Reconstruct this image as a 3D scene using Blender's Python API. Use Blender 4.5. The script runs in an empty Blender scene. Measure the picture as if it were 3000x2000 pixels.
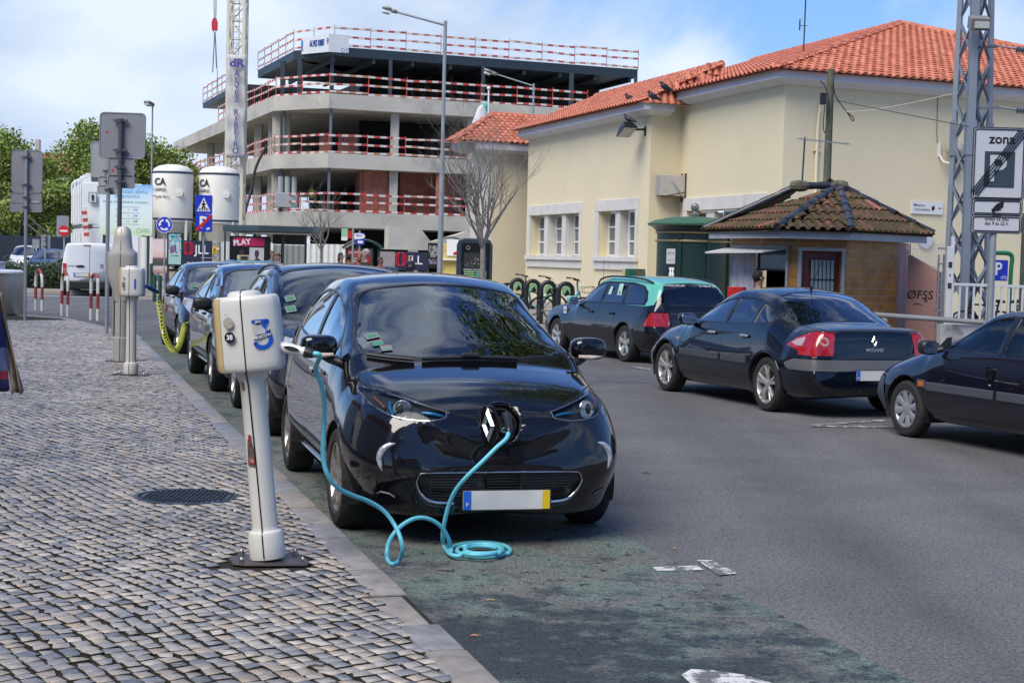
import bpy,bmesh,math,random
import numpy as np
from mathutils import Vector,Matrix
from mathutils.bvhtree import BVHTree
random.seed(7)
rad=math.radians
# ---------------------------------------------------------------- camera
F0,HC,ROLL=4600.0,1.68,0.025
PITCH=math.atan(240/F0)
SC=bpy.context.scene
COL=SC.collection
_F=Vector((0,math.cos(PITCH),-math.sin(PITCH)))
_U=Vector((0,math.sin(PITCH),math.cos(PITCH)))
_R=Vector((1,0,0))
CR=_R*math.cos(ROLL)+_U*math.sin(ROLL)
CU=-_R*math.sin(ROLL)+_U*math.cos(ROLL)
CAM=Vector((0,0,HC))
cd=bpy.data.cameras.new('camera');co=bpy.data.objects.new('camera',cd);COL.objects.link(co)
cd.lens=F0/3000*36;cd.sensor_width=36;cd.clip_end=3000;cd.clip_start=0.05
co.matrix_world=Matrix.Translation(CAM)@Matrix((CR,CU,-_F)).transposed().to_4x4()
SC.camera=co
def ray(px,py):return _F+CR*((px-1500)/F0)-CU*((py-1000)/F0)
def G(px,py,z=0.0):
 d=ray(px,py);return CAM+d*((z-HC)/d.z)
def P(px,py,Y):
 d=ray(px,py);return CAM+d*(Y/d.y)
def hz(px):return 760+0.025*(px-1500)
# ---------------------------------------------------------------- world and sun
W=bpy.data.worlds.new("World");SC.world=W;W.use_nodes=True
SUN_EL,SUN_AZ=rad(52),rad(216)# azimuth clockwise from +Y
def _world():
 nt=W.node_tree;nt.nodes.clear();N=nt.nodes.new;L=nt.links.new
 out=N('ShaderNodeOutputWorld');bg=N('ShaderNodeBackground');L(bg.outputs[0],out.inputs[0])
 sky=N('ShaderNodeTexSky');sky.sky_type='NISHITA';sky.sun_disc=False
 sky.sun_elevation=SUN_EL;sky.sun_rotation=SUN_AZ;sky.air_density=1.0;sky.dust_density=0.5;sky.ozone_density=2.0
 tc=N('ShaderNodeTexCoord');mp=N('ShaderNodeMapping');L(tc.outputs['Generated'],mp.inputs[0])
 mp.inputs['Scale'].default_value=(1.0,1.0,2.2);mp.inputs['Location'].default_value=(1.3,0.45,0.2)
 def M_(op,a,b=None,clamp=False):
  m=N('ShaderNodeMath');m.operation=op;m.use_clamp=clamp
  for k,v in enumerate((a,b)):
   if v is None:continue
   if isinstance(v,(int,float)):m.inputs[k].default_value=v
   else:L(v,m.inputs[k])
  return m.outputs[0]
 n1=N('ShaderNodeTexNoise');n1.inputs['Scale'].default_value=2.1;n1.inputs['Detail'].default_value=9;n1.inputs['Roughness'].default_value=0.55;n1.inputs['Distortion'].default_value=0.5
 L(mp.outputs[0],n1.inputs[0]);sp=N('ShaderNodeSeparateXYZ');L(tc.outputs['Generated'],sp.inputs[0])
 # cloud bank in the middle distance, clear to the right and above, hazy at the horizon
 dx=M_('ADD',sp.outputs[0],.08);g=M_('MAXIMUM',M_('SUBTRACT',.03,M_('MULTIPLY',M_('MULTIPLY',dx,dx),2.6)),-.10)
 hz_=M_('MULTIPLY',M_('SUBTRACT',1.0,M_('MULTIPLY',M_('ABSOLUTE',sp.outputs[2]),5.5),True),.10)
 v=M_('ADD',M_('ADD',n1.outputs[0],g),hz_)
 cr=N('ShaderNodeMapRange');cr.interpolation_type='SMOOTHSTEP';cr.inputs[1].default_value=.45;cr.inputs[2].default_value=.58;L(v,cr.inputs[0])
 n2=N('ShaderNodeTexNoise');n2.inputs['Scale'].default_value=4.5;n2.inputs['Detail'].default_value=7
 L(mp.outputs[0],n2.inputs[0]);c2=N('ShaderNodeMapRange');c2.inputs[1].default_value=.36;c2.inputs[2].default_value=.62;L(n2.outputs[0],c2.inputs[0])
 cc=N('ShaderNodeMix');cc.data_type='RGBA';L(c2.outputs[0],cc.inputs[0])
 cc.inputs[6].default_value=(3.3,4.2,5.9,1);cc.inputs[7].default_value=(5.9,6.7,7.9,1)
 veil=N('ShaderNodeMix');veil.data_type='RGBA';veil.inputs[0].default_value=0.72;L(sky.outputs[0],veil.inputs[6])
 zr=N('ShaderNodeValToRGB');e=zr.color_ramp.elements;e[0].position=0;e[0].color=(.27,.50,.86,1);e[1].position=.75;e[1].color=(.035,.10,.36,1);q=e.new(.20);q.color=(.13,.33,.78,1);q=e.new(.42);q.color=(.07,.19,.58,1)
 L(sp.outputs[2],zr.inputs[0]);zs_=N('ShaderNodeVectorMath');zs_.operation='SCALE';zs_.inputs['Scale'].default_value=10;L(zr.outputs[0],zs_.inputs[0]);L(zs_.outputs[0],veil.inputs[7])
 mx=N('ShaderNodeMix');mx.data_type='RGBA';L(cr.outputs[0],mx.inputs[0]);L(veil.outputs[2],mx.inputs[6]);L(cc.outputs[2],mx.inputs[7])
 L(mx.outputs[2],bg.inputs[0]);bg.inputs[1].default_value=0.092
_world()
sd=bpy.data.lights.new('sun','SUN');so=bpy.data.objects.new('sun',sd);COL.objects.link(so)
sd.energy=2.9;sd.angle=rad(42);sd.color=(1.0,0.94,0.84)
_sv=Vector((math.sin(SUN_AZ)*math.cos(SUN_EL),math.cos(SUN_AZ)*math.cos(SUN_EL),math.sin(SUN_EL)))
so.matrix_world=_sv.to_track_quat('Z','Y').to_matrix().to_4x4()
SC.view_settings.view_transform='Standard';SC.view_settings.look='None'
SC.view_settings.exposure=0.62;SC.view_settings.gamma=1.0
SC.cycles.use_denoising=True
SC.cycles.max_bounces=7;SC.cycles.diffuse_bounces=3;SC.cycles.glossy_bounces=3;SC.cycles.transmission_bounces=4;SC.cycles.transparent_max_bounces=10
SC.cycles.caustics_reflective=False;SC.cycles.caustics_refractive=False
# ---------------------------------------------------------------- materials
_M={}
def mat(name,col=(.5,.5,.5),rough=.6,metal=0.,coat=0.,var=0.,vscale=3.,bump=0.,bscale=60.,spec=.5,dirt=None,dscale=1.5,dpos=(.5,.62),emit=0.):
 """principled with optional tone variation, a second 'dirt' colour in noise patches, and bump"""
 if name in _M:return _M[name]
 m=bpy.data.materials.new(name);m.use_nodes=True;nt=m.node_tree;N=nt.nodes.new;L=nt.links.new
 b=nt.nodes['Principled BSDF'];c4=(*col,1)
 b.inputs['Base Color'].default_value=c4;b.inputs['Roughness'].default_value=rough
 b.inputs['Metallic'].default_value=metal;b.inputs['Coat Weight'].default_value=coat;b.inputs['Coat Roughness'].default_value=.02
 b.inputs['Specular IOR Level'].default_value=spec
 if emit:b.inputs['Emission Color'].default_value=c4;b.inputs['Emission Strength'].default_value=emit
 if var or bump or dirt:
  tc=N('ShaderNodeTexCoord');src=None
  if var:
   n=N('ShaderNodeTexNoise');n.inputs['Scale'].default_value=vscale;n.inputs['Detail'].default_value=6
   L(tc.outputs['Object'],n.inputs[0])
   mr=N('ShaderNodeMapRange');mr.inputs[1].default_value=.3;mr.inputs[2].default_value=.7;mr.inputs[3].default_value=1-var;mr.inputs[4].default_value=1+var
   L(n.outputs[0],mr.inputs[0])
   hs=N('ShaderNodeHueSaturation');hs.inputs['Color'].default_value=c4;L(mr.outputs[0],hs.inputs['Value']);src=hs.outputs[0]
  if dirt:
   n=N('ShaderNodeTexNoise');n.inputs['Scale'].default_value=dscale;n.inputs['Detail'].default_value=9;n.inputs['Roughness'].default_value=.65
   L(tc.outputs['Object'],n.inputs[0])
   r=N('ShaderNodeMapRange');r.inputs[1].default_value=dpos[0];r.inputs[2].default_value=dpos[1];L(n.outputs[0],r.inputs[0])
   mx=N('ShaderNodeMix');mx.data_type='RGBA';L(r.outputs[0],mx.inputs[0])
   if src:L(src,mx.inputs[6])
   else:mx.inputs[6].default_value=c4
   mx.inputs[7].default_value=(*dirt,1);src=mx.outputs[2]
  if src:L(src,b.inputs['Base Color'])
  if bump:
   n=N('ShaderNodeTexNoise');n.inputs['Scale'].default_value=bscale;n.inputs['Detail'].default_value=5
   L(tc.outputs['Object'],n.inputs[0])
   bp=N('ShaderNodeBump');bp.inputs['Strength'].default_value=min(1,bump);bp.inputs['Distance'].default_value=.02*max(1,bump)
   L(n.outputs[0],bp.inputs['Height']);L(bp.outputs[0],b.inputs['Normal'])
 _M[name]=m;return m
def glass(name,tint=(.25,.3,.33),ior=1.5,opac=0.0,boost=1.0):
 if name in _M:return _M[name]
 m=bpy.data.materials.new(name);m.use_nodes=True;nt=m.node_tree;nt.nodes.clear();N=nt.nodes.new;L=nt.links.new
 out=N('ShaderNodeOutputMaterial');mx=N('ShaderNodeMixShader');tr=N('ShaderNodeBsdfTransparent');gl=N('ShaderNodeBsdfGlossy')
 tr.inputs[0].default_value=(*tint,1);gl.inputs['Roughness'].default_value=0.0
 fr=N('ShaderNodeFresnel');fr.inputs[0].default_value=ior
 ml=N('ShaderNodeMath');ml.operation='MULTIPLY';ml.inputs[1].default_value=boost;ml.use_clamp=True;L(fr.outputs[0],ml.inputs[0])
 L(ml.outputs[0],mx.inputs[0]);L(tr.outputs[0],mx.inputs[1]);L(gl.outputs[0],mx.inputs[2]);L(mx.outputs[0],out.inputs[0])
 _M[name]=m;return m
def node_mat(name,fn):
 if name in _M:return _M[name]
 m=bpy.data.materials.new(name);m.use_nodes=True
 fn(m.node_tree,m.node_tree.nodes.new,m.node_tree.links.new,m.node_tree.nodes['Principled BSDF']);_M[name]=m;return m
# ---------------------------------------------------------------- object helpers
def props(o,label=None,cat=None,group=None,kind=None):
 if label:o['label']=label
 if cat:o['category']=cat
 if group:o['group']=group
 if kind:o['kind']=kind
 return o
def thing(name,label,cat,loc=(0,0,0),rz=0.,group=None):
 o=bpy.data.objects.new(name,None);COL.objects.link(o);o.empty_display_size=.1
 o.location=loc;o.rotation_euler=(0,0,rz)
 return props(o,label,cat,group)
class MB:
 def __init__(s):s.bm=bmesh.new();s.mi=0;s.T=None
 def _fin(s,vs,fs):
  for f in fs:f.material_index=s.mi
  if s.T is not None:
   for v in vs:v.co=s.T@v.co
 def pts(s,verts,faces):
  vs=[s.bm.verts.new(v)for v in verts];fs=[]
  for f in faces:
   try:fs.append(s.bm.faces.new([vs[i]for i in f]))
   except ValueError:pass
  s._fin(vs,fs);return vs,fs
 def box(s,c,size,rot=None,bev=0.):
  x,y,z=[d/2 for d in size];R=rot if rot is not None else Matrix.Identity(3);c=Vector(c)
  if isinstance(R,(int,float)):R=Matrix.Rotation(R,3,'Z')
  v=[c+R@Vector((sx*x,sy*y,sz*z))for sx,sy,sz in((-1,-1,-1),(1,-1,-1),(1,1,-1),(-1,1,-1),(-1,-1,1),(1,-1,1),(1,1,1),(-1,1,1))]
  vs,fs=s.pts(v,[(3,2,1,0),(4,5,6,7),(0,1,5,4),(1,2,6,5),(2,3,7,6),(3,0,4,7)])
  if bev:
   es=list({e for f in fs for e in f.edges})
   r=bmesh.ops.bevel(s.bm,geom=es,offset=bev,segments=2,affect='EDGES',profile=.5)
   for f in r['faces']:f.material_index=s.mi
  return s
 def beam(s,a,b,w,h=None):
  a=Vector(a);b=Vector(b);d=b-a;L=d.length
  if L<1e-6:return s
  R=d.to_track_quat('X','Z').to_matrix();return s.box((a+b)/2,(L,w,h or w),R)
 def cyl(s,a,b,r0,r1=None,n=12,cap=True):
  a=Vector(a);b=Vector(b);r1=r0 if r1 is None else r1
  R=(b-a).to_track_quat('Z','Y').to_matrix()
  V=[a+R@Vector((r0*math.cos(t),r0*math.sin(t),0))for t in[2*math.pi*i/n for i in range(n)]]
  V+=[b+R@Vector((r1*math.cos(t),r1*math.sin(t),0))for t in[2*math.pi*i/n for i in range(n)]]
  F=[(i,(i+1)%n,n+(i+1)%n,n+i)for i in range(n)]
  if cap:F+=[tuple(reversed(range(n))),tuple(range(n,2*n))]
  s.pts(V,F);return s
 def tube(s,path,r,n=8,cap=True,closed=False):
  path=[Vector(p)for p in path];m=len(path)
  rr=r if isinstance(r,(list,tuple))else[r]*m
  V=[];up=None
  for i,p in enumerate(path):
   a=path[i-1]if(i>0 or closed)else p
   b=path[(i+1)%m]if(i<m-1 or closed)else p
   t=(b-a).normalized()
   if up is None:
    up=Vector((0,0,1))if abs(t.z)<.9 else Vector((1,0,0))
   x=t.cross(up).normalized();up=x.cross(t).normalized()
   V+=[p+(x*math.cos(2*math.pi*k/n)+up*math.sin(2*math.pi*k/n))*rr[i]for k in range(n)]
  F=[]
  for i in range(m if closed else m-1):
   j=(i+1)%m
   F+=[(i*n+k,i*n+(k+1)%n,j*n+(k+1)%n,j*n+k)for k in range(n)]
  if cap and not closed:F+=[tuple(reversed(range(n))),tuple(range((m-1)*n,m*n))]
  s.pts(V,F);return s
 def lathe(s,prof,c=(0,0,0),axis='Z',n=24,cap=True):
  c=Vector(c);V=[]
  for r,h in prof:
   for k in range(n):
    t=2*math.pi*k/n;a,b=r*math.cos(t),r*math.sin(t)
    V.append(c+(Vector((a,b,h))if axis=='Z' else Vector((a,h,b))if axis=='Y' else Vector((h,a,b))))
  F=[]
  for i in range(len(prof)-1):F+=[(i*n+k,i*n+(k+1)%n,(i+1)*n+(k+1)%n,(i+1)*n+k)for k in range(n)]
  if cap:F+=[tuple(reversed(range(n))),tuple(range((len(prof)-1)*n,len(prof)*n))]
  s.pts(V,F);return s
 def prism(s,poly,h,M=None):
  """2D polygon in XY extruded 0..h along Z, then placed by M"""
  n=len(poly);M=M or Matrix.Identity(4)
  V=[M@Vector((x,y,0))for x,y in poly]+[M@Vector((x,y,h))for x,y in poly]
  F=[tuple(reversed(range(n))),tuple(range(n,2*n))]+[(i,(i+1)%n,n+(i+1)%n,n+i)for i in range(n)]
  s.pts(V,F);return s
 def ell(s,c,r,n=12,R=None,pw=1.0):
  c=Vector(c);V=[];R=R or Matrix.Identity(3);m=n//2
  sg=lambda v:math.copysign(abs(v)**pw,v)
  V.append(c+R@Vector((0,0,r[2])))
  for i in range(1,m):
   ph=math.pi*i/m
   for k in range(n):
    t=2*math.pi*k/n
    V.append(c+R@Vector((r[0]*sg(math.sin(ph))*sg(math.cos(t)),r[1]*sg(math.sin(ph))*sg(math.sin(t)),r[2]*sg(math.cos(ph)))))
  V.append(c+R@Vector((0,0,-r[2])));e=len(V)-1
  F=[(0,1+k,1+(k+1)%n)for k in range(n)]+[(e,1+(m-2)*n+(k+1)%n,1+(m-2)*n+k)for k in range(n)]
  for i in range(m-2):F+=[(1+i*n+k,1+(i+1)*n+k,1+(i+1)*n+(k+1)%n,1+i*n+(k+1)%n)for k in range(n)]
  s.pts(V,F);return s
 def build(s,name,ms,parent=None,smooth=None,loc=None,bev=0.,sub=0):
  bmesh.ops.recalc_face_normals(s.bm,faces=s.bm.faces)
  me=bpy.data.meshes.new(name);s.bm.to_mesh(me);s.bm.free()
  for m in(ms if isinstance(ms,(list,tuple))else[ms]):me.materials.append(m)
  o=bpy.data.objects.new(name,me);COL.objects.link(o)
  if parent is not None:o.parent=parent
  if loc is not None:o.location=loc
  if smooth:smooth_angle(me,smooth)
  if bev:
   md=o.modifiers.new('bevel','BEVEL');md.width=bev;md.segments=2;md.limit_method='ANGLE';md.angle_limit=rad(35)
  return o
def smooth_angle(me,deg):
 me.polygons.foreach_set('use_smooth',[True]*len(me.polygons))
 try:me.set_sharp_from_angle(angle=rad(deg))
 except Exception:pass
def smoothpath(pts,k=6,closed=False):
 pts=[Vector(p)for p in pts];n=len(pts);out=[]
 rng=range(n if closed else n-1)
 for i in rng:
  p0=pts[i-1]if(i>0 or closed)else pts[0]*2-pts[1]
  p1=pts[i];p2=pts[(i+1)%n];p3=pts[(i+2)%n]if(i+2<n or closed)else pts[-1]*2-pts[-2]
  for j in range(k):
   t=j/k
   out.append(.5*((2*p1)+(p2-p0)*t+(2*p0-5*p1+4*p2-p3)*t*t+(3*p1-p0-3*p2+p3)*t**3))
 if not closed:out.append(pts[-1])
 return out
def rrect(w,h,r,n=4,cx=0.,cy=0.):
 o=[]
 for sx,sy,a0 in((1,1,0),(-1,1,90),(-1,-1,180),(1,-1,270)):
  for i in range(n+1):
   a=rad(a0+90*i/n);o.append((cx+sx*(w/2-r)+r*math.cos(a),cy+sy*(h/2-r)+r*math.sin(a)))
 return o
def circ(r,n=24,cx=0.,cy=0.,a0=0.,a1=360.):
 k=n if a1-a0>=360 else n+1
 return[(cx+r*math.cos(rad(a0+(a1-a0)*i/n)),cy+r*math.sin(rad(a0+(a1-a0)*i/n)))for i in range(k)]
def plate(name,poly,t,m,parent,M,bev=0.):
 """flat panel: local XY polygon, thickness t towards local +Z, placed by M"""
 return MB().prism(poly,t,M).build(name,m,parent,bev=bev)
def frame(o,x,z=None):
 """matrix whose X axis is x, Y axis is up (z), Z axis is the outward normal x cross up"""
 x=Vector(x).normalized();up=Vector(z).normalized()if z is not None else Vector((0,0,1))
 n=x.cross(up).normalized();up=n.cross(x)
 M=Matrix((x,up,n)).transposed().to_4x4();M.translation=Vector(o);return M
def writing(name,body,size,m,parent,M,ext=.002,bold=0.,shear=0.,align='CENTER',sx=1.0,space=1.0,line=1.0):
 cu=bpy.data.curves.new(name,'FONT');cu.body=body;cu.size=size;cu.extrude=ext;cu.offset=bold*size;cu.shear=shear
 cu.align_x=align;cu.align_y='CENTER';cu.resolution_u=3;cu.space_character=space;cu.space_line=line
 t=bpy.data.objects.new(name+'_tmp',cu);COL.objects.link(t)
 me=bpy.data.meshes.new_from_object(t.evaluated_get(bpy.context.evaluated_depsgraph_get()))
 bpy.data.objects.remove(t);bpy.data.curves.remove(cu)
 me.transform(M@Matrix.Diagonal((sx,1,1,1)));me.materials.clear();me.materials.append(m);me.name=name
 o=bpy.data.objects.new(name,me);COL.objects.link(o)
 if parent is not None:o.parent=parent
 return o
def copy_tree(o,parent=None):
 c=o.copy();COL.objects.link(c)
 if parent is not None:c.parent=parent
 for ch in list(o.children):copy_tree(ch,c)
 return c
def onground(o,x,y,z=0.,rz=None):
 o.location=(x,y,z)
 if rz is not None:o.rotation_euler[2]=rz
 return o
# common materials
GALV=mat('galvanised_steel',(.33,.36,.38),.5,.5,var=.12,vscale=4)
SIGNBACK=mat('sign_back_grey',(.25,.26,.29),.5,.25,var=.06)
WHITE=mat('white_paint',(.78,.78,.76),.45)
BLACK=mat('black_plastic',(.012,.012,.013),.45)
RUBBER=mat('tyre_rubber',(.018,.018,.018),.75,bump=.3,bscale=200)
CHROME=mat('chrome',(.8,.8,.82),.08,1.0)
RED=mat('red_paint',(.55,.03,.03),.4)
BLUE=mat('sign_blue',(.015,.035,.45),.35)
CONC=mat('raw_concrete',(.50,.475,.41),.85,var=.12,vscale=.6,bump=.2,bscale=12,dirt=(.30,.29,.26),dscale=.5,dpos=(.52,.72))
# ---------------------------------------------------------------- cars
def tab(t):
 """monotone cubic through (x, value) pairs"""
 xs=np.array([a for a,_ in t],float);ys=np.array([b for _,b in t],float);n=len(xs)
 h=np.diff(xs);d=np.diff(ys)/h;m=np.zeros(n)
 for i in range(1,n-1):
  if d[i-1]*d[i]>0:m[i]=2*d[i-1]*d[i]/(d[i-1]+d[i])
 m[0]=d[0];m[-1]=d[-1]
 def f(x):
  x=min(max(x,xs[0]),xs[-1]);i=min(max(int(np.searchsorted(xs,x))-1,0),n-2)
  t_=(x-xs[i])/h[i];a=t_*t_;b=a*t_
  return(2*b-3*a+1)*ys[i]+(b-2*a+t_)*h[i]*m[i]+(-2*b+3*a)*ys[i+1]+(b-a)*h[i]*m[i+1]
 return f
def inpoly(p,poly):
 x,y=p;c=False;j=len(poly)-1
 for i in range(len(poly)):
  xi,yi=poly[i];xj,yj=poly[j]
  if(yi>y)!=(yj>y)and x<(xj-xi)*(y-yi)/(yj-yi)+xi:c=not c
  j=i
 return c
def car_shell(T,step=.03):
 L=T['L'];zt,zb,w,yr,c,wb,zbelt,ws=[tab(T[k])for k in('zt','zb','w','yr','crown','wb','belt','ws')]
 zm,zs=T['zm'],T['zs']
 xs=[0.0,.002,.006,.012,.02,.03,.042,.056,.072,.09,.11,.132,.156,.182]
 xs+=list(np.arange(.21,L-.2,step))+[L-x for x in reversed(xs)]
 seg=T.get('seg',(3,4,3,10,8,7,6,3,3));rows=[]
 for x in xs:
  t,b,W=zt(x),zb(x),w(x);H=t-b;cc=min(c(x),H*.3);e=min(yr(x),W*.86)
  zbe=min(zbelt(x),b+(t-cc-b)*T.get('nf',.80));wbe=min(wb(x),W*.985);wbe=max(wbe,e+.01*W)
  zmm=min(zm,b+(zbe-b)*.66);zss=min(zs,b+(zmm-b)*.32)
  zlo=(zmm+zss)/2
  cp=[(0,t),(e*.45,t-cc*.16),(e*.82,t-cc*.55),(e,t-cc),(wbe,zbe),(W,zmm),(W*.995,zlo),(min(ws(x),W*.97),zss),(min(ws(x),W*.97)-.09*W,b),(0,b)]
  cp2=[(-cp[1][0],cp[1][1])]+cp+[(-cp[-2][0],cp[-2][1])]
  out=[]
  for i in range(9):
   p0,p1,p2,p3=[np.array(q,float)for q in cp2[i:i+4]]
   ds=[max(1e-5,np.linalg.norm(q))**.5 for q in(p1-p0,p2-p1,p3-p2)]
   t0=0;t1=ds[0];t2=t1+ds[1];t3=t2+ds[2]
   for k in range(seg[i]):
    u=t1+(t2-t1)*k/seg[i]
    A1=(t1-u)/(t1-t0)*p0+(u-t0)/(t1-t0)*p1;A2=(t2-u)/(t2-t1)*p1+(u-t1)/(t2-t1)*p2;A3=(t3-u)/(t3-t2)*p2+(u-t2)/(t3-t2)*p3
    B1=(t2-u)/(t2-t0)*A1+(u-t0)/(t2-t0)*A2;B2=(t3-u)/(t3-t1)*A2+(u-t1)/(t3-t1)*A3
    out.append((t2-u)/(t2-t1)*B1+(u-t1)/(t2-t1)*B2)
  out.append(np.array(cp[-1],float))
  ring=[(x,y,z)for y,z in out]+[(x,-y,z)for y,z in reversed(out[1:-1])]
  rows.append(ring)
 n=len(rows[0]);bm=bmesh.new();V=[[bm.verts.new(p)for p in r]for r in rows]
 for i in range(len(rows)-1):
  for k in range(n):bm.faces.new((V[i][k],V[i][(k+1)%n],V[i+1][(k+1)%n],V[i+1][k]))
 bm.faces.new(list(V[0]));bm.faces.new(list(reversed(V[-1])))
 bmesh.ops.recalc_face_normals(bm,faces=bm.faces)
 if sum(f.normal.z*f.calc_center_median().z for f in bm.faces)<0:bmesh.ops.reverse_faces(bm,faces=bm.faces)
 bm.normal_update()
 return bm
AX={'side':(0,2,1),'front':(1,2,0),'top':(0,1,2)}
def cut(bm,poly,view,cond,reg,lay,keep=None):
 """cut the outline into the surface along the view axis; faces inside get region number reg"""
 i,j,k=AX[view];xs=[p[0]for p in poly];ys=[p[1]for p in poly];e=.05
 bx=(min(xs)-e,max(xs)+e,min(ys)-e,max(ys)+e)
 cand=set()
 for f in bm.faces:
  c=f.calc_center_median()
  if bx[0]<=c[i]<=bx[1]and bx[2]<=c[j]<=bx[3]and cond(f,c):cand.add(f)
 for q in range(len(poly)):
  a,b=poly[q-1],poly[q];d=(b[0]-a[0],b[1]-a[1])
  ln=math.hypot(*d)
  if ln<1e-6:continue
  nrm=[0,0,0];nrm[i]=-d[1]/ln;nrm[j]=d[0]/ln;co_=[0,0,0];co_[i]=a[0];co_[j]=a[1]
  lo=(min(a[0],b[0])-.002,max(a[0],b[0])+.002,min(a[1],b[1])-.002,max(a[1],b[1])+.002);S=[]
  for f in cand:
   us=[v.co[i]for v in f.verts];vs=[v.co[j]for v in f.verts]
   if max(us)>=lo[0]and min(us)<=lo[1]and max(vs)>=lo[2]and min(vs)<=lo[3]:S.append(f)
  if not S:continue
  g=set(S);ed={x for f in S for x in f.edges};ve={x for f in S for x in f.verts}
  r=bmesh.ops.bisect_plane(bm,geom=list(g)+list(ed)+list(ve),dist=1e-5,plane_co=co_,plane_no=nrm)
  cand={f for f in cand if f.is_valid}|{x for x in r['geom']if isinstance(x,bmesh.types.BMFace)}
 for f in cand:
  if not f.is_valid:continue
  c=f.calc_center_median()
  if inpoly((c[i],c[j]),poly)and(keep is None or f[lay]in keep):f[lay]=reg
def extract(bm,lay,reg,name,m,parent,off=0.,side=0,pred=None,remove=True,solid=0.):
 fs=[f for f in bm.faces if f[lay]==reg and(side==0 or f.calc_center_median().y*side>0)and(pred is None or pred(f.calc_center_median()))]
 if not fs:return None
 idx={};V=[];F=[]
 for f in fs:
  r=[]
  for v in f.verts:
   if v.index not in idx or True:
    key=v
    if key not in idx:idx[key]=len(V);V.append(v.co+v.normal*off)
    r.append(idx[key])
  F.append(r)
 me=bpy.data.meshes.new(name);me.from_pydata([tuple(v)for v in V],[],F);me.materials.append(m)
 me.polygons.foreach_set('use_smooth',[True]*len(me.polygons))
 o=bpy.data.objects.new(name,me);COL.objects.link(o);o.parent=parent
 if solid:
  md=o.modifiers.new('solid','SOLIDIFY');md.thickness=solid;md.offset=0
 if remove:bmesh.ops.delete(bm,geom=fs,context='FACES')
 return o
def spoke_wheel(parent,loc,R,rr,wid,style,side,rim_m,steer=0.):
 """side=+1: outer face towards +y"""
 m=MB();s=side;h=wid/2
 prof=[(rr,-h*.75),(rr+.01,-h),(R-.03,-h),(R-.008,-h*.8),(R,-h*.6),(R,h*.6),(R-.008,h*.8),(R-.03,h),(rr+.012,h*.98),(rr,h*.80)]
 m.lathe(prof,axis='Y',n=44,cap=False)
 for q in(-.36,0,.36):# tread grooves
  m.lathe([(R+.0012,h*q-.004),(R+.0012,h*q+.004)],axis='Y',n=44,cap=False)
 w=m.build('wheel',RUBBER,parent,smooth=30);w.location=loc;w.rotation_euler=(0,0,steer)
 m=MB();o_=h*.80*s;st=style[0];ns=style[1]
 # rim lip and barrel
 m.lathe([(rr+.004,o_*1.02),(rr+.004,o_*1.09),(rr-.010,o_*1.09),(rr-.018,o_*.9),(rr-.03,-o_*.8)],axis='Y',n=44,cap=False)
 hub={'plain':.05,'cap':.075}.get(st,.055)
 y1=o_*(.80);dp=-s*.03
 m.lathe([(hub,y1-s*.03),(hub,y1+s*.004),(hub*.8,y1+s*.010),(.001,y1+s*.012)],axis='Y',n=20,cap=False)
 for i in range(ns):
  a=2*math.pi*(i+.25)/ns
  prs=[(0,1)]if st!='twin' else[(-style[3],1),(style[3],1)]
  for da,_ in prs:
   wi,wo=style[2]
   ca,sa=math.cos(a+da*.4),math.sin(a+da*.4);cb,sb=math.cos(a+da),math.sin(a+da)
   t=Vector((-sa,0,ca));t2=Vector((-sb,0,cb));r0=hub*.8;r1=rr-.006
   yy0=y1+s*.0;yy1=o_*1.0;V=[]
   for r_,wd,y_,tt,cx,cz in((r0,wi,yy0,t,ca,sa),(r1*.55+r0*.45,(wi+wo)/2,yy0*.55+yy1*.45+s*.004,(t+t2)/2,(ca+cb)/2,(sa+sb)/2),(r1,wo,yy1,t2,cb,sb)):
    c=Vector((cx*r_,y_,cz*r_))
    V+=[c-tt*wd,c-tt*wd*.6+Vector((0,s*.008,0)),c+tt*wd*.6+Vector((0,s*.008,0)),c+tt*wd,c+tt*wd*.9-Vector((0,s*.03,0)),c-tt*wd*.9-Vector((0,s*.03,0))]
   F=[]
   for q in(0,6):F+=[(q+k,q+(k+1)%6,q+6+(k+1)%6,q+6+k)for k in range(6)]
   m.pts(V,F)
 r=m.build('rim',rim_m,w,smooth=40)
 m=MB();m.lathe([(rr*.93,-s*.01),(.03,-s*.012)],axis='Y',n=24,cap=False)
 m.build('brake_disc',mat('wheel_well_dark',(.02,.018,.017),.8),w)
 return w
SEAT=mat('seat_fabric',(.018,.018,.02),.9,var=.2);DASH=mat('dash_plastic',(.010,.011,.013),.6)
GASKET=mat('window_trim_black',(.006,.006,.007),.25)
CARGLASS=glass('car_glass',(.34,.40,.42),1.52,boost=2.6)
CARGLASSD=glass('car_glass_dark',(.09,.11,.13),1.55,boost=2.4)
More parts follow.
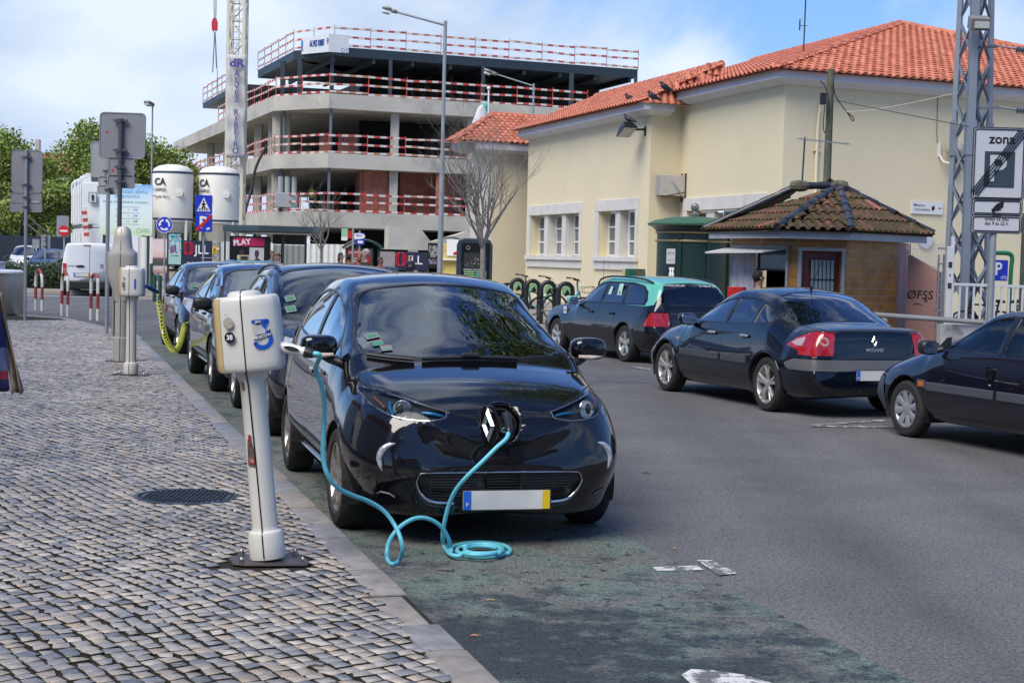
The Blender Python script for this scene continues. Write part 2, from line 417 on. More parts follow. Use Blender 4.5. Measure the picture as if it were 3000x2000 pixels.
def car_inside(root,xs,W,zseat=.42,zroof=1.35,dash=1.0,steer_side=-1,rows=(1.9,2.8),dz=.93):
 m=MB();m.box((dash+.55,0,.72+(dz-.93)),(.55,W*2-.2,.30),bev=.05);m.build('dashboard',DASH,root)
 m=MB();m.box(((dash+rows[-1])/2+.5,0,.30),(rows[-1]-dash+.9,W*2-.16,.05));m.build('cabin_floor',DASH,root)
 for k,x in enumerate(rows):
  for sy in(-1,1):
   y=sy*W*.48
   m=MB();m.box((x-.22,y,zseat),(.5,.46,.16),bev=.05)
   R=Matrix.Rotation(rad(14),3,'Y');m.box((x+.10,y,zseat+.33),(.14,.46,.60),R,bev=.05)
   m.box((x+.19,y,zseat+.72),(.09,.25,.17),R,bev=.035);m.build('seat',SEAT,root)
 m=MB();c=Vector((rows[0]-.62,steer_side*W*.48,dz));R=Matrix.Rotation(rad(-62),3,'Y')
 m.tube([c+R@Vector((.18*math.cos(t),.18*math.sin(t),0))for t in[2*math.pi*i/20 for i in range(20)]],.013,6,closed=True)
 m.beam(c+R@Vector((0,-.17,0)),c+R@Vector((0,.17,0)),.03,.02);m.beam(c+R@Vector((.0,0,0)),c+Vector((-.2,0,-.1)),.04)
 m.build('steering_wheel',DASH,root)
def number_plate(root,o,n_x,w=.52,h=.11,tilt=0.,yellow=True):
 """plate centred at o; n_x = -1 faces forward, +1 rearward"""
 M=frame(o,(0,-1 if n_x<0 else 1,0))@Matrix.Rotation(tilt,4,'X')
 pl=MB().prism(rrect(w+.016,h+.016,.008),.012,M).build('number_plate',BLACK,root)
 M2=M@Matrix.Translation((0,0,.0125))
 plate('plate_face',rrect(w,h,.006),.002,mat('plate_white',(.62,.62,.60),.4,var=.10,vscale=6),pl,M2)
 plate('country_band',rrect(.045,h-.002,.004,cx=-w/2+.024),.002,mat('plate_blue',(.02,.13,.62),.35),pl,M2@Matrix.Translation((0,0,.0025)))
 if yellow:
  plate('date_band',rrect(.045,h-.002,.004,cx=w/2-.024),.002,mat('plate_yellow',(.75,.52,.02),.35),pl,M2@Matrix.Translation((0,0,.0025)))
 writing('country_letter','P',.034,mat('plate_letter',(.85,.85,.85),.5),pl,M2@Matrix.Translation((-w/2+.024,-h*.24,.006)),.0008)
 return pl
def mirror(root,c,s,m,size=(.085,.115,.075),stalk=None,pw=.62,R=None):
 b=MB();b.ell(c,size,24,R,pw)
 o=b.build('wing_mirror',m,root,smooth=60)
 g=MB();cx=Vector(c)
 g.prism(rrect(size[1]*1.7,size[2]*1.55,size[2]*.5),.006,frame(cx+Vector((size[0]*.97,0,0)),(0,1,0)))
 g.build('mirror_glass',CHROME,o)
 k=MB();st=stalk or(cx.x-.02,cx.y-s*.2,cx.z-.07);k.tube([cx+Vector((0,-s*.02,-.045)),(cx+Vector(st))/2+Vector((0,0,-.03)),st],[.035,.028,.03],10);k.build('mirror_stalk',BLACK,o,smooth=50)
 return o
class Car:
 def __init__(s,name,label,T,paint,loc,rz,group=None,glass_m=None,step=.03,hidden=()):
  s.root=thing(name,label,'car',(0,0,0),0,group);s.T=T;s.paint=paint
  bm=s.bm=car_shell(T,step);s.lay=bm.faces.layers.int.new('reg');lay=s.lay
  nosd=lambda f,c:abs(f.normal.y)>.25 and abs(c.y)>.2
  topd=lambda f,c:f.normal.z>.12 and c.z>T.get('zglass',.8)
  for reg,poly,view,cond in T.get('regs0',()):cut(bm,poly,view,cond,reg,lay)
  if 'dlo' in T:cut(bm,T['dlo'],'side',nosd,1,lay)
  for i,p in enumerate(T.get('side_glass',())):cut(bm,p,'side',nosd,10+i,lay)
  if 'wind_trim' in T:cut(bm,T['wind_trim']+[(x,-y)for x,y in reversed(T['wind_trim'])],'top',topd,2,lay,keep=(0,5))
  cut(bm,T['wind']+[(x,-y)for x,y in reversed(T['wind'])],'top',topd,3,lay)
  if 'rear_top' in T:cut(bm,T['rear_top']+[(x,-y)for x,y in reversed(T['rear_top'])],'top',topd,4,lay)
  if 'rear_front' in T:
   rp=T['rear_front']+[(-y,z)for y,z in reversed(T['rear_front'])]
   cut(bm,rp,'front',lambda f,c:f.normal.x>.25 and c.x>T['L']*.6,4,lay)
  for reg,poly,view,cond in T.get('regs',()):cut(bm,poly,view,cond,reg,lay)
  for p in T.get('gaps',()):# panel gaps seen from the side: thin strips
   s.strip(p,'side',nosd,T.get('gw',.007))
  for p in T.get('gaps_top',()):
   s.strip(p,'top',lambda f,c:f.normal.z>.2 and c.z>.6,.008)
   s.strip([(x,-y)for x,y in p],'top',lambda f,c:f.normal.z>.2 and c.z>.6,.008)
  s.R=T['R']
  for xw in T['axles']:
   cut(bm,[(xw+T['Ra']*math.cos(t),T['R']+.01+T['Ra']*math.sin(t))for t in[2*math.pi*i/36 for i in range(36)]],'side',lambda f,c:abs(c.y)>.25 and c.z<1.05,9,lay)
   cut(bm,[(xw+(T['Ra']+.035)*math.cos(t),T['R']+.01+(T['Ra']+.035)*math.sin(t))for t in[2*math.pi*i/36 for i in range(36)]],'side',lambda f,c:abs(c.y)>.25 and c.z<1.05,8,lay,keep=(0,5))
  s.bvh=BVHTree.FromBMesh(bm)
  s.loc=loc;s.rz=rz
 def strip(s,pts,view,cond,w=.007):
  for a,b in zip(pts,pts[1:]):
   d=Vector((b[0]-a[0],b[1]-a[1]));
   if d.length<1e-5:continue
   n=Vector((-d.y,d.x)).normalized()*w/2;e=d.normalized()*w*.4
   a_=Vector(a)-e;b_=Vector(b)+e
   cut(s.bm,[tuple(a_+n),tuple(b_+n),tuple(b_-n),tuple(a_-n)],view,cond,7,s.lay,keep=(0,5,8))
 def hit(s,o,d):
  r=s.bvh.ray_cast(Vector(o),Vector(d));return(r[0],r[1])if r[0]is not None else(None,None)
 def front(s,y,z,off=0.):
  p,n=s.hit((-2,y,z),(1,0,0));return p+n*off if p else Vector((0,y,z))
 def rear(s,y,z,off=0.):
  p,n=s.hit((s.T['L']+2,y,z),(-1,0,0));return p+n*off if p else Vector((s.T['L'],y,z))
 def side(s,x,z,sg,off=0.):
  p,n=s.hit((x,sg*3,z),(0,-sg,0));return p+n*off if p else Vector((x,sg*.8,z))
 def top(s,x,y,off=0.):
  p,n=s.hit((x,y,5),(0,0,-1));return p+n*off if p else Vector((x,y,1))
 def finish(s,glass_m=None,glass_s=None,wheels=True,steer=0.,rim_m=None,style=('std',5,(.03,.035)),trim8=None,mats=(),inside=True,lining=True):
  T=s.T;bm=s.bm;lay=s.lay;g=glass_m or CARGLASS;gs=glass_s or g;root=s.root
  extract(bm,lay,3,'windscreen',g,root,-.004)
  extract(bm,lay,4,'rear_window',gs,root,-.004)
  for i in range(len(T.get('side_glass',()))):
   for sd_ in(1,-1):extract(bm,lay,10+i,'side_window',gs,root,-.006,sd_)
  for reg,nm,m,off,both in mats:
   for sd_ in((1,-1)if both else(0,)):extract(bm,lay,reg,nm,m,root,off,sd_)
  bmesh.ops.delete(bm,geom=[f for f in bm.faces if f[lay]==9],context='FACES')
  ms=[s.paint,GASKET,mat('panel_gap',(.002,.002,.002),.9),T.get('arch_m',s.paint),T.get('roof_m',s.paint)]
  for f in bm.faces:
   r=f[lay];f.material_index={1:1,2:1,7:2,8:3,5:4}.get(r,0);f.smooth=True
  me=bpy.data.meshes.new('body');bm.to_mesh(me);bm.free()
  for m in ms:me.materials.append(m)
  o=bpy.data.objects.new('body',me);COL.objects.link(o);o.parent=root;s.body=o
  md=o.modifiers.new('solid','SOLIDIFY');md.thickness=.018;md.offset=-1;md.material_offset=0
  if wheels:
   for k,xw in enumerate(T['axles']):
    for sg in(1,-1):
     spoke_wheel(root,(xw,sg*(T['track']/2),s.R),s.R,T['rr'],T.get('tw',.195),style,sg,rim_m or mat('alloy_silver',(.55,.56,.57),.28,.85),steer if k==0 else 0)
    W=T['track']/2+T.get('tw',.195)/2
    for sg in(1,-1):
     m=MB();n=18;Rr=T['Ra']+.004
     V=[];
     for i in range(n+1):
      t=math.pi*(-.12+1.24*i/n)
      V+=[(xw+Rr*math.cos(t),sg*(W+.0),s.R+.01+Rr*math.sin(t)),(xw+Rr*math.cos(t),sg*.35,s.R+.01+Rr*math.sin(t))]
     m.pts(V,[(2*i,2*i+2,2*i+3,2*i+1)for i in range(n)])
     m.pts([V[2*i+1]for i in range(n+1)],[tuple(range(n+1))])
     m.build('arch_liner',mat('wheel_well_dark',(.02,.018,.017),.8),root)
  if inside:car_inside(root,None,T['cabin_w'],**T.get('inside',{}))
  root.location=s.loc;root.rotation_euler=(0,0,s.rz)
  return root
def place_by_wheel(pt,Xdir,xw,yw):
 X=Vector((Xdir[0],Xdir[1],0)).normalized();Y=Vector((-X.y,X.x,0));p=Vector((pt[0],pt[1],0))-X*xw-Y*yw
 return p,math.atan2(X.y,X.x)
def tube_on(pts,r,name,m,parent,n=6):return MB().tube(pts,r,n).build(name,m,parent,smooth=60)
# ---------------------------------------------------------------- ground
KX=lambda y:-.297*(y-5.71)# outer line of the kerb (street side)
def asphalt(nt,N,L,b,base=(.105,.104,.112),dark=(.05,.052,.058)):
 tc=N('ShaderNodeTexCoord')
 n1=N('ShaderNodeTexNoise');n1.inputs['Scale'].default_value=48;n1.inputs['Detail'].default_value=8;n1.inputs['Roughness'].default_value=.8
 n2=N('ShaderNodeTexNoise');n2.inputs['Scale'].default_value=.8;n2.inputs['Detail'].default_value=7;n2.inputs['Roughness'].default_value=.6
 v=N('ShaderNodeTexVoronoi');v.inputs['Scale'].default_value=75
 for n in(n1,n2,v):L(tc.outputs['Object'],n.inputs['Vector'])
 r1=N('ShaderNodeMapRange');r1.inputs[1].default_value=.32;r1.inputs[2].default_value=.68;r1.inputs[3].default_value=.30;r1.inputs[4].default_value=1.8;L(n1.outputs[0],r1.inputs[0])
 r2=N('ShaderNodeMapRange');r2.inputs[1].default_value=.35;r2.inputs[2].default_value=.66;r2.inputs[3].default_value=.86;r2.inputs[4].default_value=1.14;L(n2.outputs[0],r2.inputs[0])
 ch=N('ShaderNodeMapRange');ch.inputs[1].default_value=.0;ch.inputs[2].default_value=.9;ch.inputs[3].default_value=1.35;ch.inputs[4].default_value=.6
 L(v.outputs['Distance'],ch.inputs[0])
 m1=N('ShaderNodeMath');m1.operation='MULTIPLY';L(r1.outputs[0],m1.inputs[0]);L(r2.outputs[0],m1.inputs[1])
 m2=N('ShaderNodeMath');m2.operation='MULTIPLY';L(m1.outputs[0],m2.inputs[0]);L(ch.outputs[0],m2.inputs[1])
 return tc,m2.outputs[0],n1.outputs[0],v
def m_road(nt,N,L,b):
 tc,f,n1,v=asphalt(nt,N,L,b)
 # wheel-polished lanes running along the street
 mp=N('ShaderNodeMapping');mp.inputs['Rotation'].default_value=(0,0,-.289);mp.inputs['Scale'].default_value=(1.1,.05,1);L(tc.outputs['Object'],mp.inputs[0]);w=N('ShaderNodeTexNoise');w.inputs['Scale'].default_value=1;w.inputs['Detail'].default_value=4;L(mp.outputs[0],w.inputs[0])
 wr=N('ShaderNodeMapRange');wr.inputs[1].default_value=.35;wr.inputs[2].default_value=.65;wr.inputs[3].default_value=.84;wr.inputs[4].default_value=1.14;L(w.outputs[0],wr.inputs[0]);fm=N('ShaderNodeMath');fm.operation='MULTIPLY';L(f,fm.inputs[0]);L(wr.outputs[0],fm.inputs[1])
 sn=N('ShaderNodeTexNoise');sn.inputs['Scale'].default_value=1.7;sn.inputs['Detail'].default_value=9;sn.inputs['Roughness'].default_value=.75;L(tc.outputs['Object'],sn.inputs[0]);sr=N('ShaderNodeMapRange');sr.inputs[1].default_value=.66;sr.inputs[2].default_value=.74;sr.inputs[3].default_value=1;sr.inputs[4].default_value=.55;L(sn.outputs[0],sr.inputs[0]);f2=N('ShaderNodeMath');f2.operation='MULTIPLY';L(fm.outputs[0],f2.inputs[0]);L(sr.outputs[0],f2.inputs[1]);f=f2.outputs[0]
 hs=N('ShaderNodeHueSaturation');hs.inputs['Color'].default_value=(.115,.112,.113,1);L(f,hs.inputs['Value']);L(hs.outputs[0],b.inputs['Base Color'])
 b.inputs['Roughness'].default_value=.78
 bp=N('ShaderNodeBump');bp.inputs['Strength'].default_value=.7;bp.inputs['Distance'].default_value=.006;L(v.outputs['Distance'],bp.inputs['Height']);L(bp.outputs[0],b.inputs['Normal'])
def m_bay(nt,N,L,b):
 tc,f,n1,v=asphalt(nt,N,L,b)
 def noise(sc,lo,hi,det=8,rough=.65,off=0):
  mp=N('ShaderNodeMapping');mp.inputs['Location'].default_value=(off,off*.7,0);L(tc.outputs['Object'],mp.inputs[0])
  n=N('ShaderNodeTexNoise');n.inputs['Scale'].default_value=sc;n.inputs['Detail'].default_value=det;n.inputs['Roughness'].default_value=rough;L(mp.outputs[0],n.inputs[0])
  r=N('ShaderNodeMapRange');r.inputs[1].default_value=lo;r.inputs[2].default_value=hi;L(n.outputs[0],r.inputs[0]);return r.outputs[0]
 def mix(fac,a,b_):
  m=N('ShaderNodeMix');m.data_type='RGBA'
  L(fac,m.inputs[0])
  for s,v_ in((6,a),(7,b_)):
   if isinstance(v_,tuple):m.inputs[s].default_value=(*v_,1)
   else:L(v_,m.inputs[s])
  return m.outputs[2]
 c=mix(noise(2.2,.44,.56),(.115,.150,.128),(.135,.130,.120))# faded green paint / bare asphalt
 vd=N('ShaderNodeVectorMath');vd.operation='DISTANCE';L(tc.outputs['Object'],vd.inputs[0]);vd.inputs[1].default_value=(.15,6.4,0);dr_=N('ShaderNodeMapRange');dr_.inputs[1].default_value=.5;dr_.inputs[2].default_value=1.9;dr_.inputs[3].default_value=.16;dr_.inputs[4].default_value=-.01;L(vd.outputs['Value'],dr_.inputs[0])
 nn=N('ShaderNodeTexNoise');nn.inputs['Scale'].default_value=3.2;nn.inputs['Detail'].default_value=9;nn.inputs['Roughness'].default_value=.72;L(tc.outputs['Object'],nn.inputs[0]);ad=N('ShaderNodeMath');ad.operation='ADD';L(nn.outputs[0],ad.inputs[0]);L(dr_.outputs[0],ad.inputs[1]);rn=N('ShaderNodeMapRange');rn.inputs[1].default_value=.50;rn.inputs[2].default_value=.65;L(ad.outputs[0],rn.inputs[0])
 c=mix(rn.outputs[0],c,(.030,.040,.044))# damp bluish dark patches
 c=mix(noise(11,.57,.63,6,.7,2),c,(.012,.020,.022))# small pits
 c=mix(noise(2.2,.66,.72,9,.7,9),c,(.03,.07,.012))# moss
 mm=N('ShaderNodeMix');mm.data_type='RGBA';mm.blend_type='MULTIPLY';mm.inputs[0].default_value=1;L(c,mm.inputs[6])
 cv=N('ShaderNodeCombineColor');[L(f,cv.inputs[i])for i in range(3)];L(cv.outputs[0],mm.inputs[7]);L(mm.outputs[2],b.inputs['Base Color'])
 b.inputs['Roughness'].default_value=.72
 bp=N('ShaderNodeBump');bp.inputs['Strength'].default_value=.7;bp.inputs['Distance'].default_value=.006;L(v.outputs['Distance'],bp.inputs['Height']);L(bp.outputs[0],b.inputs['Normal'])
def m_mark(nt,N,L,b):
 tc,f,n1,v=asphalt(nt,N,L,b)
 n=N('ShaderNodeTexNoise');n.inputs['Scale'].default_value=9;n.inputs['Detail'].default_value=9;n.inputs['Roughness'].default_value=.75;L(tc.outputs['Object'],n.inputs[0])
 r=N('ShaderNodeMapRange');r.inputs[1].default_value=.47;r.inputs[2].default_value=.53;L(n.outputs[0],r.inputs[0])
 m=N('ShaderNodeMix');m.data_type='RGBA';m.inputs[6].default_value=(.60,.60,.58,1);m.inputs[7].default_value=(.12,.125,.125,1);L(r.outputs[0],m.inputs[0]);L(m.outputs[2],b.inputs['Base Color']);b.inputs['Roughness'].default_value=.7
def m_faint(nt,N,L,b):
 m_mark(nt,N,L,b)
 for n in nt.nodes:
  if n.type=='MAP_RANGE' and abs(n.inputs[1].default_value-.47)<.001:n.inputs[1].default_value=.38;n.inputs[2].default_value=.52
def sheet(name,pts,z,m,kind='structure'):
 b=MB();b.pts([(x,y,z)for x,y in pts],[tuple(range(len(pts)))]);return props(b.build(name,m),kind=kind)
ROADM=node_mat('asphalt',m_road)
sheet('road',[(-500,-60),(500,-60),(500,900),(-500,900)],0,ROADM)
line=[(KX(y)+1.86,y)for y in(3,30)]
sheet('painted_bay',[(KX(3),3),line[0],line[1],(KX(30),30)],.004,node_mat('bay_asphalt',m_bay))
MK=node_mat('worn_white_marking',m_mark);MF=node_mat('faint_white_marking',m_faint)
def mark(px,m=MK,z=.008):sheet('road_marking',[tuple(G(x,y,z))[:2]for x,y in px],z,m)
mark([(2040,1639),(2085,1639),(2158,1678),(2108,1684)])
mark([(1912,1660),(2040,1655),(2062,1668),(1925,1671)])
mark([(1995,1975),(2025,1958),(2085,1961),(2180,1975),(2300,2010),(2040,2015)])
mark([(2374,1242),(2590,1228),(2595,1232),(2378,1246)],MF);mark([(2374,1245),(2720,1249),(2720,1253),(2378,1249)],MF)
mark([(1850,1072),(1905,1079),(1905,1084),(1850,1076)],MF)
mark([(60,862),(520,876),(520,880),(60,866)],MF);mark([(0,843),(170,846),(170,849),(0,846)],MF)
# smoother strip of newer asphalt across the far lane
sheet('asphalt_patch',[tuple(G(x,y,.003))[:2]for x,y in((1740,1098),(1925,1104),(1925,1122),(1745,1118))],.003,mat('patch_asphalt',(.082,.082,.088),.85,var=.1))
# ---- pavement: bedding slab plus single stones in one sheet
far=[tuple(G(x,y,.12))[:2]for x,y in((408,990),(330,968),(271,951),(185,932),(19,920),(-400,905))]
slab_pts=[(KX(3)-.015,3),(KX(29.5)-.015,29.5)]+[(far[0][0]-.1,far[0][1])]+far[1:]+[(-30,30),(-14,3)]
b=MB();n=len(slab_pts)
b.pts([(x,y,.1085)for x,y in slab_pts]+[(x,y,-.05)for x,y in slab_pts],[tuple(range(n))]+[(i,(i+1)%n,n+(i+1)%n,n+i)for i in range(n)])
props(b.build('pavement_bed',mat('joint_soil',(.012,.010,.006),.95,dirt=(.018,.022,.006),dscale=4,bump=.5,bscale=90)),kind='structure')
def stones():
 rng=np.random.default_rng(3);V=[];Fq=[];
 s=.079;th=rad(36);ca,sa=math.cos(th),math.sin(th)
 poly=slab_pts;base=0
 plates=[(G(785,1645,.12),.30,.22),(G(545,1453,.12),.325,.325)]
 for i in range(-300,480):
  for j in range(-480,300):
   gx=i*s;gy=j*s+((i*7919)%5-2)*.012*0
   wx=gx+.05*math.sin(gy*1.7+.6*math.sin(gx*.9));wy=gy+.05*math.sin(gx*2.1+1.3)
   x=wx*ca-wy*sa;y=wx*sa+wy*ca+12
   if y<4.6 or y>36:continue
   if x>KX(y)-.175:continue
   if abs(x)/y>.36:continue
   if y>27 and not inpoly((x,y),poly):continue
   if abs(x-plates[0][0].x-.0)<.22 and abs(y-plates[0][0].y)<.185:continue
   if(x-plates[1][0].x)**2+(y-plates[1][0].y)**2<.335**2:continue
   j1=rng.normal(0,.0056,8);g=.0058+abs(rng.normal(0,.0024));h=s/2-g;hz_=rng.normal(0,.0014);ang=th+rng.normal(0,.10)
   c1,s1=math.cos(ang),math.sin(ang);tl=rng.normal(0,.016,2)
   k=0
   for ux,uy in((-1,-1),(1,-1),(1,1),(-1,1)):
    lx=ux*h+j1[k];ly=uy*h*1.04+j1[k+4];k+=1
    px=x+lx*c1-ly*s1;py=y+lx*s1+ly*c1
    V.append((px,py,.100))
    V.append((x+(px-x)*.955,y+(py-y)*.955,.1200+hz_+(px-x)*tl[0]+(py-y)*tl[1]))
    V.append((x+(px-x)*.995,y+(py-y)*.995,.1178+hz_+(px-x)*tl[0]+(py-y)*tl[1]))
   for a in range(4):
    c=(a+1)%4
    Fq.append((base+3*a,base+3*c,base+3*c+2,base+3*a+2));Fq.append((base+3*a+2,base+3*c+2,base+3*c+1,base+3*a+1))
   Fq.append((base+1,base+4,base+7,base+10));base+=12
 me=bpy.data.meshes.new('pavement');V=np.array(V,np.float32);Fq=np.array(Fq,np.int32)
 me.vertices.add(len(V));me.vertices.foreach_set('co',V.ravel());me.loops.add(Fq.size);me.loops.foreach_set('vertex_index',Fq.ravel())
 me.polygons.add(len(Fq));me.polygons.foreach_set('loop_start',np.arange(0,Fq.size,4,dtype=np.int32));me.update(calc_edges=True);me.validate()
 def mm(nt,N,L,b):
  ge=N('ShaderNodeNewGeometry');cr=N('ShaderNodeValToRGB');e=cr.color_ramp.elements
  e[0].position=0;e[0].color=(.12,.12,.13,1);e[1].position=1;e[1].color=(.50,.45,.39,1)
  for p_,c_ in((.12,(.23,.23,.24)),(.35,(.31,.285,.26)),(.6,(.39,.35,.31)),(.85,(.40,.32,.24))):q=e.new(p_);q.color=(*c_,1)
  L(ge.outputs['Random Per Island'],cr.inputs[0])
  tc=N('ShaderNodeTexCoord');n=N('ShaderNodeTexNoise');n.inputs['Scale'].default_value=28;n.inputs['Detail'].default_value=6;L(tc.outputs['Object'],n.inputs[0])
  n3=N('ShaderNodeTexNoise');n3.inputs['Scale'].default_value=.8;n3.inputs['Detail'].default_value=6;L(tc.outputs['Object'],n3.inputs[0])
  r=N('ShaderNodeMapRange');r.inputs[1].default_value=.3;r.inputs[2].default_value=.7;r.inputs[3].default_value=.72;r.inputs[4].default_value=1.18;L(n.outputs[0],r.inputs[0])
  r3=N('ShaderNodeMapRange');r3.inputs[1].default_value=.35;r3.inputs[2].default_value=.65;r3.inputs[3].default_value=.80;r3.inputs[4].default_value=1.15;L(n3.outputs[0],r3.inputs[0])
  mu=N('ShaderNodeMath');mu.operation='MULTIPLY';L(r.outputs[0],mu.inputs[0]);L(r3.outputs[0],mu.inputs[1])
  hs=N('ShaderNodeHueSaturation');L(cr.outputs[0],hs.inputs['Color']);L(mu.outputs[0],hs.inputs['Value']);L(hs.outputs[0],b.inputs['Base Color'])
  b.inputs['Roughness'].default_value=.36;b.inputs['Specular IOR Level'].default_value=.6
  bp=N('ShaderNodeBump');bp.inputs['Strength'].default_value=.25;bp.inputs['Distance'].default_value=.004;L(n.outputs[0],bp.inputs['Height']);L(bp.outputs[0],b.inputs['Normal'])
 me.materials.append(node_mat('limestone_cobbles',mm));me.materials.append(bpy.data.materials['joint_soil']);mi_=np.zeros(len(Fq),np.int32);mi_[0::9]=1;mi_[2::9]=1;mi_[4::9]=1;mi_[6::9]=1;me.polygons.foreach_set('material_index',mi_);o=bpy.data.objects.new('pavement',me);COL.objects.link(o);props(o,kind='structure')
stones()
# kerb stones
def kerbn(nt,N,L,b):
 ge=N('ShaderNodeNewGeometry');cr=N('ShaderNodeValToRGB');e=cr.color_ramp.elements;e[0].color=(.20,.205,.225,1);e[1].color=(.29,.255,.215,1);q=e.new(.5);q.color=(.26,.245,.235,1);L(ge.outputs['Random Per Island'],cr.inputs[0])
 tc=N('ShaderNodeTexCoord');n=N('ShaderNodeTexNoise');n.inputs['Scale'].default_value=9;n.inputs['Detail'].default_value=9;n.inputs['Roughness'].default_value=.7;L(tc.outputs['Object'],n.inputs[0]);r=N('ShaderNodeMapRange');r.inputs[1].default_value=.3;r.inputs[2].default_value=.7;r.inputs[3].default_value=.65;r.inputs[4].default_value=1.25;L(n.outputs[0],r.inputs[0])
 hs=N('ShaderNodeHueSaturation');L(cr.outputs[0],hs.inputs['Color']);L(r.outputs[0],hs.inputs['Value']);L(hs.outputs[0],b.inputs['Base Color']);b.inputs['Roughness'].default_value=.5;bp=N('ShaderNodeBump');bp.inputs['Strength'].default_value=.4;bp.inputs['Distance'].default_value=.01;L(n.outputs[0],bp.inputs['Height']);L(bp.outputs[0],b.inputs['Normal'])
KM=node_mat('kerb_stone',kerbn)
def kerb():
 b=MB();rng=random.Random(5);y=3.2;d=Vector((-.297,1,0)).normalized();nrm=Vector((-d.y,d.x,0))
 q=Vector((KX(3.2),3.2,0));t=0;R=d.to_track_quat('X','Z').to_matrix()
 while t<27.5:
  ln=rng.choice((.45,.6,.75,.9));off=rng.uniform(-.006,.006);w=.175;top=.122+rng.uniform(-.004,.004)
  yy=(q+d*(t+ln/2)).y
  if 6.6<yy<7.5:off=-.07+.12*(yy-6.6);top-=.012  # pushed-in, broken stretch
  c=q+d*(t+ln/2)+nrm*(w/2+.003-off*0+max(0,-off));b.box((c.x,c.y,(top-.08)/2),(ln-.022,w,top+.08),R,bev=.012);t+=ln
 props(b.build('kerb',KM,smooth=30),kind='structure')
 # far-end kerb following the pavement corner
 b=MB()
 for a,c in zip(far,far[1:]):
  a=Vector((*a,.05));c=Vector((*c,.05));b.beam(a,c,.16,.15)
 props(b.build('kerb',KM),kind='structure')
kerb()
# ---- far ground: roundabout island, far pavement
def isl(name,px,z,m,h=.13):
 pts=[tuple(G(x,y,z))[:2]for x,y in px];n=len(pts);b=MB()
 b.pts([(x,y,z)for x,y in pts]+[(x,y,z-h)for x,y in pts],[tuple(range(n))]+[(i,(i+1)%n,n+(i+1)%n,n+i)for i in range(n)]);return props(b.build(name,m),kind='structure')
PALE=mat('pale_paving',(.28,.255,.22),.8,var=.12,vscale=.8)
isl('far_pavement',[(-300,800),(0,823),(120,826),(200,824),(330,812),(420,800),(420,786),(-300,786)],.12,PALE)
def slab_w(name,pts,m,top=.12):
 n=len(pts);b=MB();b.pts([(x,y,top)for x,y in pts]+[(x,y,-.03)for x,y in pts],[tuple(range(n))]+[(i,(i+1)%n,n+(i+1)%n,n+i)for i in range(n)])
 return props(b.build(name,m),kind='structure')
slab_w('station_pavement',[(30,18),(14,24.5),(7.6,28.4),(4.8,33.5),(.2,37.5),(-3.5,46),(-9.5,53.5),(-14,56),(-22,60),(-30,72),(-60,110),(-60,420),(300,420),(300,18)],PALE)
# ---------------------------------------------------------------- helpers for things seen at a known distance
def box_panel(px0,px1,yt,yb,Y):
 """centre point, width, height of a rectangle seen square-on at distance Y"""
 c=P((px0+px1)/2,(yt+yb)/2,Y);return c,(px1-px0)*Y/F0,(yb-yt)*Y/F0
def zat(px,y,Y):return P(px,y,Y).z
def xat(px,y,Y):return P(px,y,Y).x
FR=lambda o,yaw=0:frame(o,(math.cos(yaw),math.sin(yaw),0))# board facing the viewer (normal -Y)
def hit2(px,p0,d):
 r=ray(px,hz(px));den=r.x*d[1]-r.y*d[0]
 t=(p0[1]*r.x-p0[0]*r.y)/-den if False else(p0[0]*r.y-p0[1]*r.x)/den
 return Vector((p0[0]+d[0]*t,p0[1]+d[1]*t,0))
# ---------------------------------------------------------------- foliage and bare trees
def leafn(nt,N,L,b,cols):
 ge=N('ShaderNodeNewGeometry');cr=N('ShaderNodeValToRGB');e=cr.color_ramp.elements
 e[0].color=(*cols[0],1);e[1].color=(*cols[2],1);q=e.new(.55);q.color=(*cols[1],1);L(ge.outputs['Random Per Island'],cr.inputs[0]);L(cr.outputs[0],b.inputs['Base Color'])
 b.inputs['Roughness'].default_value=.6;b.inputs['Transmission Weight'].default_value=0
LEAF=node_mat('leaves_green',lambda nt,N,L,b:leafn(nt,N,L,b,((.07,.13,.018),(.21,.29,.05),(.38,.42,.11))))
LEAF2=node_mat('leaves_hedge',lambda nt,N,L,b:leafn(nt,N,L,b,((.02,.035,.012),(.05,.08,.025),(.09,.12,.045))))
BARK=mat('bark',(.22,.20,.18),.9,var=.25,vscale=9,bump=.6,bscale=30)
def leafmesh(name,blobs,n,size,m,parent,seed=1,clump=9,flat=.5):
 rng=np.random.default_rng(seed);w=np.array([b[1][0]*b[1][1]*b[1][2]for b in blobs])**.67;w/=w.sum()
 V=[];k=n//clump
 ids=rng.choice(len(blobs),k,p=w)
 for i in ids:
  c,r=blobs[i];d=rng.normal(size=3);d/=np.linalg.norm(d);rr=rng.uniform(.45,1.0)**.5
  if rng.random()<.12:rr*=1.12
  cc=np.array(c)+d*np.array(r)*rr
  for _ in range(clump):
   p=cc+rng.normal(size=3)*size*1.5;a=rng.normal(size=3);a/=np.linalg.norm(a);b_=np.cross(a,rng.normal(size=3));b_/=np.linalg.norm(b_)
   s=size*rng.uniform(.5,1.15);V+=[p-a*s,p+b_*s*flat,p+a*s,p-b_*s*flat]
 V=np.array(V,np.float32);nf=len(V)//4;me=bpy.data.meshes.new(name)
 me.vertices.add(len(V));me.vertices.foreach_set('co',V.ravel());me.loops.add(nf*4);me.loops.foreach_set('vertex_index',np.arange(nf*4,dtype=np.int32))
 me.polygons.add(nf);me.polygons.foreach_set('loop_start',np.arange(0,nf*4,4,dtype=np.int32));me.update(calc_edges=True)
 me.materials.append(m);o=bpy.data.objects.new(name,me);COL.objects.link(o);o.parent=parent;return o
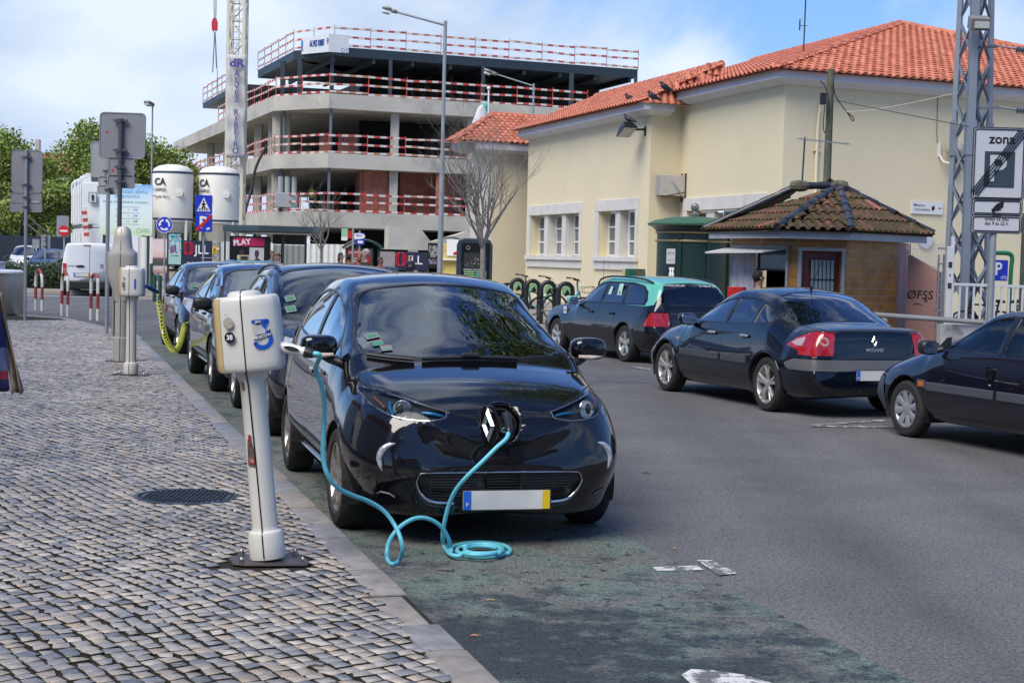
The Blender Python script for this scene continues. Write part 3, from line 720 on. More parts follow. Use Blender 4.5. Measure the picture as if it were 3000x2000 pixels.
def leafy_tree(label,x,y,h,rx,seed,n=9000,size=.22,zb=.25,group=None,name='leafy_tree',m=None,lean=(0,0)):
 rng=random.Random(seed);t=thing(name,label,'tree',(x,y,0),0,group)
 b=MB();b.tube([(0,0,0),(.1,0,h*.25),(0,.1,h*.5),(.1,0,h*.8)],[.3,.24,.16,.05],8)
 for i in range(6):
  a=rng.uniform(0,6.28);z0=h*rng.uniform(.25,.5);b.tube([(0,0,z0),(math.cos(a)*rx*.35,math.sin(a)*rx*.35,z0+h*.12),(math.cos(a)*rx*.7,math.sin(a)*rx*.7,z0+h*.28)],[.13,.08,.03],6)
 if lean[0]:b.tube([(0,0,h*.3),(lean[0]*.5,lean[1]*.5,h*.52),(lean[0]*1.2,lean[1]*1.2,h*.66)],[.2,.13,.05],8)
 b.build('trunk',BARK,t,smooth=50);bl=[]
 for i in range(13):
  a=rng.uniform(0,6.28);z=h*rng.uniform(zb+.08,.90);f=1-max(0,(z/h-.55))*1.5;rr=rx*rng.uniform(.2,.75)*f
  bl.append(((math.cos(a)*rr+lean[0],math.sin(a)*rr+lean[1],z),(rx*rng.uniform(.28,.46),rx*rng.uniform(.28,.46),h*rng.uniform(.08,.15))))
 leafmesh('crown',bl,n,size,m or LEAF,t,seed);return t
def bare_tree(label,base,h,spread,seed,r0=.09,name='bare_tree',forks=7,depth=5,first=.28):
 rng=random.Random(seed);t=thing(name,label,'tree',base,0);b=MB()
 def grow(p,d,ln,r,k):
  pts=[p];q=p.copy();dd=d.copy();n=4
  for i in range(n):
   dd=(dd+Vector((rng.uniform(-.30,.30),rng.uniform(-.30,.30),rng.uniform(-.04,.22)))).normalized();q=q+dd*ln/n;pts.append(q.copy())
  rs=[r*(1-.55*i/n)for i in range(n+1)];b.tube(pts,rs,5 if k>1 else 4,cap=False)
  if k<=0:return
  nb=rng.choice((3,4,4))if k>1 else 3
  for j in range(nb):
   f=rng.uniform(.35,1)if j else 1;i=min(n,int(f*n));o=pts[i];a=rng.uniform(0,6.28)
   side=Vector((math.cos(a),math.sin(a),0));nd=(dd+side*rng.uniform(.35,.75)*spread+Vector((0,0,.12))).normalized()
   grow(o,nd,ln*rng.uniform(.55,.8),rs[i]*.62,k-1)
 tr=MB();th=h*first;tr.tube([(0,0,0),(.01,0,th*.5),(0,.01,th)],[r0,r0*.8,r0*.72],10);tr.build('trunk',BARK,t,smooth=50)
 for j in range(forks):
  a=6.28*j/forks+rng.uniform(-.3,.3);z0=th*rng.uniform(.88,1);s_=rng.uniform(.2,.62)*spread if j else .04
  grow(Vector((0,0,z0)),Vector((math.cos(a)*s_,math.sin(a)*s_,1)).normalized(),h*rng.uniform(.22,.30),r0*.42,depth-2)
 b.build('branches',BARK,t);return t
# ---------------------------------------------------------------- roof tiles
def tiles(name,O,U,Vv,poly,m,parent,tw=.24,th=.36,r=None,amp=.055,seg=6,lift=.02,cols=None):
 """real curved tiles: O eave origin, U along the eave, Vv up the slope, poly in (u, v) metres"""
 O=Vector(O);U=Vector(U).normalized();Vv=Vector(Vv).normalized();Nn=U.cross(Vv).normalized()
 if Nn.z<0:Nn=-Nn
 us=[p[0]for p in poly];vs=[p[1]for p in poly];b=MB();rng=random.Random(4)
 b.pts([O+U*u+Vv*v-Nn*.015 for u,v in poly],[tuple(range(len(poly)))])
 for i in range(int(min(us)/tw)-1,int(max(us)/tw)+2):
  for j in range(0,int(max(vs)/th)+1):
   u=(i+.5)*tw;v=(j+.5)*th
   if not inpoly((u,v),poly)and not inpoly((u,v-th*.3),poly):continue
   if cols:b.mi=rng.choices(range(len(cols)),cols)[0]
   jx=rng.uniform(-.006,.006);V=[]
   for e,(vv,lf,wd)in enumerate(((v-th*.58,.034,1.0),(v+th*.5,.0,.88))):
    for k in range(seg+1):
     a=math.pi*k/seg;V.append(O+U*(u+jx-math.cos(a)*tw*.36*wd)+Vv*vv+Nn*(lf+lift+math.sin(a)*amp))
   for k in range(seg+1):# thickness at the open lower end
    a=math.pi*k/seg;V.append(O+U*(u+jx-math.cos(a)*tw*.36*.76)+Vv*(v-th*.57)+Nn*(.034+lift+math.sin(a)*amp-.016))
   n=seg+1
   b.pts(V,[(k,k+1,n+k+1,n+k)for k in range(seg)]+[(2*n+k,2*n+k+1,k+1,k)for k in range(seg)])
   # channel tile between
   if True:
    V=[]
    for vv,lf in((v-th*.5,.02),(v+th*.5,0)):
     for k in range(4):
      a=math.pi*k/3;V.append(O+U*(u+tw/2-math.cos(a)*tw*.30)+Vv*vv+Nn*(lf+lift+.004-math.sin(a)*.018))
    b.pts(V,[(k,k+1,4+k+1,4+k)for k in range(3)])
 return b.build(name,m,parent,smooth=55)
def ridge(name,a,c,m,parent,r=.11,ln=.4,cols=None):
 a=Vector(a);c=Vector(c);d=(c-a);n=max(1,int(d.length/ln));b=MB();rng=random.Random(2)
 for i in range(n):
  p=a+d*i/n;q=a+d*(i+1.12)/n
  if cols:b.mi=rng.choices(range(len(cols)),cols)[0]
  b.cyl(p,q,r*1.12,r*.92,10)
 return b.build(name,m,parent,smooth=55)
# ---------------------------------------------------------------- building site
STEEL=mat('dark_steel',(.035,.05,.062),.5,.3,var=.1)
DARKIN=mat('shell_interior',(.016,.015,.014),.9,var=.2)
def brick_n(nt,N,L,b,c1,c2,mo,sc,ms,w=.5,h=.25,off=.5,rough=.8,ax='XZ',spec=.5):
 tc=N('ShaderNodeTexCoord');sp=N('ShaderNodeSeparateXYZ');cb=N('ShaderNodeCombineXYZ');L(tc.outputs['Object'],sp.inputs[0])
 if ax=='XZ':
  ad=N('ShaderNodeMath');ad.operation='ADD';L(sp.outputs[0],ad.inputs[0]);L(sp.outputs[1],ad.inputs[1]);L(ad.outputs[0],cb.inputs[0])
 else:L(sp.outputs[0],cb.inputs[0])
 L(sp.outputs[2],cb.inputs[1])
 br=N('ShaderNodeTexBrick');br.inputs['Scale'].default_value=sc;br.inputs['Mortar Size'].default_value=ms;br.inputs['Brick Width'].default_value=w;br.inputs['Row Height'].default_value=h;br.offset=off
 br.inputs['Color1'].default_value=(*c1,1);br.inputs['Color2'].default_value=(*c2,1);br.inputs['Mortar'].default_value=(*mo,1);br.inputs['Bias'].default_value=-.2
 L(cb.outputs[0],br.inputs[0]);
 n=N('ShaderNodeTexNoise');n.inputs['Scale'].default_value=3;n.inputs['Detail'].default_value=6;L(tc.outputs['Object'],n.inputs[0])
 r=N('ShaderNodeMapRange');r.inputs[1].default_value=.3;r.inputs[2].default_value=.7;r.inputs[3].default_value=.75;r.inputs[4].default_value=1.2;L(n.outputs[0],r.inputs[0])
 hs=N('ShaderNodeHueSaturation');L(br.outputs[0],hs.inputs['Color']);L(r.outputs[0],hs.inputs['Value']);L(hs.outputs[0],b.inputs['Base Color']);b.inputs['Roughness'].default_value=rough;b.inputs['Specular IOR Level'].default_value=spec
 bp=N('ShaderNodeBump');bp.inputs['Strength'].default_value=.6;bp.inputs['Distance'].default_value=.01;bp.invert=True;L(br.outputs['Fac'],bp.inputs['Height']);L(bp.outputs[0],b.inputs['Normal'])
BRICKR=node_mat('hollow_brick',lambda nt,N,L,b:brick_n(nt,N,L,b,(.42,.12,.07),(.32,.085,.05),(.25,.2,.17),3.2,.02))
site=thing('concrete_shell_building','unfinished concrete office block with red and white guard rails on every floor','building',(0,0,0))
pA=Vector((-15.1,97.7,0));pB=Vector((-11.36,95,0));dL_=Vector((-.36,1,0)).normalized();dR_=Vector((12.66,4.9,0)).normalized()
def outline(inset=0.,l=46,r=17,back=26):
 pts=[pA+dL_*l,pA,pB,pB+dR_*r];nin=[Vector((dL_.y,-dL_.x,0)),None,None,Vector((-dR_.y,dR_.x,0))]
 n1=Vector((dL_.y,-dL_.x,0));c=(pB-pA).normalized();n2=Vector((-c.y,c.x,0));n3=Vector((-dR_.y,dR_.x,0))
 q=[pts[0]+n1*inset,pts[1]+(n1+n2)*inset*.6,pts[2]+(n2+n3)*inset*.52,pts[3]+n3*inset]
 return q,[q[3]+n3*back,q[0]+dR_*back]
def slab(z0,z1,inset=0.,l=46,r=17,m=CONC,name='floor_slab',par=None,back=26):
 q,bk=outline(inset,l,r,back);poly=[(p.x,p.y)for p in q+bk]
 return MB().prism(poly,z1-z0,Matrix.Translation((0,0,z0))).build(name,m,par or site)
REDW=[mat('board_red',(.46,.06,.05),.7,var=.2,vscale=.7),mat('board_white',(.62,.59,.55),.6),mat('board_orange',(.48,.20,.12),.7),GALV,mat('post_red',(.5,.05,.03),.5)]
def stripes(b,a,c,h=.125,t=.03,rng=random):
 a=Vector(a);c=Vector(c);L=(c-a).length;n=max(1,int(L/.36));col=rng.choice((0,0,2))
 for i in range(n):
  if i%12==0:col=rng.choice((0,0,2))
  b.mi=col if i%2 else 1;b.beam(a+(c-a)*i/n,a+(c-a)*(i+1)/n,t,h)
def rails(z,pts,n=3,post=4,gap=.5,par=None):
 rng=random.Random(int(z*10));rows=[MB()for _ in range(n)];posts=[]
 for a,c in zip(pts,pts[1:]):
  a=Vector(a);c=Vector(c);L=(c-a).length;k=max(1,round(L/2.4))
  for i in range(k):
   p,q=a+(c-a)*i/k,a+(c-a)*(i+1)/k
   for j in range(n):
    zz=z+.09+gap*j;e1=rng.uniform(-.05,.05);e2=rng.uniform(-.05,.05)
    stripes(rows[j],(p.x,p.y,zz+e1),(q.x,q.y,zz+e2),rng=rng)
   posts.append(p)
 posts.append(Vector(pts[-1]))
 for b in rows:b.build('guard_rail',REDW,par or site)
 for p in posts:MB().beam((p.x,p.y+.04,z-.1),(p.x,p.y+.04,z+1.25),.05).build('rail_post',mat('post_red',(.5,.05,.03),.5)if post==4 else GALV,par or site)
for k,(z0,z1)in enumerate(((3.35,4.28),(6.92,7.80),(10.48,11.37))):
 slab(z0,z1)
 q,_=outline(.12,40 if k<2 else 22,17)
 rails(z1,q,gap=.50)
 # set-back core, dark rooms
slab(13.75,14.3,1.2,12,21,STEEL,'steel_deck')
for i in range(9):# deck ribs seen from below
 q,_=outline(1.3,12,20.5);a=q[1];p0=q[2]+(q[3]-q[2])*i/8;MB().beam((p0.x,p0.y,13.6),(p0.x-dL_.x*-14,p0.y+14,13.6),.18,.3).build('deck_beam',STEEL,site)
q,_=outline(1.15,11.8,21);rails(14.35,q,gap=.5,post=3)
sl2=Vector((-24.5,124,0));b=MB();q0=pA+dL_*13;q1=pA+dL_*29;n1=Vector((dL_.y,-dL_.x,0))
b.prism([(p.x,p.y)for p in(q1,q0,q0+n1*14,q1+n1*14)],.4,Matrix.Translation((0,0,13.0)));b.build('steel_deck',STEEL,site)
rails(13.45,[q1,q0],gap=.5,post=3)
def colm(p,z0,z1,w=.42,m=CONC,nm='column'):MB().box((p.x,p.y,(z0+z1)/2),(w,w,z1-z0)).build(nm,m,site)
for lv,(z0,z1)in enumerate(((.12,3.35),(4.28,6.92),(7.8,10.48))):
 q,bk=outline(1.1,40,16.5)
 for px in((805,1149,1372)if lv else(1210,)):
  p=hit2(px,(q[2].x,q[2].y),dR_)if px>950 else hit2(px,(q[1].x,q[1].y),(q[2]-q[1]).normalized());colm(p,z0,z1,.62 if lv==0 else .5)
 for t_ in(1.5,6,11,17,24,32):colm(q[1]+dL_*t_,z0,z1,.5)
for px in(820,870,963,1133,1403,1660,1847):# slender steel posts under the roof deck
 q,_=outline(1.3,12,21);p=hit2(px,(q[2].x,q[2].y),dR_)if px>950 else hit2(px,(q[1].x,q[1].y),(q[2]-q[1]).normalized());colm(p,11.37,13.75,.22 if px%2 else .3,STEEL,'steel_post')
for px,z0,z1 in((820,4.28,6.92),(962,7.8,10.48),(960,4.28,6.92),(826,7.8,10.48)):
 q,_=outline(.5,12,20);p=hit2(px,(q[2].x,q[2].y),dR_)if px>950 else hit2(px,(q[1].x,q[1].y),(q[2]-q[1]).normalized());colm(p,z0,z1,.16,mat('prop_steel',(.14,.17,.2),.5,.4),'steel_post')
# inner walls
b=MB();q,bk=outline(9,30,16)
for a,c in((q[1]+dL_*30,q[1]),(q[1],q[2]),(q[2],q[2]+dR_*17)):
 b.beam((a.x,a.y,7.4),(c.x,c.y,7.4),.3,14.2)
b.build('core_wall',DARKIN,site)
q,_=outline(1.4,20,16)
b=MB();a=hit2(1060,(q[2].x,q[2].y),dR_);c=hit2(1145,(q[2].x,q[2].y),dR_);b.beam((a.x,a.y,5.6),(c.x,c.y,5.6),.2,2.6)
a2=hit2(1155,(q[2].x,q[2].y),dR_);c2=a2+Vector((0,6,0));b.beam((a.x-.1,a.y,5.6),(a.x-1.0,a.y+6,5.6),.2,2.6)
b.build('brick_wall',BRICKR,site)
b=MB();a=hit2(1165,(q[2].x,q[2].y+1.0),dR_);c=hit2(1275,(q[2].x,q[2].y+1.0),dR_);b.beam((a.x,a.y,5.6),(c.x,c.y,5.6),.2,2.6)
a=hit2(1280,(q[2].x,q[2].y),dR_);b.beam((a.x,a.y-1,5.6),(a.x+1.2,a.y+4,5.6),.25,2.6);b.build('brick_wall',BRICKR,site)
b=MB();a=hit2(1195,(q[2].x,q[2].y-3),dR_);c=hit2(1400,(q[2].x,q[2].y-3),dR_);b.prism([(-1.5,0),(0,.0),(5.5,.0),(5.5,.9),(3.5,1.2),(1.2,.5),(.6,1.2),(-1.5,1.35)],.8,frame((a.x,a.y,2.1),dR_));b.build('transfer_beam',CONC,site)
# brick pallets and pumping gear on the floors
for px0,px1,yt,yb in((932,968,381,446),(987,1044,380,446)):
 c,w_,h_=box_panel(px0,px1,yt,yb,97.5);t=thing('brick_pallet','wrapped stack of red hollow bricks, %s of the two on the second floor'%('left' if px0<950 else 'wider right'),'bricks',(c.x,c.y+1.2,7.8),0,'brick pallets on the second floor')
 b=MB();b.box((0,0,h_/2+.06),(w_,1.1,h_-.1),bev=.03);b.build('brick_stack',node_mat('stacked_brick',lambda nt,N,L,bb:brick_n(nt,N,L,bb,(.42,.13,.09),(.34,.09,.06),(.4,.25,.2),5,.03)),t);b=MB();b.box((0,0,.03),(w_,1.1,.06));b.build('pallet',mat('pallet_wood',(.3,.2,.1),.8),t)
t=thing('mortar_pump','pale grey mortar pump with three upright cylinders on the first floor','machine',(P(838,600,97).x,97.5,4.28))
b=MB();b.box((0,0,.7),(1.4,1,.9),bev=.04);b.build('pump_body',mat('pump_grey',(.42,.44,.44),.5),t)
for i in(-1,0,1):MB().cyl((i*.42,0,1.15),(i*.42,0,2.15),.17,n=12).build('cylinder',mat('pump_grey',(.42,.44,.44),.5),t,smooth=40)
b=MB();b.tube(smoothpath([P(782,425,96),P(750,490,95.6),P(735,560,95.2),(P(712,640,94.5))],5),.09,8);o=b.build('pump_hose',BLACK,None,smooth=60);props(o,'black concrete hose hanging down the front of the unfinished building','hose')
# banner on the roof rail
bn=thing('company_banner','white banner with blue lettering hung on the roof rail of the unfinished building','banner',(0,0,0))
c0=P(884,128,98.0);c1=P(963,121,94.6);c2=P(1022,126,95.2);WB=mat('banner_white',(.72,.73,.74),.6,var=.05)
b=MB();hh=1.18*.5
V=[(c0.x,c0.y,zat(886,160,98.0)),(c1.x,c1.y,zat(955,152,94.6)),(c2.x,c2.y,zat(1022,156,95.2)),(c2.x,c2.y,zat(1022,104,95.2)),(c1.x,c1.y,zat(965,99,94.6)),(c0.x,c0.y,zat(886,112,98.0))]
V2=[(x,y+.03,z)for x,y,z in V];b.pts(V+V2,[(0,1,4,5),(1,2,3,4),(6,7,10,11),(7,8,9,10),(0,1,7,6),(1,2,8,7),(2,3,9,8),(3,4,10,9),(4,5,11,10),(5,0,6,11)]);b.build('banner_cloth',WB,bn)
NAVY=mat('navy_letters',(.02,.06,.28),.5)
m0=(Vector(V[0])+Vector(V[1])+Vector(V[4])+Vector(V[5]))/4;M=frame(m0+Vector((0.04,-.05,.03)),Vector(V[1])-Vector(V[0]));M2=frame((Vector(V[1])+Vector(V[2])+Vector(V[3])+Vector(V[4]))/4+Vector((-.2,-.05,.02)),Vector(V[2])-Vector(V[1]))
writing('banner_text','ALVES RIBEI',.52,NAVY,bn,M@Matrix.Translation((.25,.02,.03)),.01,.012,sx=.80)
writing('banner_text','RO, S.A.',.50,NAVY,bn,M2@Matrix.Translation((-.0,.06,.03)),.01,.012,sx=.66)
writing('banner_logo','R',.9,mat('logo_blue',(.02,.2,.5),.5),bn,M@Matrix.Translation((-1.95,-.05,.03)),.01,.02,sx=.6)
for k in(-1,1):MB().tube([M2@Vector((.62+.16*k+.11*math.cos(t),-.42+.11*math.sin(t),.04))for t in[2*math.pi*i/12 for i in range(12)]],.018,4,closed=True).build('seal_mark',NAVY,bn)
# ---------------------------------------------------------------- tower crane with vertical banner
cr_=thing('tower_crane','cream lattice mast of a tower crane in front of the unfinished building','crane',(0,0,0));CM=mat('crane_cream',(.62,.58,.46),.5)
Yc=92.;xl=xat(668,400,Yc);xr=xat(714,400,Yc);cx=(xl+xr)/2;hw=(xr-xl)/2;top=zat(680,-120,Yc);z0=.12
for sx in(-1,1):
 for sy in(-1,1):MB().beam((cx+sx*hw,Yc+sy*hw,z0),(cx+sx*hw,Yc+sy*hw,top),.17).build('mast_leg',CM,cr_)
b=MB();z=z0+.3;k=0
while z<top-1:
 for sy in(-1,1):
  b.beam((cx-hw*(-1)**k,Yc+sy*hw,z),(cx+hw*(-1)**k,Yc+sy*hw,z+1.05),.07);b.beam((cx+sy*hw,Yc-hw*(-1)**k,z),(cx+sy*hw,Yc+hw*(-1)**k,z+1.05),.07)
  b.beam((cx-hw,Yc+sy*hw,z),(cx+hw,Yc+sy*hw,z),.06)
 z+=1.05;k+=1
b.build('lattice',CM,cr_)
b=MB()
for s in(-.16,.16):b.beam((cx+s-.05,Yc-.1,1),(cx+s-.05,Yc-.1,top-.2),.035)
z=1
while z<top-.3:b.beam((cx-.21,Yc-.1,z),(cx+.11,Yc-.1,z),.03);z+=.32
b.build('ladder',mat('ladder_grey',(.2,.21,.23),.5),cr_)
vb=thing('mast_banner','tall white banner with vertical purple lettering tied to the crane mast','banner',(0,0,0))
zb_,zt_=zat(690,462,Yc-1),zat(690,160,Yc-1);b=MB();rngb=random.Random(3);xa=xat(666,300,Yc-1)-.05;xb=xat(718,300,Yc-1)+.02;n=22;m_=8
V=[(xa+(xb-xa)*i/m_+.03*math.sin(j*.7),Yc-1+.05*math.sin(i*2.1+j*.5)+.04*math.sin(j*1.3),zb_+(zt_-zb_)*j/n)for j in range(n+1)for i in range(m_+1)]
b.pts(V,[(j*(m_+1)+i,j*(m_+1)+i+1,(j+1)*(m_+1)+i+1,(j+1)*(m_+1)+i)for j in range(n)for i in range(m_)]);o=b.build('banner_cloth',mat('old_banner',(.50,.49,.46),.7,var=.10),vb,smooth=60);md=o.modifiers.new('s','SOLIDIFY');md.thickness=.02
VI=mat('violet_letters',(.06,.06,.24),.6)
for i,ch in enumerate('ALVES RIBEIRO'):
 y=217+18.8*i
 if ch!=' ':writing('banner_letter',ch,.46,VI,vb,FR(Vector((xat(692-.5*i/1.5+2,y,Yc-1.25),Yc-1.25,zat(692,y,Yc-1.25)))),.01,.02)
writing('banner_logo','dR',.62,VI,vb,FR(Vector((xat(694,188,Yc-1.25),Yc-1.25,zat(694,186,Yc-1.25)))),.01,.05,sx=1.2)
# hook block on its ropes
hk=thing('crane_hook','red crane hook block hanging on ropes with a long sling','crane hook',(0,0,0));Yh=88;p=lambda x,y:P(x,y,Yh)
b=MB();b.prism([(-.14,-.34),(.14,-.34),(.16,.1),(.08,.33),(-.08,.33),(-.16,.1)],.2,FR(p(629,72)+Vector((0,.1,0))));b.build('hook_block',mat('hook_red',(.5,.02,.03),.5),hk)
b=MB();[b.beam(p(x,-60),p(x2,54),.02)for x,x2 in((625,627),(629,629),(633,631),(637,633))];b.build('hoist_rope',STEEL,hk)
b=MB();b.tube([p(629+4*math.cos(t),92+5*math.sin(t))for t in[6.28*i/10 for i in range(10)]],.02,5,closed=True);b.beam(p(629,98),p(623,213),.05);b.beam(p(630,98),p(634,200),.04);b.beam(p(631,98),p(640,290),.03);b.build('sling',mat('sling_grey',(.12,.14,.17),.7),hk)
# ---------------------------------------------------------------- silos
def silo(px0,px1,yt,yb,Y,label,tx):
 cx=xat((px0+px1)/2,600,Y);R=(px1-px0)/2*Y/F0;zt_=zat((px0+px1)/2,yt,Y);zb_=zat((px0+px1)/2,yb,Y)
 t=thing('cement_silo',label,'silo',(cx,Y,.12),0,'mortar silos beside the crane');zt_-=.12;zb_-=.12;SM=mat('silo_cream',(.70,.68,.60),.5,var=.06,vscale=.8,dirt=(.5,.46,.38),dscale=1.2,dpos=(.6,.85))
 b=MB();b.lathe([(R,zb_),(R,zt_-.42),(R*.93,zt_-.26),(R*.7,zt_-.1),(R*.35,zt_-.01),(.01,zt_)],n=36,cap=False);b.build('drum',SM,t,smooth=35)
 b=MB();b.lathe([(R*.98,zb_),(.22,.9),(.2,.75)],n=32);b.build('cone',mat('silo_cone',(.55,.52,.42),.5,var=.1),t,smooth=40)
 for z in(zb_+.08,zt_-.52):
  b=MB();b.lathe([(R+.012,z),(R+.012,z+.11)],n=36,cap=False);b.build('band',mat('band_navy',(.03,.045,.08),.5),t)
 for sx in(-1,1):
  for sy in(-1,1):
   MB().beam((sx*R*.8,sy*R*.55,0),(sx*R*.8,sy*R*.55,zb_+.1),.13).build('leg',SM,t)
 b=MB();
 for sy in(-1,1):b.beam((-R*.8,sy*R*.55,.2),(0,sy*R*.55,zb_-.4),.07);b.beam((R*.8,sy*R*.55,.2),(0,sy*R*.55,zb_-.4),.07)
 b.build('brace',SM,t)
 def wr(s,size,a,z,bold=.01,m=mat('silo_letters',(.03,.035,.04),.6)):
  R_=R+.02;M=frame((R_*math.sin(a),-R_*math.cos(a),z),(math.cos(a),math.sin(a),0));writing('silo_text',s,size,m,t,M,.004,bold)
 wr('CA',.52,tx,zt_-1.0,.03);wr('CIARGA',.24,tx,zt_-1.42);wr('Massas Secas',.20,tx+.1,zt_-1.78,.0)
 b=MB();a=.55;c=Vector((R*math.sin(a),-R*math.cos(a),zb_+(zt_-zb_)*.5));b.lathe([(.2,-.1),(.2,.12),(.16,.14),(.01,.14)],c,'Y',14);
 for k in range(4):b.beam(c+Vector((0,-.1,0)),c+Vector((.3*math.cos(k*1.6+.4),-.05,.3*math.sin(k*1.6+.4))),.04)
 b.build('manhole_hatch',SM,t);return t
silo(447,564,482,650,86,'white mortar silo on legs, the left one behind the billboard',-.45)
silo(583,699,487,655,87,'white mortar silo on legs, the right one beside the crane mast',-.62)
# ---------------------------------------------------------------- site cabins
cb_=thing('site_cabins','stacked white site cabins with air conditioners and white pipes','cabin',(0,0,0));CW=mat('cabin_white',(.70,.71,.72),.5,var=.05);Yq=80
corner=Vector((xat(241,600,Yq),Yq,0));dz_=Vector((-.36,1,0)).normalized();dxx=Vector((1,.05,0)).normalized()
def cab(z0,z1,wr_,ln):
 q=[corner,corner+dxx*wr_,corner+dxx*wr_+dz_*ln,corner+dz_*ln];return MB().prism([(a.x,a.y)for a in q],z1-z0,Matrix.Translation((0,0,z0))).build('cabin_box',CW,cb_,bev=.03)
zt_=zat(241,535,Yq);zm_=zat(241,657,Yq);cab(zm_,zt_,3.0,6.5);cab(.12,zm_-.2,3.0,6.5)
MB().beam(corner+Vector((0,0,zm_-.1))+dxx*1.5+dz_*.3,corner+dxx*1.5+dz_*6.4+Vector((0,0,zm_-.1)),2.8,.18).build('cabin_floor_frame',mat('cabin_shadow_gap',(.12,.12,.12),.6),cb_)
nl=Vector((-dz_.y,dz_.x,0))
for i in range(6):
 p=corner+dz_*(.4+i*1.15)+nl*.06
 for zz0,zz1 in((zm_+.1,zt_-.15),(.4,zm_-.4)):MB().beam((p.x,p.y,zz0),(p.x,p.y,zz1),.10,.06).build('drain_pipe',mat('pipe_white',(.75,.75,.75),.4),cb_)
 if i in(1,3,5):
  b=MB();b.tube(smoothpath([p+Vector((0,0,zt_-.5)),p+Vector((0,0,zt_+.15)),p-nl*.35+Vector((0,0,zt_+.35)),p-nl*.8+Vector((0,0,zt_+.1))],4),.05,6);b.build('hose',mat('pipe_white',(.75,.75,.75),.4),cb_)
for i,o_ in enumerate((.3,2.1,3.9)):
 c=corner+dxx*.75+dz_*(o_+.4);b=MB();b.box((c.x,c.y,zt_+.26),(1.0,.5,.5),bev=.03);u=b.build('air_conditioner',mat('ac_white',(.6,.61,.6),.5),cb_)
 MB().box((c.x+.12,c.y-.26,zt_+.27),(.62,.02,.36)).build('fan_grille',mat('fan_dark',(.05,.055,.06),.6),u)
c=P(256,600,Yq-.05);MB().box((xat(262,600,Yq)+.1,Yq-.02+.09,zat(262,610,Yq)),(.95,.05,1.95)).build('door',mat('cabin_door',(.6,.61,.63),.5),cb_)
b=MB();b.prism(rrect(.44,.56,.04),.03,FR(P(272,579,Yq-.12)));w_=b.build('window',mat('cabin_window_frame',(.25,.26,.28),.5),cb_);MB().prism(rrect(.34,.46,.02),.02,FR(P(272,579,Yq-.16))).build('pane',mat('cabin_pane',(.55,.57,.6),.3),w_);MB().prism([(-.04,-.16),(.04,-.16),(.07,.08),(0,.18),(-.07,.08)],.02,FR(P(272,579,Yq-.19))).build('figure_mark',BLACK,w_)
st=thing('hazard_board','red and white striped hazard board leaning on the site cabins','barrier board',(0,0,0));b=MB();a=P(246,608,Yq-.5);c=P(254,692,Yq-.5)
for i in range(8):b.mi=i%2;b.beam(a+(c-a)*i/8,a+(c-a)*(i+1)/8,.04,.26)
b.build('board',[mat('board_white',(.62,.59,.55),.6),mat('board_red',(.46,.06,.05),.7,var=.2,vscale=.7)],st)
# ---------------------------------------------------------------- signs
def pole(px0,y0,px1,y1,Y,r,m=GALV):
 a=P(px0,y0,Y);b_=Vector((a.x,Y,0));return a
def sign_back(label,base,plates,top,r,m=SIGNBACK,tilt=0.,pm=GALV,stickers=()):
 """base: world point on ground; plates: (cx, cz, w, h, corner radius) relative to pole, backs towards the viewer"""
 t=thing('road_sign',label,'road sign',base);b=MB();b.cyl((0,0,-.02),(0,0,top),r,n=14);b.build('pole',pm,t,smooth=50)
 for k,(cx,cz,w,h,rr)in enumerate(plates):
  M=frame((cx,r+.03,cz),(1,0,0))@Matrix.Rotation(tilt,4,'Z');p=MB().prism(rrect(w,h,rr),.012,M).build('sign_plate',m,t)
  b=MB();poly=rrect(w,h,rr);b.tube([M@Vector((x,y,.010))for x,y in poly],.011,5,closed=True);b.build('plate_rim',m,p)
  for s in((-.33,.33)if h>.4 else(0,)):
   b=MB();b.box((0,0,cz+s*h),(.20 if h>.4 else .15,.05,.03));b.cyl((0,0,cz+s*h-.025),(0,0,cz+s*h+.025),r+.012,n=14);b.build('clamp',mat('clamp_dark',(.10,.10,.11),.5,.5),t)
 for cx,cz,w,h,mm in stickers:MB().prism(rrect(w,h,.004),.002,FR((cx,r+.018,cz))).build('sticker',mm,t)
 return t
def rel(px,y,px0,Y,base_z=.12):p=P(px,y,Y);return p.x-xat(px0,935,Y),p.z-base_z
def plate_rel(x0,x1,y0,y1,pxp,Y,rr=.03):
 c,w,h=box_panel(x0,x1,y0,y1,Y);return(c.x-xat(pxp,(y0+y1)/2,Y),c.z-.12,w,h,rr)
S1=mat('sticker_pale',(.45,.45,.47),.6);S2=mat('sticker_red',(.45,.03,.04),.5);S3=mat('sticker_dark',(.04,.04,.05),.5)
Y=34.07;sign_back('grey back of a tall stacked road sign, leftmost, behind the steel bin',G(73,935,.12),[plate_rel(27,116,441,562,72,Y,.07),plate_rel(26,115,566,592,72,Y),plate_rel(24,116,594,620,72,Y)],zat(72,439,Y)-.12,.035,
 stickers=[(-.27,zat(0,608,Y)+.0,.08,.05,S3),(.17,zat(0,606,Y),.16,.05,S1)])
Y=29.1;sign_back('pale grey sign back half hidden behind the larger square sign',G(312,977,.12),[plate_rel(258,352,417,518,311,Y,.06),plate_rel(281,340,519,544,311,Y),plate_rel(278,344,545,568,311,Y)],zat(311,420,Y)-.12,.036,m=mat('sign_back_pale',(.34,.37,.37),.5,.2))
Y=23.;bs=Vector((xat(347,900,Y),Y,.12))
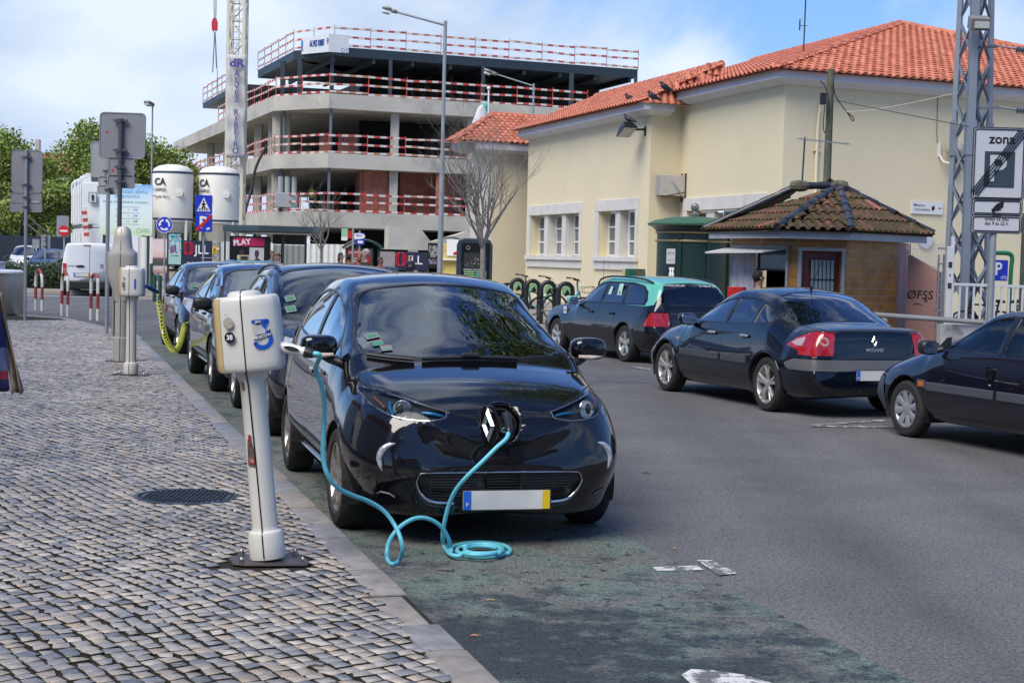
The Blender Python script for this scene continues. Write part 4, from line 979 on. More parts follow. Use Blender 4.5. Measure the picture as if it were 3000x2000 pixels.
sign_back('large square grey sign back on a dark pole above the tall charging column',bs,[(xat(356,398,Y)-bs.x,zat(356,397,Y)-.12,132*Y/F0,131*Y/F0,.06),(xat(353,489,Y)-bs.x,zat(353,489,Y)-.12,75*Y/F0,50*Y/F0,.02),(xat(352,532,Y)-bs.x,zat(352,532,Y)-.12,77*Y/F0,34*Y/F0,.03)],zat(356,350,Y)-.12,.034,tilt=-rad(.5),pm=mat('pole_dark',(.10,.105,.11),.5,.4),
 stickers=[(-.27+.06,zat(300,386,Y)-.12,.03,.035,S2),(-.12,zat(318,499,Y)-.12,.03,.04,S2)])
def face_sign(name,label,px,y0,y1,w_px,Y,base_px=None,cat='road sign',round_=False,pole_r=.035,rr=.03,m=BLUE,top=None):
 x=xat(px,(y0+y1)/2,Y);t=thing(name,label,cat,(x,Y,.12));z=zat(px,(y0+y1)/2,Y)-.12;w=w_px*Y/F0;h=(y1-y0)*Y/F0
 b=MB();b.cyl((0,.03+pole_r,0),(0,.03+pole_r,(top or z+h*.45)),pole_r,n=12);b.build('pole',GALV,t,smooth=50)
 M=frame((0,0,z),(1,0,0))@Matrix.Translation((0,0,-.01));pl=MB().prism(circ(w/2,36)if round_ else rrect(w,h,rr),.02,M).build('sign_plate',m,t);return t,pl,M@Matrix.Translation((0,0,.022)),w,h
WS=mat('sign_white',(.72,.72,.72),.4);KS=mat('sign_black',(.01,.01,.01),.4);RS=mat('sign_red',(.5,.015,.02),.4);YS=mat('sign_yellow',(.75,.5,.02),.4)
t,pl,M,w,h=face_sign('road_sign','round blue roundabout sign with three white arrows',482,634,683,49,62,round_=True,pole_r=.03)
MB().tube([M@Vector((w*.475*math.cos(a),w*.475*math.sin(a),0))for a in[6.283*i/36 for i in range(36)]],.012,5,closed=True).build('sign_border',WS,pl)
for k in range(3):
 a0=100+120*k;pts=circ(w*.34,8,a0=a0,a1=a0+72);inn=circ(w*.23,8,a0=a0,a1=a0+72);MB().prism(pts+inn[::-1],.006,M).build('arrow',WS,pl)
 a=rad(a0+72);c=Vector((w*.285*math.cos(a),w*.285*math.sin(a)));d=Vector((-math.sin(a),math.cos(a)));n=Vector((math.cos(a),math.sin(a)))
 MB().prism([tuple(c-n*w*.11),tuple(c+n*w*.11),tuple(c+d*w*.15)][::1],.0065,M).build('arrow_head',WS,pl)
t,pl,M,w,h=face_sign('road_sign','square blue pedestrian crossing sign above an end of parking sign',597,572,627,50,56,rr=.04)
MB().prism([(-w*.40,-h*.36),(w*.40,-h*.36),(0,h*.38)],.004,M).build('triangle',WS,pl)
for x in(-.27,-.16,-.05,.06,.17,.27):MB().prism([(w*(x-.03),-h*.33),(w*(x+.03),-h*.33),(w*(x*.85+.025),-h*.18),(w*(x*.85-.025),-h*.18)],.003,M@Matrix.Translation((0,0,.004))).build('stripe',KS,pl)
b=MB();M3=M@Matrix.Translation((0,0,.006))
for a,c in(((0,.10),(0,-.06)),((0,.08),(-.11,-.02)),((0,.08),(.10,0)),((0,-.06),(-.09,-.2)),((0,-.06),(.09,-.2))):b.beam(M3@Vector((a[0]*w,a[1]*h,0)),M3@Vector((c[0]*w,c[1]*h,0)),.012,.045)
b.prism(circ(h*.05,12,0,h*.17),.006,M3);b.build('walking_figure',KS,pl)
t,pl,M,w,h=face_sign('road_sign','square blue end of parking sign crossed by a red stripe',597,628,679,50,55.9,rr=.04,top=.5)
writing('parking_letter','P',h*.95,WS,pl,M@Matrix.Translation((-.02,0,0)),.002,.03);MB().prism([(-w*.47,-h*.47),(-w*.33,-h*.47),(w*.47,h*.36),(w*.47,h*.47),(w*.36,h*.47),(-w*.47,-h*.35)],.004,M@Matrix.Translation((0,0,.004))).build('cancel_stripe',RS,pl)
for x,y in((.22,-.33),(.32,-.30)):MB().prism(rrect(.06,.07,.005,cx=w*x,cy=h*y),.003,M@Matrix.Translation((0,0,.009))).build('sticker',WS,pl)
t,pl,M,w,h=face_sign('road_sign','round red no entry sign on a grey backing plate',187,661,692,31,60,round_=True,m=RS)
MB().prism(rrect(w*.74,w*.17,.01),.004,M).build('bar',WS,pl);MB().prism(rrect(.46,.8,.03),.012,frame((-.05,.02,zat(187,663,60)-.12),(1,0,0))).build('backing_plate',SIGNBACK,t)
sign_back('small grey sign backs beside the far hedge',Vector((xat(132,770,72),72,.12)),[(0,zat(132,709,72)-.12,26*72/F0,40*72/F0,.03),(-.45,zat(108,714,72)-.12,20*72/F0,26*72/F0,.03)],zat(132,686,72)-.12,.04)
# ---------------------------------------------------------------- billboard
Y=66;c,w,h=box_panel(293,447,541,689,Y);t=thing('billboard','pale green and blue billboard listing mobility package prices','billboard',(c.x,Y,.12))
def billm(nt,N,L,b):
 tc=N('ShaderNodeTexCoord');s=N('ShaderNodeSeparateXYZ');L(tc.outputs['Generated'],s.inputs[0]);cr=N('ShaderNodeValToRGB');e=cr.color_ramp.elements
 e[0].color=(.52,.68,.42,1);e[1].position=1;e[1].color=(.18,.45,.80,1)
 for p_,c_ in((.2,(.66,.76,.66)),(.5,(.70,.78,.78)),(.8,(.60,.74,.84))):q=e.new(p_);q.color=(*c_,1)
 L(s.outputs[2],cr.inputs[0]);L(cr.outputs[0],b.inputs['Base Color']);b.inputs['Roughness'].default_value=.5
M=FR((0,0,c.z-.12));pl=MB().prism(rrect(w,h,.02),.06,M).build('poster',node_mat('mobility_poster',billm),t);M=M@Matrix.Translation((0,0,.063))
B1=mat('poster_blue',(.06,.33,.58),.5);B2=mat('poster_green',(.16,.42,.22),.5);B3=mat('poster_dark',(.1,.12,.13),.5)
for s,sz,x,y,m_ in(('Cascais abriu',.25,.10,.36,B1),('o caminho.',.25,.03,.27,B1),('Pacote de mobilidade completo.',.148,.0,.155,B2),('40€',.12,.18,0.0,B1),('30€',.12,.18,-.115,B1),('20€',.12,.18,-.225,B3),('➔',.1,.04,0,B1),('→',.1,.05,0.,B1),('→',.1,.05,-.115,B1),('→→',.1,.03,-.225,B3),('Residente\nestudante',.06,-.14,0.,B1),('Residente\nem Cascais',.06,-.14,-.115,B1),('Restantes',.06,-.14,-.225,B3),('MOBI\nCASCAIS',.09,.38,-.40,B2)):
 if s!='➔':writing('poster_text',s,sz,m_,pl,M@Matrix.Translation((w*x,h*y,0)),.002,.005)
for y in(.055,-.06,-.17,-.28):MB().prism(rrect(w*.42,.015,.003,cx=w*.05,cy=h*y),.002,M).build('rule',B1,pl)
for k in range(12):
 a=k*math.pi/6;MB().prism(circ(.018,8,w*.25+.09*math.cos(a),-h*.40+.09*math.sin(a)),.002,M).build('dot_mark',B2,pl)
for x in(-.42,.42):MB().beam((w*x,.05,0),(w*x,.05,c.z-.12-h*.4),.1).build('post',STEEL,t)
# ---------------------------------------------------------------- street furniture
def hoop(base1,base2,hh,label):
 a=Vector(base1);b_=Vector(base2);d=(b_-a);L_=d.length;d.normalize();t=thing('hoop_bollard',label,'bollard',a,0,'red and white hoop bollards');r=L_/2;pts=[Vector((0,0,z))for z in(0,.28,.30,.58,.60,hh-r)]
 pts+=[d*r*(1-math.cos(x))+Vector((0,0,hh-r+r*math.sin(x)))for x in(.5,1.0,1.57,2.14,2.64)]+[d*L_+Vector((0,0,z))for z in(hh-r,.60,.58,.30,.28,0)]
 tot=[0]
 for p,q in zip(pts,pts[1:]):tot.append(tot[-1]+(q-p).length)
 fine=[];n=60
 for i in range(n+1):
  s=tot[-1]*i/n;k=max(j for j in range(len(tot))if tot[j]<=s+1e-9);k=min(k,len(pts)-2);f=(s-tot[k])/max(1e-9,tot[k+1]-tot[k]);fine.append(pts[k].lerp(pts[k+1],f))
 b=MB();HR=mat('bollard_red',(.30,.05,.04),.5,var=.15);HW=mat('bollard_white',(.66,.64,.58),.5,var=.08)
 b.tube(fine,.036,10);
 for f in b.bm.faces:
  cz=f.calc_center_median();s=(cz-Vector((0,0,0))).z;f.material_index=1 if(.27<s<.60 or(cz.z>hh-.09))else 0
 b.build('hoop',[HW,HR],t,smooth=50)
for(x1,y1,x2,y2,lab)in((104,908,123,911,'red and white hoop bollard, the one nearest the steel bin'),(181,924,198,927,'red and white hoop bollard, middle of the three at the pavement corner'),(266,937,286,939,'red and white hoop bollard, the one next to the thin sign pole')):
 hoop(G(x1,y1,.1),G(x2,y2,.1),1.02,lab)
for px,y0,yb_,Y,lab in((453,805,872,52,'thin dark green bollard left of the far parked car'),(469,807,872,50.5,'thin dark green bollard touching the far parked car'),(443,772,812,66,'thin green bollard in front of the sunset poster')):
 z=zat(px,y0,Y);b=MB();b.cyl((xat(px,y0,Y),Y,0),(xat(px,y0,Y),Y,z),.065,n=12);o=b.build('bollard',mat('bollard_green',(.02,.07,.05),.5),None,smooth=40);props(o,lab,'bollard','green bollards')
t=thing('waste_bin','round brushed steel bin with a white lid at the left edge','bin',G(20,921,.12));SS=mat('brushed_steel',(.42,.41,.38),.38,.85,var=.1,vscale=3)
R_=.36;H_=zat(20,795,36.9)-.12;b=MB();b.lathe([(R_,0),(R_+.02,.04),(R_,H_-.12),(R_,H_-.03)],n=36);b.build('drum',SS,t,smooth=40);b=MB();b.lathe([(R_+.03,H_-.03),(R_+.03,H_+.01),(R_*.8,H_+.05),(.01,H_+.06)],n=36);b.build('lid',mat('lid_pale',(.6,.64,.68),.35),t,smooth=40)
t=thing('waste_bin','white bin cut off by the left edge beside the steel bin','bin',G(-20,905,.12));b=MB();b.lathe([(.28,0),(.28,1.12)],n=24);b.build('drum',WHITE,t,smooth=40);b=MB();b.lathe([(.30,1.12),(.31,1.18),(.01,1.2)],n=24);b.build('lid',mat('lid_pale',(.6,.64,.68),.35),t,smooth=40)
# manhole cover
c=G(545,1453,.12);t=thing('manhole_cover','round cast iron manhole cover set in the cobbled pavement','manhole cover',(c.x,c.y,.12));IR=mat('cast_iron',(.045,.048,.058),.38,.6,var=.3,vscale=8)
b=MB();b.lathe([(.325,-.02),(.325,.002),(.30,.004),(.298,-.006),(.285,-.006),(.283,.003),(.01,.003)],n=48);b.build('ring',IR,t,smooth=30)
b=MB()
for i in range(-9,10):
 for j in range(-9,10):
  x,y=i*.03,j*.03
  if math.hypot(x,y)<.27:b.box((x,y,.0055),(.024,.008,.006),rad(45 if(i+j)%2 else-45))
b.build('tread_pattern',IR,t);b=MB();b.lathe([(.345,-.01),(.345,-.003),(.327,-.003)],n=48,cap=False);b.build('bedding_ring',mat('rust_edge',(.10,.08,.05),.9),t)
# street lamps
def lamp(label,px,ytop,Y,r,arm=None,armz=0.,head=.75):
 x=xat(px,ytop,Y);z=zat(px,ytop,Y);t=thing('street_lamp',label,'street lamp',(x,Y,0));b=MB();b.cyl((0,0,0),(0,0,z*.55),r,r*.85,14);b.cyl((0,0,z*.55),(0,0,z),r*.66,r*.6,14);b.build('pole',GALV,t,smooth=50)
 if arm:
  e=Vector((xat(arm[0],arm[1],Y)-x,0,zat(arm[0],arm[1],Y)));s=Vector((0,0,z-.12));b=MB();b.cyl(s,e,r*.45,r*.4,10);b.build('arm',GALV,t,smooth=50);d=(e-s).normalized()
 else:e=Vector((0,0,z));d=Vector((-.25,-1,.1)).normalized()
 R=d.to_track_quat('X','Z').to_matrix();h=MB();L_=head
 h.box(e+d*L_*.18,(L_*.4,L_*.30,L_*.22),R,bev=.03);h.box(e+d*L_*.62+R@Vector((0,0,.03)),(L_*.62,L_*.40,L_*.20),R,bev=.05);hd=h.build('lamp_head',mat('lamp_housing',(.22,.22,.20),.45,.5,var=.2),t,smooth=40)
 h=MB();h.box(e+d*L_*.64+R@Vector((0,0,-.10)),(L_*.5,L_*.34,L_*.16),R,bev=.05);h.build('lens',mat('lamp_lens_grey',(.5,.5,.5),.2,coat=1),hd,smooth=40)
lamp('tall street lamp with a long arm in front of the unfinished building',1305,62,46,.085,(1163,36),head=.48)
lamp('shorter street lamp rising behind the tiled station roof',1564,245,72,.075,(1455,218),head=.65)
lamp('slender street lamp standing behind the left silo',447,308,96,.08,None,head=.9)
# ---------------------------------------------------------------- hoardings and posters along the site
def flat(name,label,cat,px0,px1,yt,yb,Y,m,th=.06,cm=None,legs=True,group=None,yaw=0):
 c,w,h=box_panel(px0,px1,yt,yb,Y);t=thing(name,label,cat,(c.x,Y,.12),0,group);M=frame((0,0,c.z-.12),(math.cos(yaw),math.sin(yaw),0));pl=MB().prism(rrect(w,h,.01,1),th,M@Matrix.Translation((0,0,-th))).build(cm or 'board',m,t)
 if legs:
  for s in(-.45,.45):MB().beam((w*s*math.cos(yaw),th*.5+.02,0),(w*s*math.cos(yaw),th*.5+.02,c.z-.12),.06).build('post',STEEL,t)
 return t,pl,M@Matrix.Translation((0,0,.004)),w,h
def corr(nt,N,L,b):
 tc=N('ShaderNodeTexCoord');w=N('ShaderNodeTexWave');w.inputs['Scale'].default_value=1.6;L(tc.outputs['Object'],w.inputs[0]);bp=N('ShaderNodeBump');bp.inputs['Distance'].default_value=.05;L(w.outputs[0],bp.inputs['Height']);L(bp.outputs[0],b.inputs['Normal'])
 b.inputs['Base Color'].default_value=(.62,.63,.60,1);b.inputs['Roughness'].default_value=.5
CORR=mat('white_cladding',(.62,.63,.60),.5,var=.04)
def hoarding(label,px0,px1,yt,yb,Y):
 c,w,h=box_panel(px0,px1,yt,yb,Y);t=thing('site_hoarding',label,'hoarding',(c.x,Y,.12));hh=c.z+h/2-.12;b=MB();n=int(w/.28);pts=[]
 for i in range(n*4+1):x=-w/2+w*i/(n*4);pts.append((x,.04*(0,1,1,0)[i%4]))
 V=[(x,y,z)for z in(0,hh)for x,y in pts];k=len(pts);b.pts(V,[(i,i+1,k+i+1,k+i)for i in range(k-1)]);o=b.build('sheeting',CORR,t);md=o.modifiers.new('s','SOLIDIFY');md.thickness=.02
 return t
hoarding('white corrugated hoarding behind the bus shelters',648,1012,712,800,75);hoarding('white hoarding panels left of the sunset poster',404,447,694,800,70)
NV=mat('poster_navy',(.012,.016,.045),.5);RR=mat('logo_red',(.55,.015,.04),.5)
def rings(pl,M,cx,cy,R):
 for k,sx in enumerate((1.0,.66,.33)):
  for s in((-1,1)):MB().tube([M@Vector((cx+s*R*.09+R*sx*.80*math.sin(a)*s,cy+R*math.cos(a),.0))for a in[math.pi*i/12 for i in range(13)]],R*.075,4).build('ring_logo',RR,pl)
t,pl,M,w,h=flat('advert_board','navy advertising board with a red ring logo left of the warning notice','advert',535,621,705,778,64,NV);rings(pl,M,-w*.31,h*.18,h*.25);writing('advert_text','JLL',h*.50,WS,pl,M@Matrix.Translation((w*.15,h*.13,0)),.002,.01,sx=.9);writing('advert_text','213 105 300',h*.2,WS,pl,M@Matrix.Translation((w*.08,-h*.44,0)),.002,.01)
b=MB();b.beam(M@Vector((w*.12,-h*.18,0)),M@Vector((w*.5,-h*.18,0)),.01,.012);b.build('rule',WS,pl)
t,pl,M,w,h=flat('advert_board','navy advertising board with a red ring logo behind the man with a phone','advert',1158,1252,738,792,80,NV);rings(pl,M,-w*.33,h*.08,h*.36);writing('advert_text','JLL',h*.66,WS,pl,M@Matrix.Translation((w*.12,h*.04,0)),.002,.01,sx=1.0)
def sunset(nt,N,L,b):
 tc=N('ShaderNodeTexCoord');s=N('ShaderNodeSeparateXYZ');L(tc.outputs['Generated'],s.inputs[0]);cr=N('ShaderNodeValToRGB');e=cr.color_ramp.elements
 e[0].color=(.35,.12,.08,1);e[1].color=(.62,.52,.58,1)
 for p_,c_ in((.18,(.55,.5,.48)),(.24,(.05,.04,.05)),(.42,(.10,.07,.08)),(.48,(.62,.42,.36)),(.7,(.7,.55,.52))):q=e.new(p_);q.color=(*c_,1)
 L(s.outputs[2],cr.inputs[0]);L(cr.outputs[0],b.inputs['Base Color'])
t,pl,M,w,h=flat('poster_hoarding','hoarding poster of a pink sunset sky over dark buildings','poster',447,489,700,800,66,node_mat('sunset_poster',sunset))
t,pl,M,w,h=flat('poster_hoarding','plain grey hoarding panel left of the navy board with the phone man','hoarding',1112,1157,737,795,78,mat('poster_mauve',(.28,.24,.25),.6,dirt=(.12,.10,.11),dscale=.6))
t=thing('boundary_pillar','short stone pillar carrying a yellow warning notice','pillar',(xat(633,750,66),66,.12));b=MB();b.box((0,0,1.0),(.32,.3,2.0),bev=.02);b.build('pillar',mat('rubble_stone',(.3,.29,.27),.9,var=.4,vscale=9),t)
M=FR((-.03,-.16,zat(630,733,66)-.12));pl=MB().prism(rrect(.18,.28,.01),.01,M).build('warning_notice',YS,t);MB().prism([(-.06,.0),(.06,.0),(0,.1)],.003,M@Matrix.Translation((0,0,.012))).build('warning_triangle',KS,pl);MB().prism(circ(.05,16,.14,.06),.006,M@Matrix.Translation((0,0,.004))).build('ban_disc',WS,pl)
for k in range(3):MB().prism(rrect(.12,.012,.002,cy=-.04-.025*k),.003,M@Matrix.Translation((0,0,.012))).build('text_line',KS,pl)
DG=mat('shelter_green',(.012,.045,.038),.4)
def poster_art(nm,cols,sc=6):
 def f(nt,N,L,b):
  tc=N('ShaderNodeTexCoord');n=N('ShaderNodeTexNoise');n.inputs['Scale'].default_value=sc;n.inputs['Detail'].default_value=3;L(tc.outputs['Object'],n.inputs[0]);cr=N('ShaderNodeValToRGB');cr.color_ramp.interpolation='CONSTANT';e=cr.color_ramp.elements;e[0].color=(*cols[0],1);e[1].position=.64;e[1].color=(*cols[-1],1)
  for i,c_ in enumerate(cols[1:-1]):q=e.new(.42+.08*i);q.color=(*c_,1)
  L(n.outputs[0],cr.inputs[0]);L(cr.outputs[0],b.inputs['Base Color']);b.inputs['Roughness'].default_value=.3
 return node_mat(nm,f)
t,pl,M,w,h=flat('poster_stand','green framed upright sport poster panel beside the far parked car','advert',489,536,682,778,54,DG,th=.16,cm='case');pp=MB().prism(rrect(w*.78,h*.92,.01),.01,M).build('poster',poster_art('sport_poster',((.10,.32,.42),(.16,.42,.5),(.45,.62,.62),(.35,.12,.12),(.08,.1,.25))),pl);M=M@Matrix.Translation((0,0,.012))
MB().prism(rrect(w*.78,h*.34,.01,cy=-h*.29),.003,M).build('poster_foot',mat('poster_mint',(.35,.55,.5),.4),pp);writing('poster_text','IBERCUP',h*.085,mat('poster_teal',(.05,.3,.4),.5),pp,M@Matrix.Translation((.0,h*.39,.004)),.002,.02,sx=.8);writing('poster_text','15-19 ABRIL',h*.06,KS,pp,M@Matrix.Translation((0,-h*.2,.004)),.002,.01,sx=.8)
for k,c_ in enumerate(((.3,.08,.1),(.1,.12,.3),(.5,.5,.55))):MB().prism([(-.05,-.12),(.05,-.12),(.04,.1),(0,.16),(-.04,.1)],.004,M@Matrix.Translation((w*(-.2+.2*k),-h*.02+.05*k,0))).build('player_shape',mat('player%d'%k,c_,.5),pp)
# bus shelter
t=thing('bus_shelter','long bus shelter with a dark flat roof and a magenta advert case','bus shelter',(0,0,0));Y=58;SR=mat('shelter_roof',(.04,.06,.07),.4)
a=P(652,668,Y);c_=P(768,664,Y);d=P(919,678,Y);b=MB();z0=zat(760,680,Y);b.prism([(a.x,Y),(xat(768,670,Y),Y-.9),(d.x,Y-.3),(d.x+.1,Y+1.2),(a.x+.3,Y+1.6)],.24,Matrix.Translation((0,0,z0)));b.build('roof',SR,t,bev=.03)
MB().prism([(a.x+.3,Y+.1),(xat(768,670,Y),Y-.6),(d.x-.3,Y-.1),(d.x-.2,Y+1.0),(a.x+.5,Y+1.3)],.05,Matrix.Translation((0,0,z0-.06))).build('ceiling_panel',WHITE,t)
for px,yy in((650,.6),(735,.9),(815,1.0),(889,.6),(832,-.2)):MB().beam((xat(px,740,Y),Y+yy,.12),(xat(px,740,Y),Y+yy,z0),.07).build('post',SR,t)
b=MB();b.box(((xat(790,720,Y)+xat(889,720,Y))/2,Y+.8,1.15),(xat(889,720,Y)-xat(790,720,Y),.02,1.7));b.build('glass_wall',glass('shelter_glass',(.6,.62,.62),1.4),t)
b=MB();b.box(((xat(790,720,Y)+xat(889,720,Y))/2,Y+.75,2.28),(xat(889,720,Y)-xat(790,720,Y),.1,.5));b.build('header_panel',mat('header_dark',(.03,.03,.033),.4),t)
MB().box((xat(820,750,Y),Y+.5,.55),(1.6,.35,.06),bev=.01).build('bench',STEEL,t)
c,w,h=box_panel(672,790,692,778,Y-.5);M=FR((c.x,Y-.5,c.z));cs=MB().prism(rrect(w,h,.03),.22,M@Matrix.Translation((0,0,-.22))).build('advert_case',mat('case_dark',(.008,.012,.012),.3),t);M=M@Matrix.Translation((-.03,0,.004));pm=MB().prism(rrect(w*.78,h*.28,.005,cy=h*.30),.004,M).build('poster_top',mat('poster_magenta',(.38,.015,.09),.35),cs)
writing('poster_text','PLAY',h*.26,WS,pm,M@Matrix.Translation((-w*.17,h*.28,.005))@Matrix.Rotation(.12,4,'Z'),.002,.03);MB().prism(rrect(w*.36,h*.55,.005,cx=w*.2,cy=-h*.16),.004,M).build('portrait_ground',mat('portrait_grey',(.45,.46,.46),.5),cs)
b=MB();b.prism([(x*w,y*h)for x,y in((.16,.02),(.24,.03),(.26,-.06),(.25,-.16),(.22,-.22),(.30,-.30),(.32,-.42),(.1,-.42),(.13,-.32),(.18,-.26),(.15,-.12))],.004,M@Matrix.Translation((0,0,.005)));b.build('portrait_shape',mat('portrait_dark',(.04,.035,.035),.5),cs)
b=MB();b.prism([(x*w,y*h)for x,y in((-.22,.02),(-.12,.03),(-.10,-.16),(-.08,-.42),(-.28,-.42),(-.24,-.2))],.004,M);b.build('portrait_shape',mat('portrait_maroon',(.05,.015,.02),.5),cs)
# small arched shelter with a red advert
t=thing('bus_shelter','small arched green bus shelter with a red advert, behind the grey-haired man','bus shelter',(0,0,0));Y=62
x0,x1=xat(1004,720,Y),xat(1118,720,Y);zt_=zat(1060,703,Y);pts=[(x0+(x1-x0)*i/10,zt_-.33*(2*i/10-1)**2+.02)for i in range(11)]
b=MB();b.prism([(x,z)for x,z in pts]+[(x,z-.06)for x,z in reversed(pts)],1.5,Matrix(((1,0,0,0),(0,0,-1,Y+1.3),(0,1,0,0),(0,0,0,1))));b.build('roof',glass('shelter_roof_glass',(.22,.28,.26),1.4),t)
for yy in(-.2,1.3):b=MB();b.tube([(x,Y+yy,z)for x,z in pts],.035,6);b.build('roof_arch',DG,t)
for x in(x0+.55,x1-.1):MB().beam((x,Y,.12),(x,Y,zt_-.15),.09).build('post',DG,t)
c,w,h=box_panel(1012,1092,727,785,Y);M=FR((c.x,Y-.05,c.z));cs=MB().prism(rrect(w,h,.02),.12,M@Matrix.Translation((0,0,-.12))).build('advert_case',DG,t);pm=MB().prism(rrect(w*.9,h*.86,.01),.006,M).build('poster',mat('poster_red',(.32,.025,.02),.35,dirt=(.2,.06,.02),dscale=2),cs)
M=M@Matrix.Translation((0,0,.008));OR=mat('poster_orange',(.6,.2,.05),.5);writing('poster_text','SCOTTURB',h*.16,WS,pm,M@Matrix.Translation((-w*.1,h*.27,0)),.002,.01,shear=.2);writing('poster_text','sightseeing',h*.1,OR,pm,M@Matrix.Translation((-w*.1,h*.14,0)),.002);writing('poster_text','HOP ON\nHOP OFF',h*.13,WS,pm,M@Matrix.Translation((-w*.05,-h*.1,0)),.002,.01)
# bus stop flags
t=thing('bus_stop_sign','bus stop pole with green and red flag panels above the arched shelter','bus stop sign',(xat(1033,760,60),60,.12));z=lambda y:zat(1030,y,60)-.12;X=lambda x:xat(x,690,60)-xat(1033,690,60)
MB().cyl((0,0,0),(0,0,z(668)),.04,n=10).build('pole',GALV,t)
MB().prism(rrect(X(1017)-X(999),z(670)-z(705),.03),.03,FR(((X(999)+X(1017))/2,0,(z(670)+z(705))/2))).build('route_panel',node_mat('flag_green',lambda nt,N,L,b:b.inputs['Base Color'].default_value.__setitem__(slice(0,3),(.25,.5,.3))),t)
MB().prism(rrect(X(1017)-X(999),(z(695)-z(705)),.01),.004,FR(((X(999)+X(1017))/2,-.032,z(700)))).build('route_foot',WS,t)
rp=MB().prism(rrect(X(1033)-X(1017),z(676)-z(699),.02),.03,FR(((X(1017)+X(1033))/2,0,(z(676)+z(699))/2))).build('route_panel',RS,t)
t=thing('bus_stop_sign','blue bus stop sign with a white oval logo above the arched shelter','bus stop sign',(xat(1052,760,61),61,.12));z=lambda y:zat(1052,y,61)-.12;MB().cyl((0,.06,0),(0,.06,z(676)),.035,n=10).build('pole',GALV,t)
pl=MB().prism(rrect(.34,z(682)-z(717),.03),.03,FR((.03,0,(z(682)+z(717))/2))).build('sign_plate',BLUE,t);MB().prism([(a*.27-.05,b_*.12)for a,b_ in circ(1,20)],.01,FR((.0,-.032,z(692)))).build('logo_oval',WS,pl);writing('logo_text','Giro',.13,BLUE,pl,FR((-.02,-.046,z(690))),.002,.01);MB().prism(rrect(.2,.1,.01),.01,FR((.04,-.032,z(709)))).build('bus_symbol',WS,pl)
# info posts left of the digital column
t,pl,M,w,h=flat('film_poster','dark film poster on a panel left of the lamp post','poster',1253,1285,712,785,62,KS,cm='board');MB().prism(rrect(w*.8,h*.4,.01,cy=h*.2),.004,M).build('poster_art',poster_art('film_art',((.02,.02,.025),(.12,.11,.11),(.3,.28,.27),(.05,.06,.1)),5),pl)
MB().prism(rrect(w*.8,h*.22,.01,cy=-h*.25),.004,M).build('poster_art',poster_art('film_art2',((.02,.02,.025),(.1,.04,.05),(.15,.2,.3),(.3,.25,.25)),8),pl);writing('poster_text','RAUEL',h*.1,mat('poster_grey',(.45,.45,.45),.5),pl,M@Matrix.Translation((0,-h*.04,.0)),.002,.02,sx=.7)
t=thing('news_kiosk','yellow newspaper stand with white shelves beside the digital column','kiosk',(xat(1318,760,60),60,.12));YB=mat('kiosk_yellow',(.55,.42,.12),.6,dirt=(.42,.2,.08),dscale=2)
b=MB();b.box((0,.3,1.05),(.72,.5,2.1),bev=.02);b.build('cabinet',YB,t)
for z in(1.5,.85):MB().box((.05,.0,z),(.82,.3,.06)).build('shelf',WHITE,t)
MB().prism(rrect(.5,.62,.02),.03,FR((.12,.03,1.95))).build('sign_board',WHITE,t);MB().prism(circ(.13,20,.12,0,0,180),.01,FR((.12,-.0,1.68))).build('sign_logo',RS,t);b=MB();b.tube([(x,.1,2.28+.06*math.sin(3.14*(x+.36)/.72))for x in[-.36+.09*i for i in range(9)]],.03,5);b.build('canopy',DG,t)
t=thing('information_column','dark rounded digital information column beside the yellow wall','information screen',(xat(1390,760,50),50,.12));z1=zat(1390,698,50)-.12;w=105*50/F0
CB=mat('column_blue_grey',(.025,.038,.055),.4);pts=[(-w/2,0),(w/2,0),(w/2,z1-.22),(w/2-.07,z1-.06),(w/2-.22,z1),(-w/2+.22,z1),(-w/2+.07,z1-.06),(-w/2,z1-.22)]
MB().prism(pts,.3,FR((0,.15,0))).build('housing',CB,t,bev=.03);sc=MB().prism(rrect(w*.78,z1*.88,.05,cy=z1*.49),.01,FR((0.03,-.155,0))).build('screen',mat('screen_black',(.008,.008,.01),.08,coat=1),t);M=FR((.03,-.172,0))
MB().prism(rrect(w*.62,z1*.66,.01,cy=z1*.46),.002,M).build('display',mat('display_grey',(.035,.036,.036),.25),sc);M=M@Matrix.Translation((0,0,.004));writing('screen_text','ESTAÇÃO CASCAIS CP',.062,WS,sc,M@Matrix.Translation((-.05,z1*.545,0)),.001,.01);rng=random.Random(1)
for k in range(4):
 zz=z1*(.515-.03*k)
 MB().prism(rrect(.34,.035,.004,cx=-.18,cy=zz),.001,M).build('timetable_row',mat('row_green',(.25,.48,.2),.5),sc);MB().prism(rrect(.34,.035,.004,cx=.19,cy=zz),.001,M).build('timetable_row',mat('row_teal',(.15,.45,.35),.5),sc)
for k in range(40):x=rng.gauss(0,.14);MB().prism(circ(rng.uniform(.006,.014),6,x,z1*.66+rng.gauss(0,.07)+x*.2),.001,M).build('star_dot',mat('dot_white',(.6,.6,.6),.5),sc)if k<26 else None
MB().tube([M@Vector((-.23+.055*math.cos(a),z1*.86+.055*math.sin(a),0))for a in[6.283*i/16 for i in range(16)]],.005,4,closed=True).build('clock_ring',mat('dot_white',(.6,.6,.6),.5),sc)
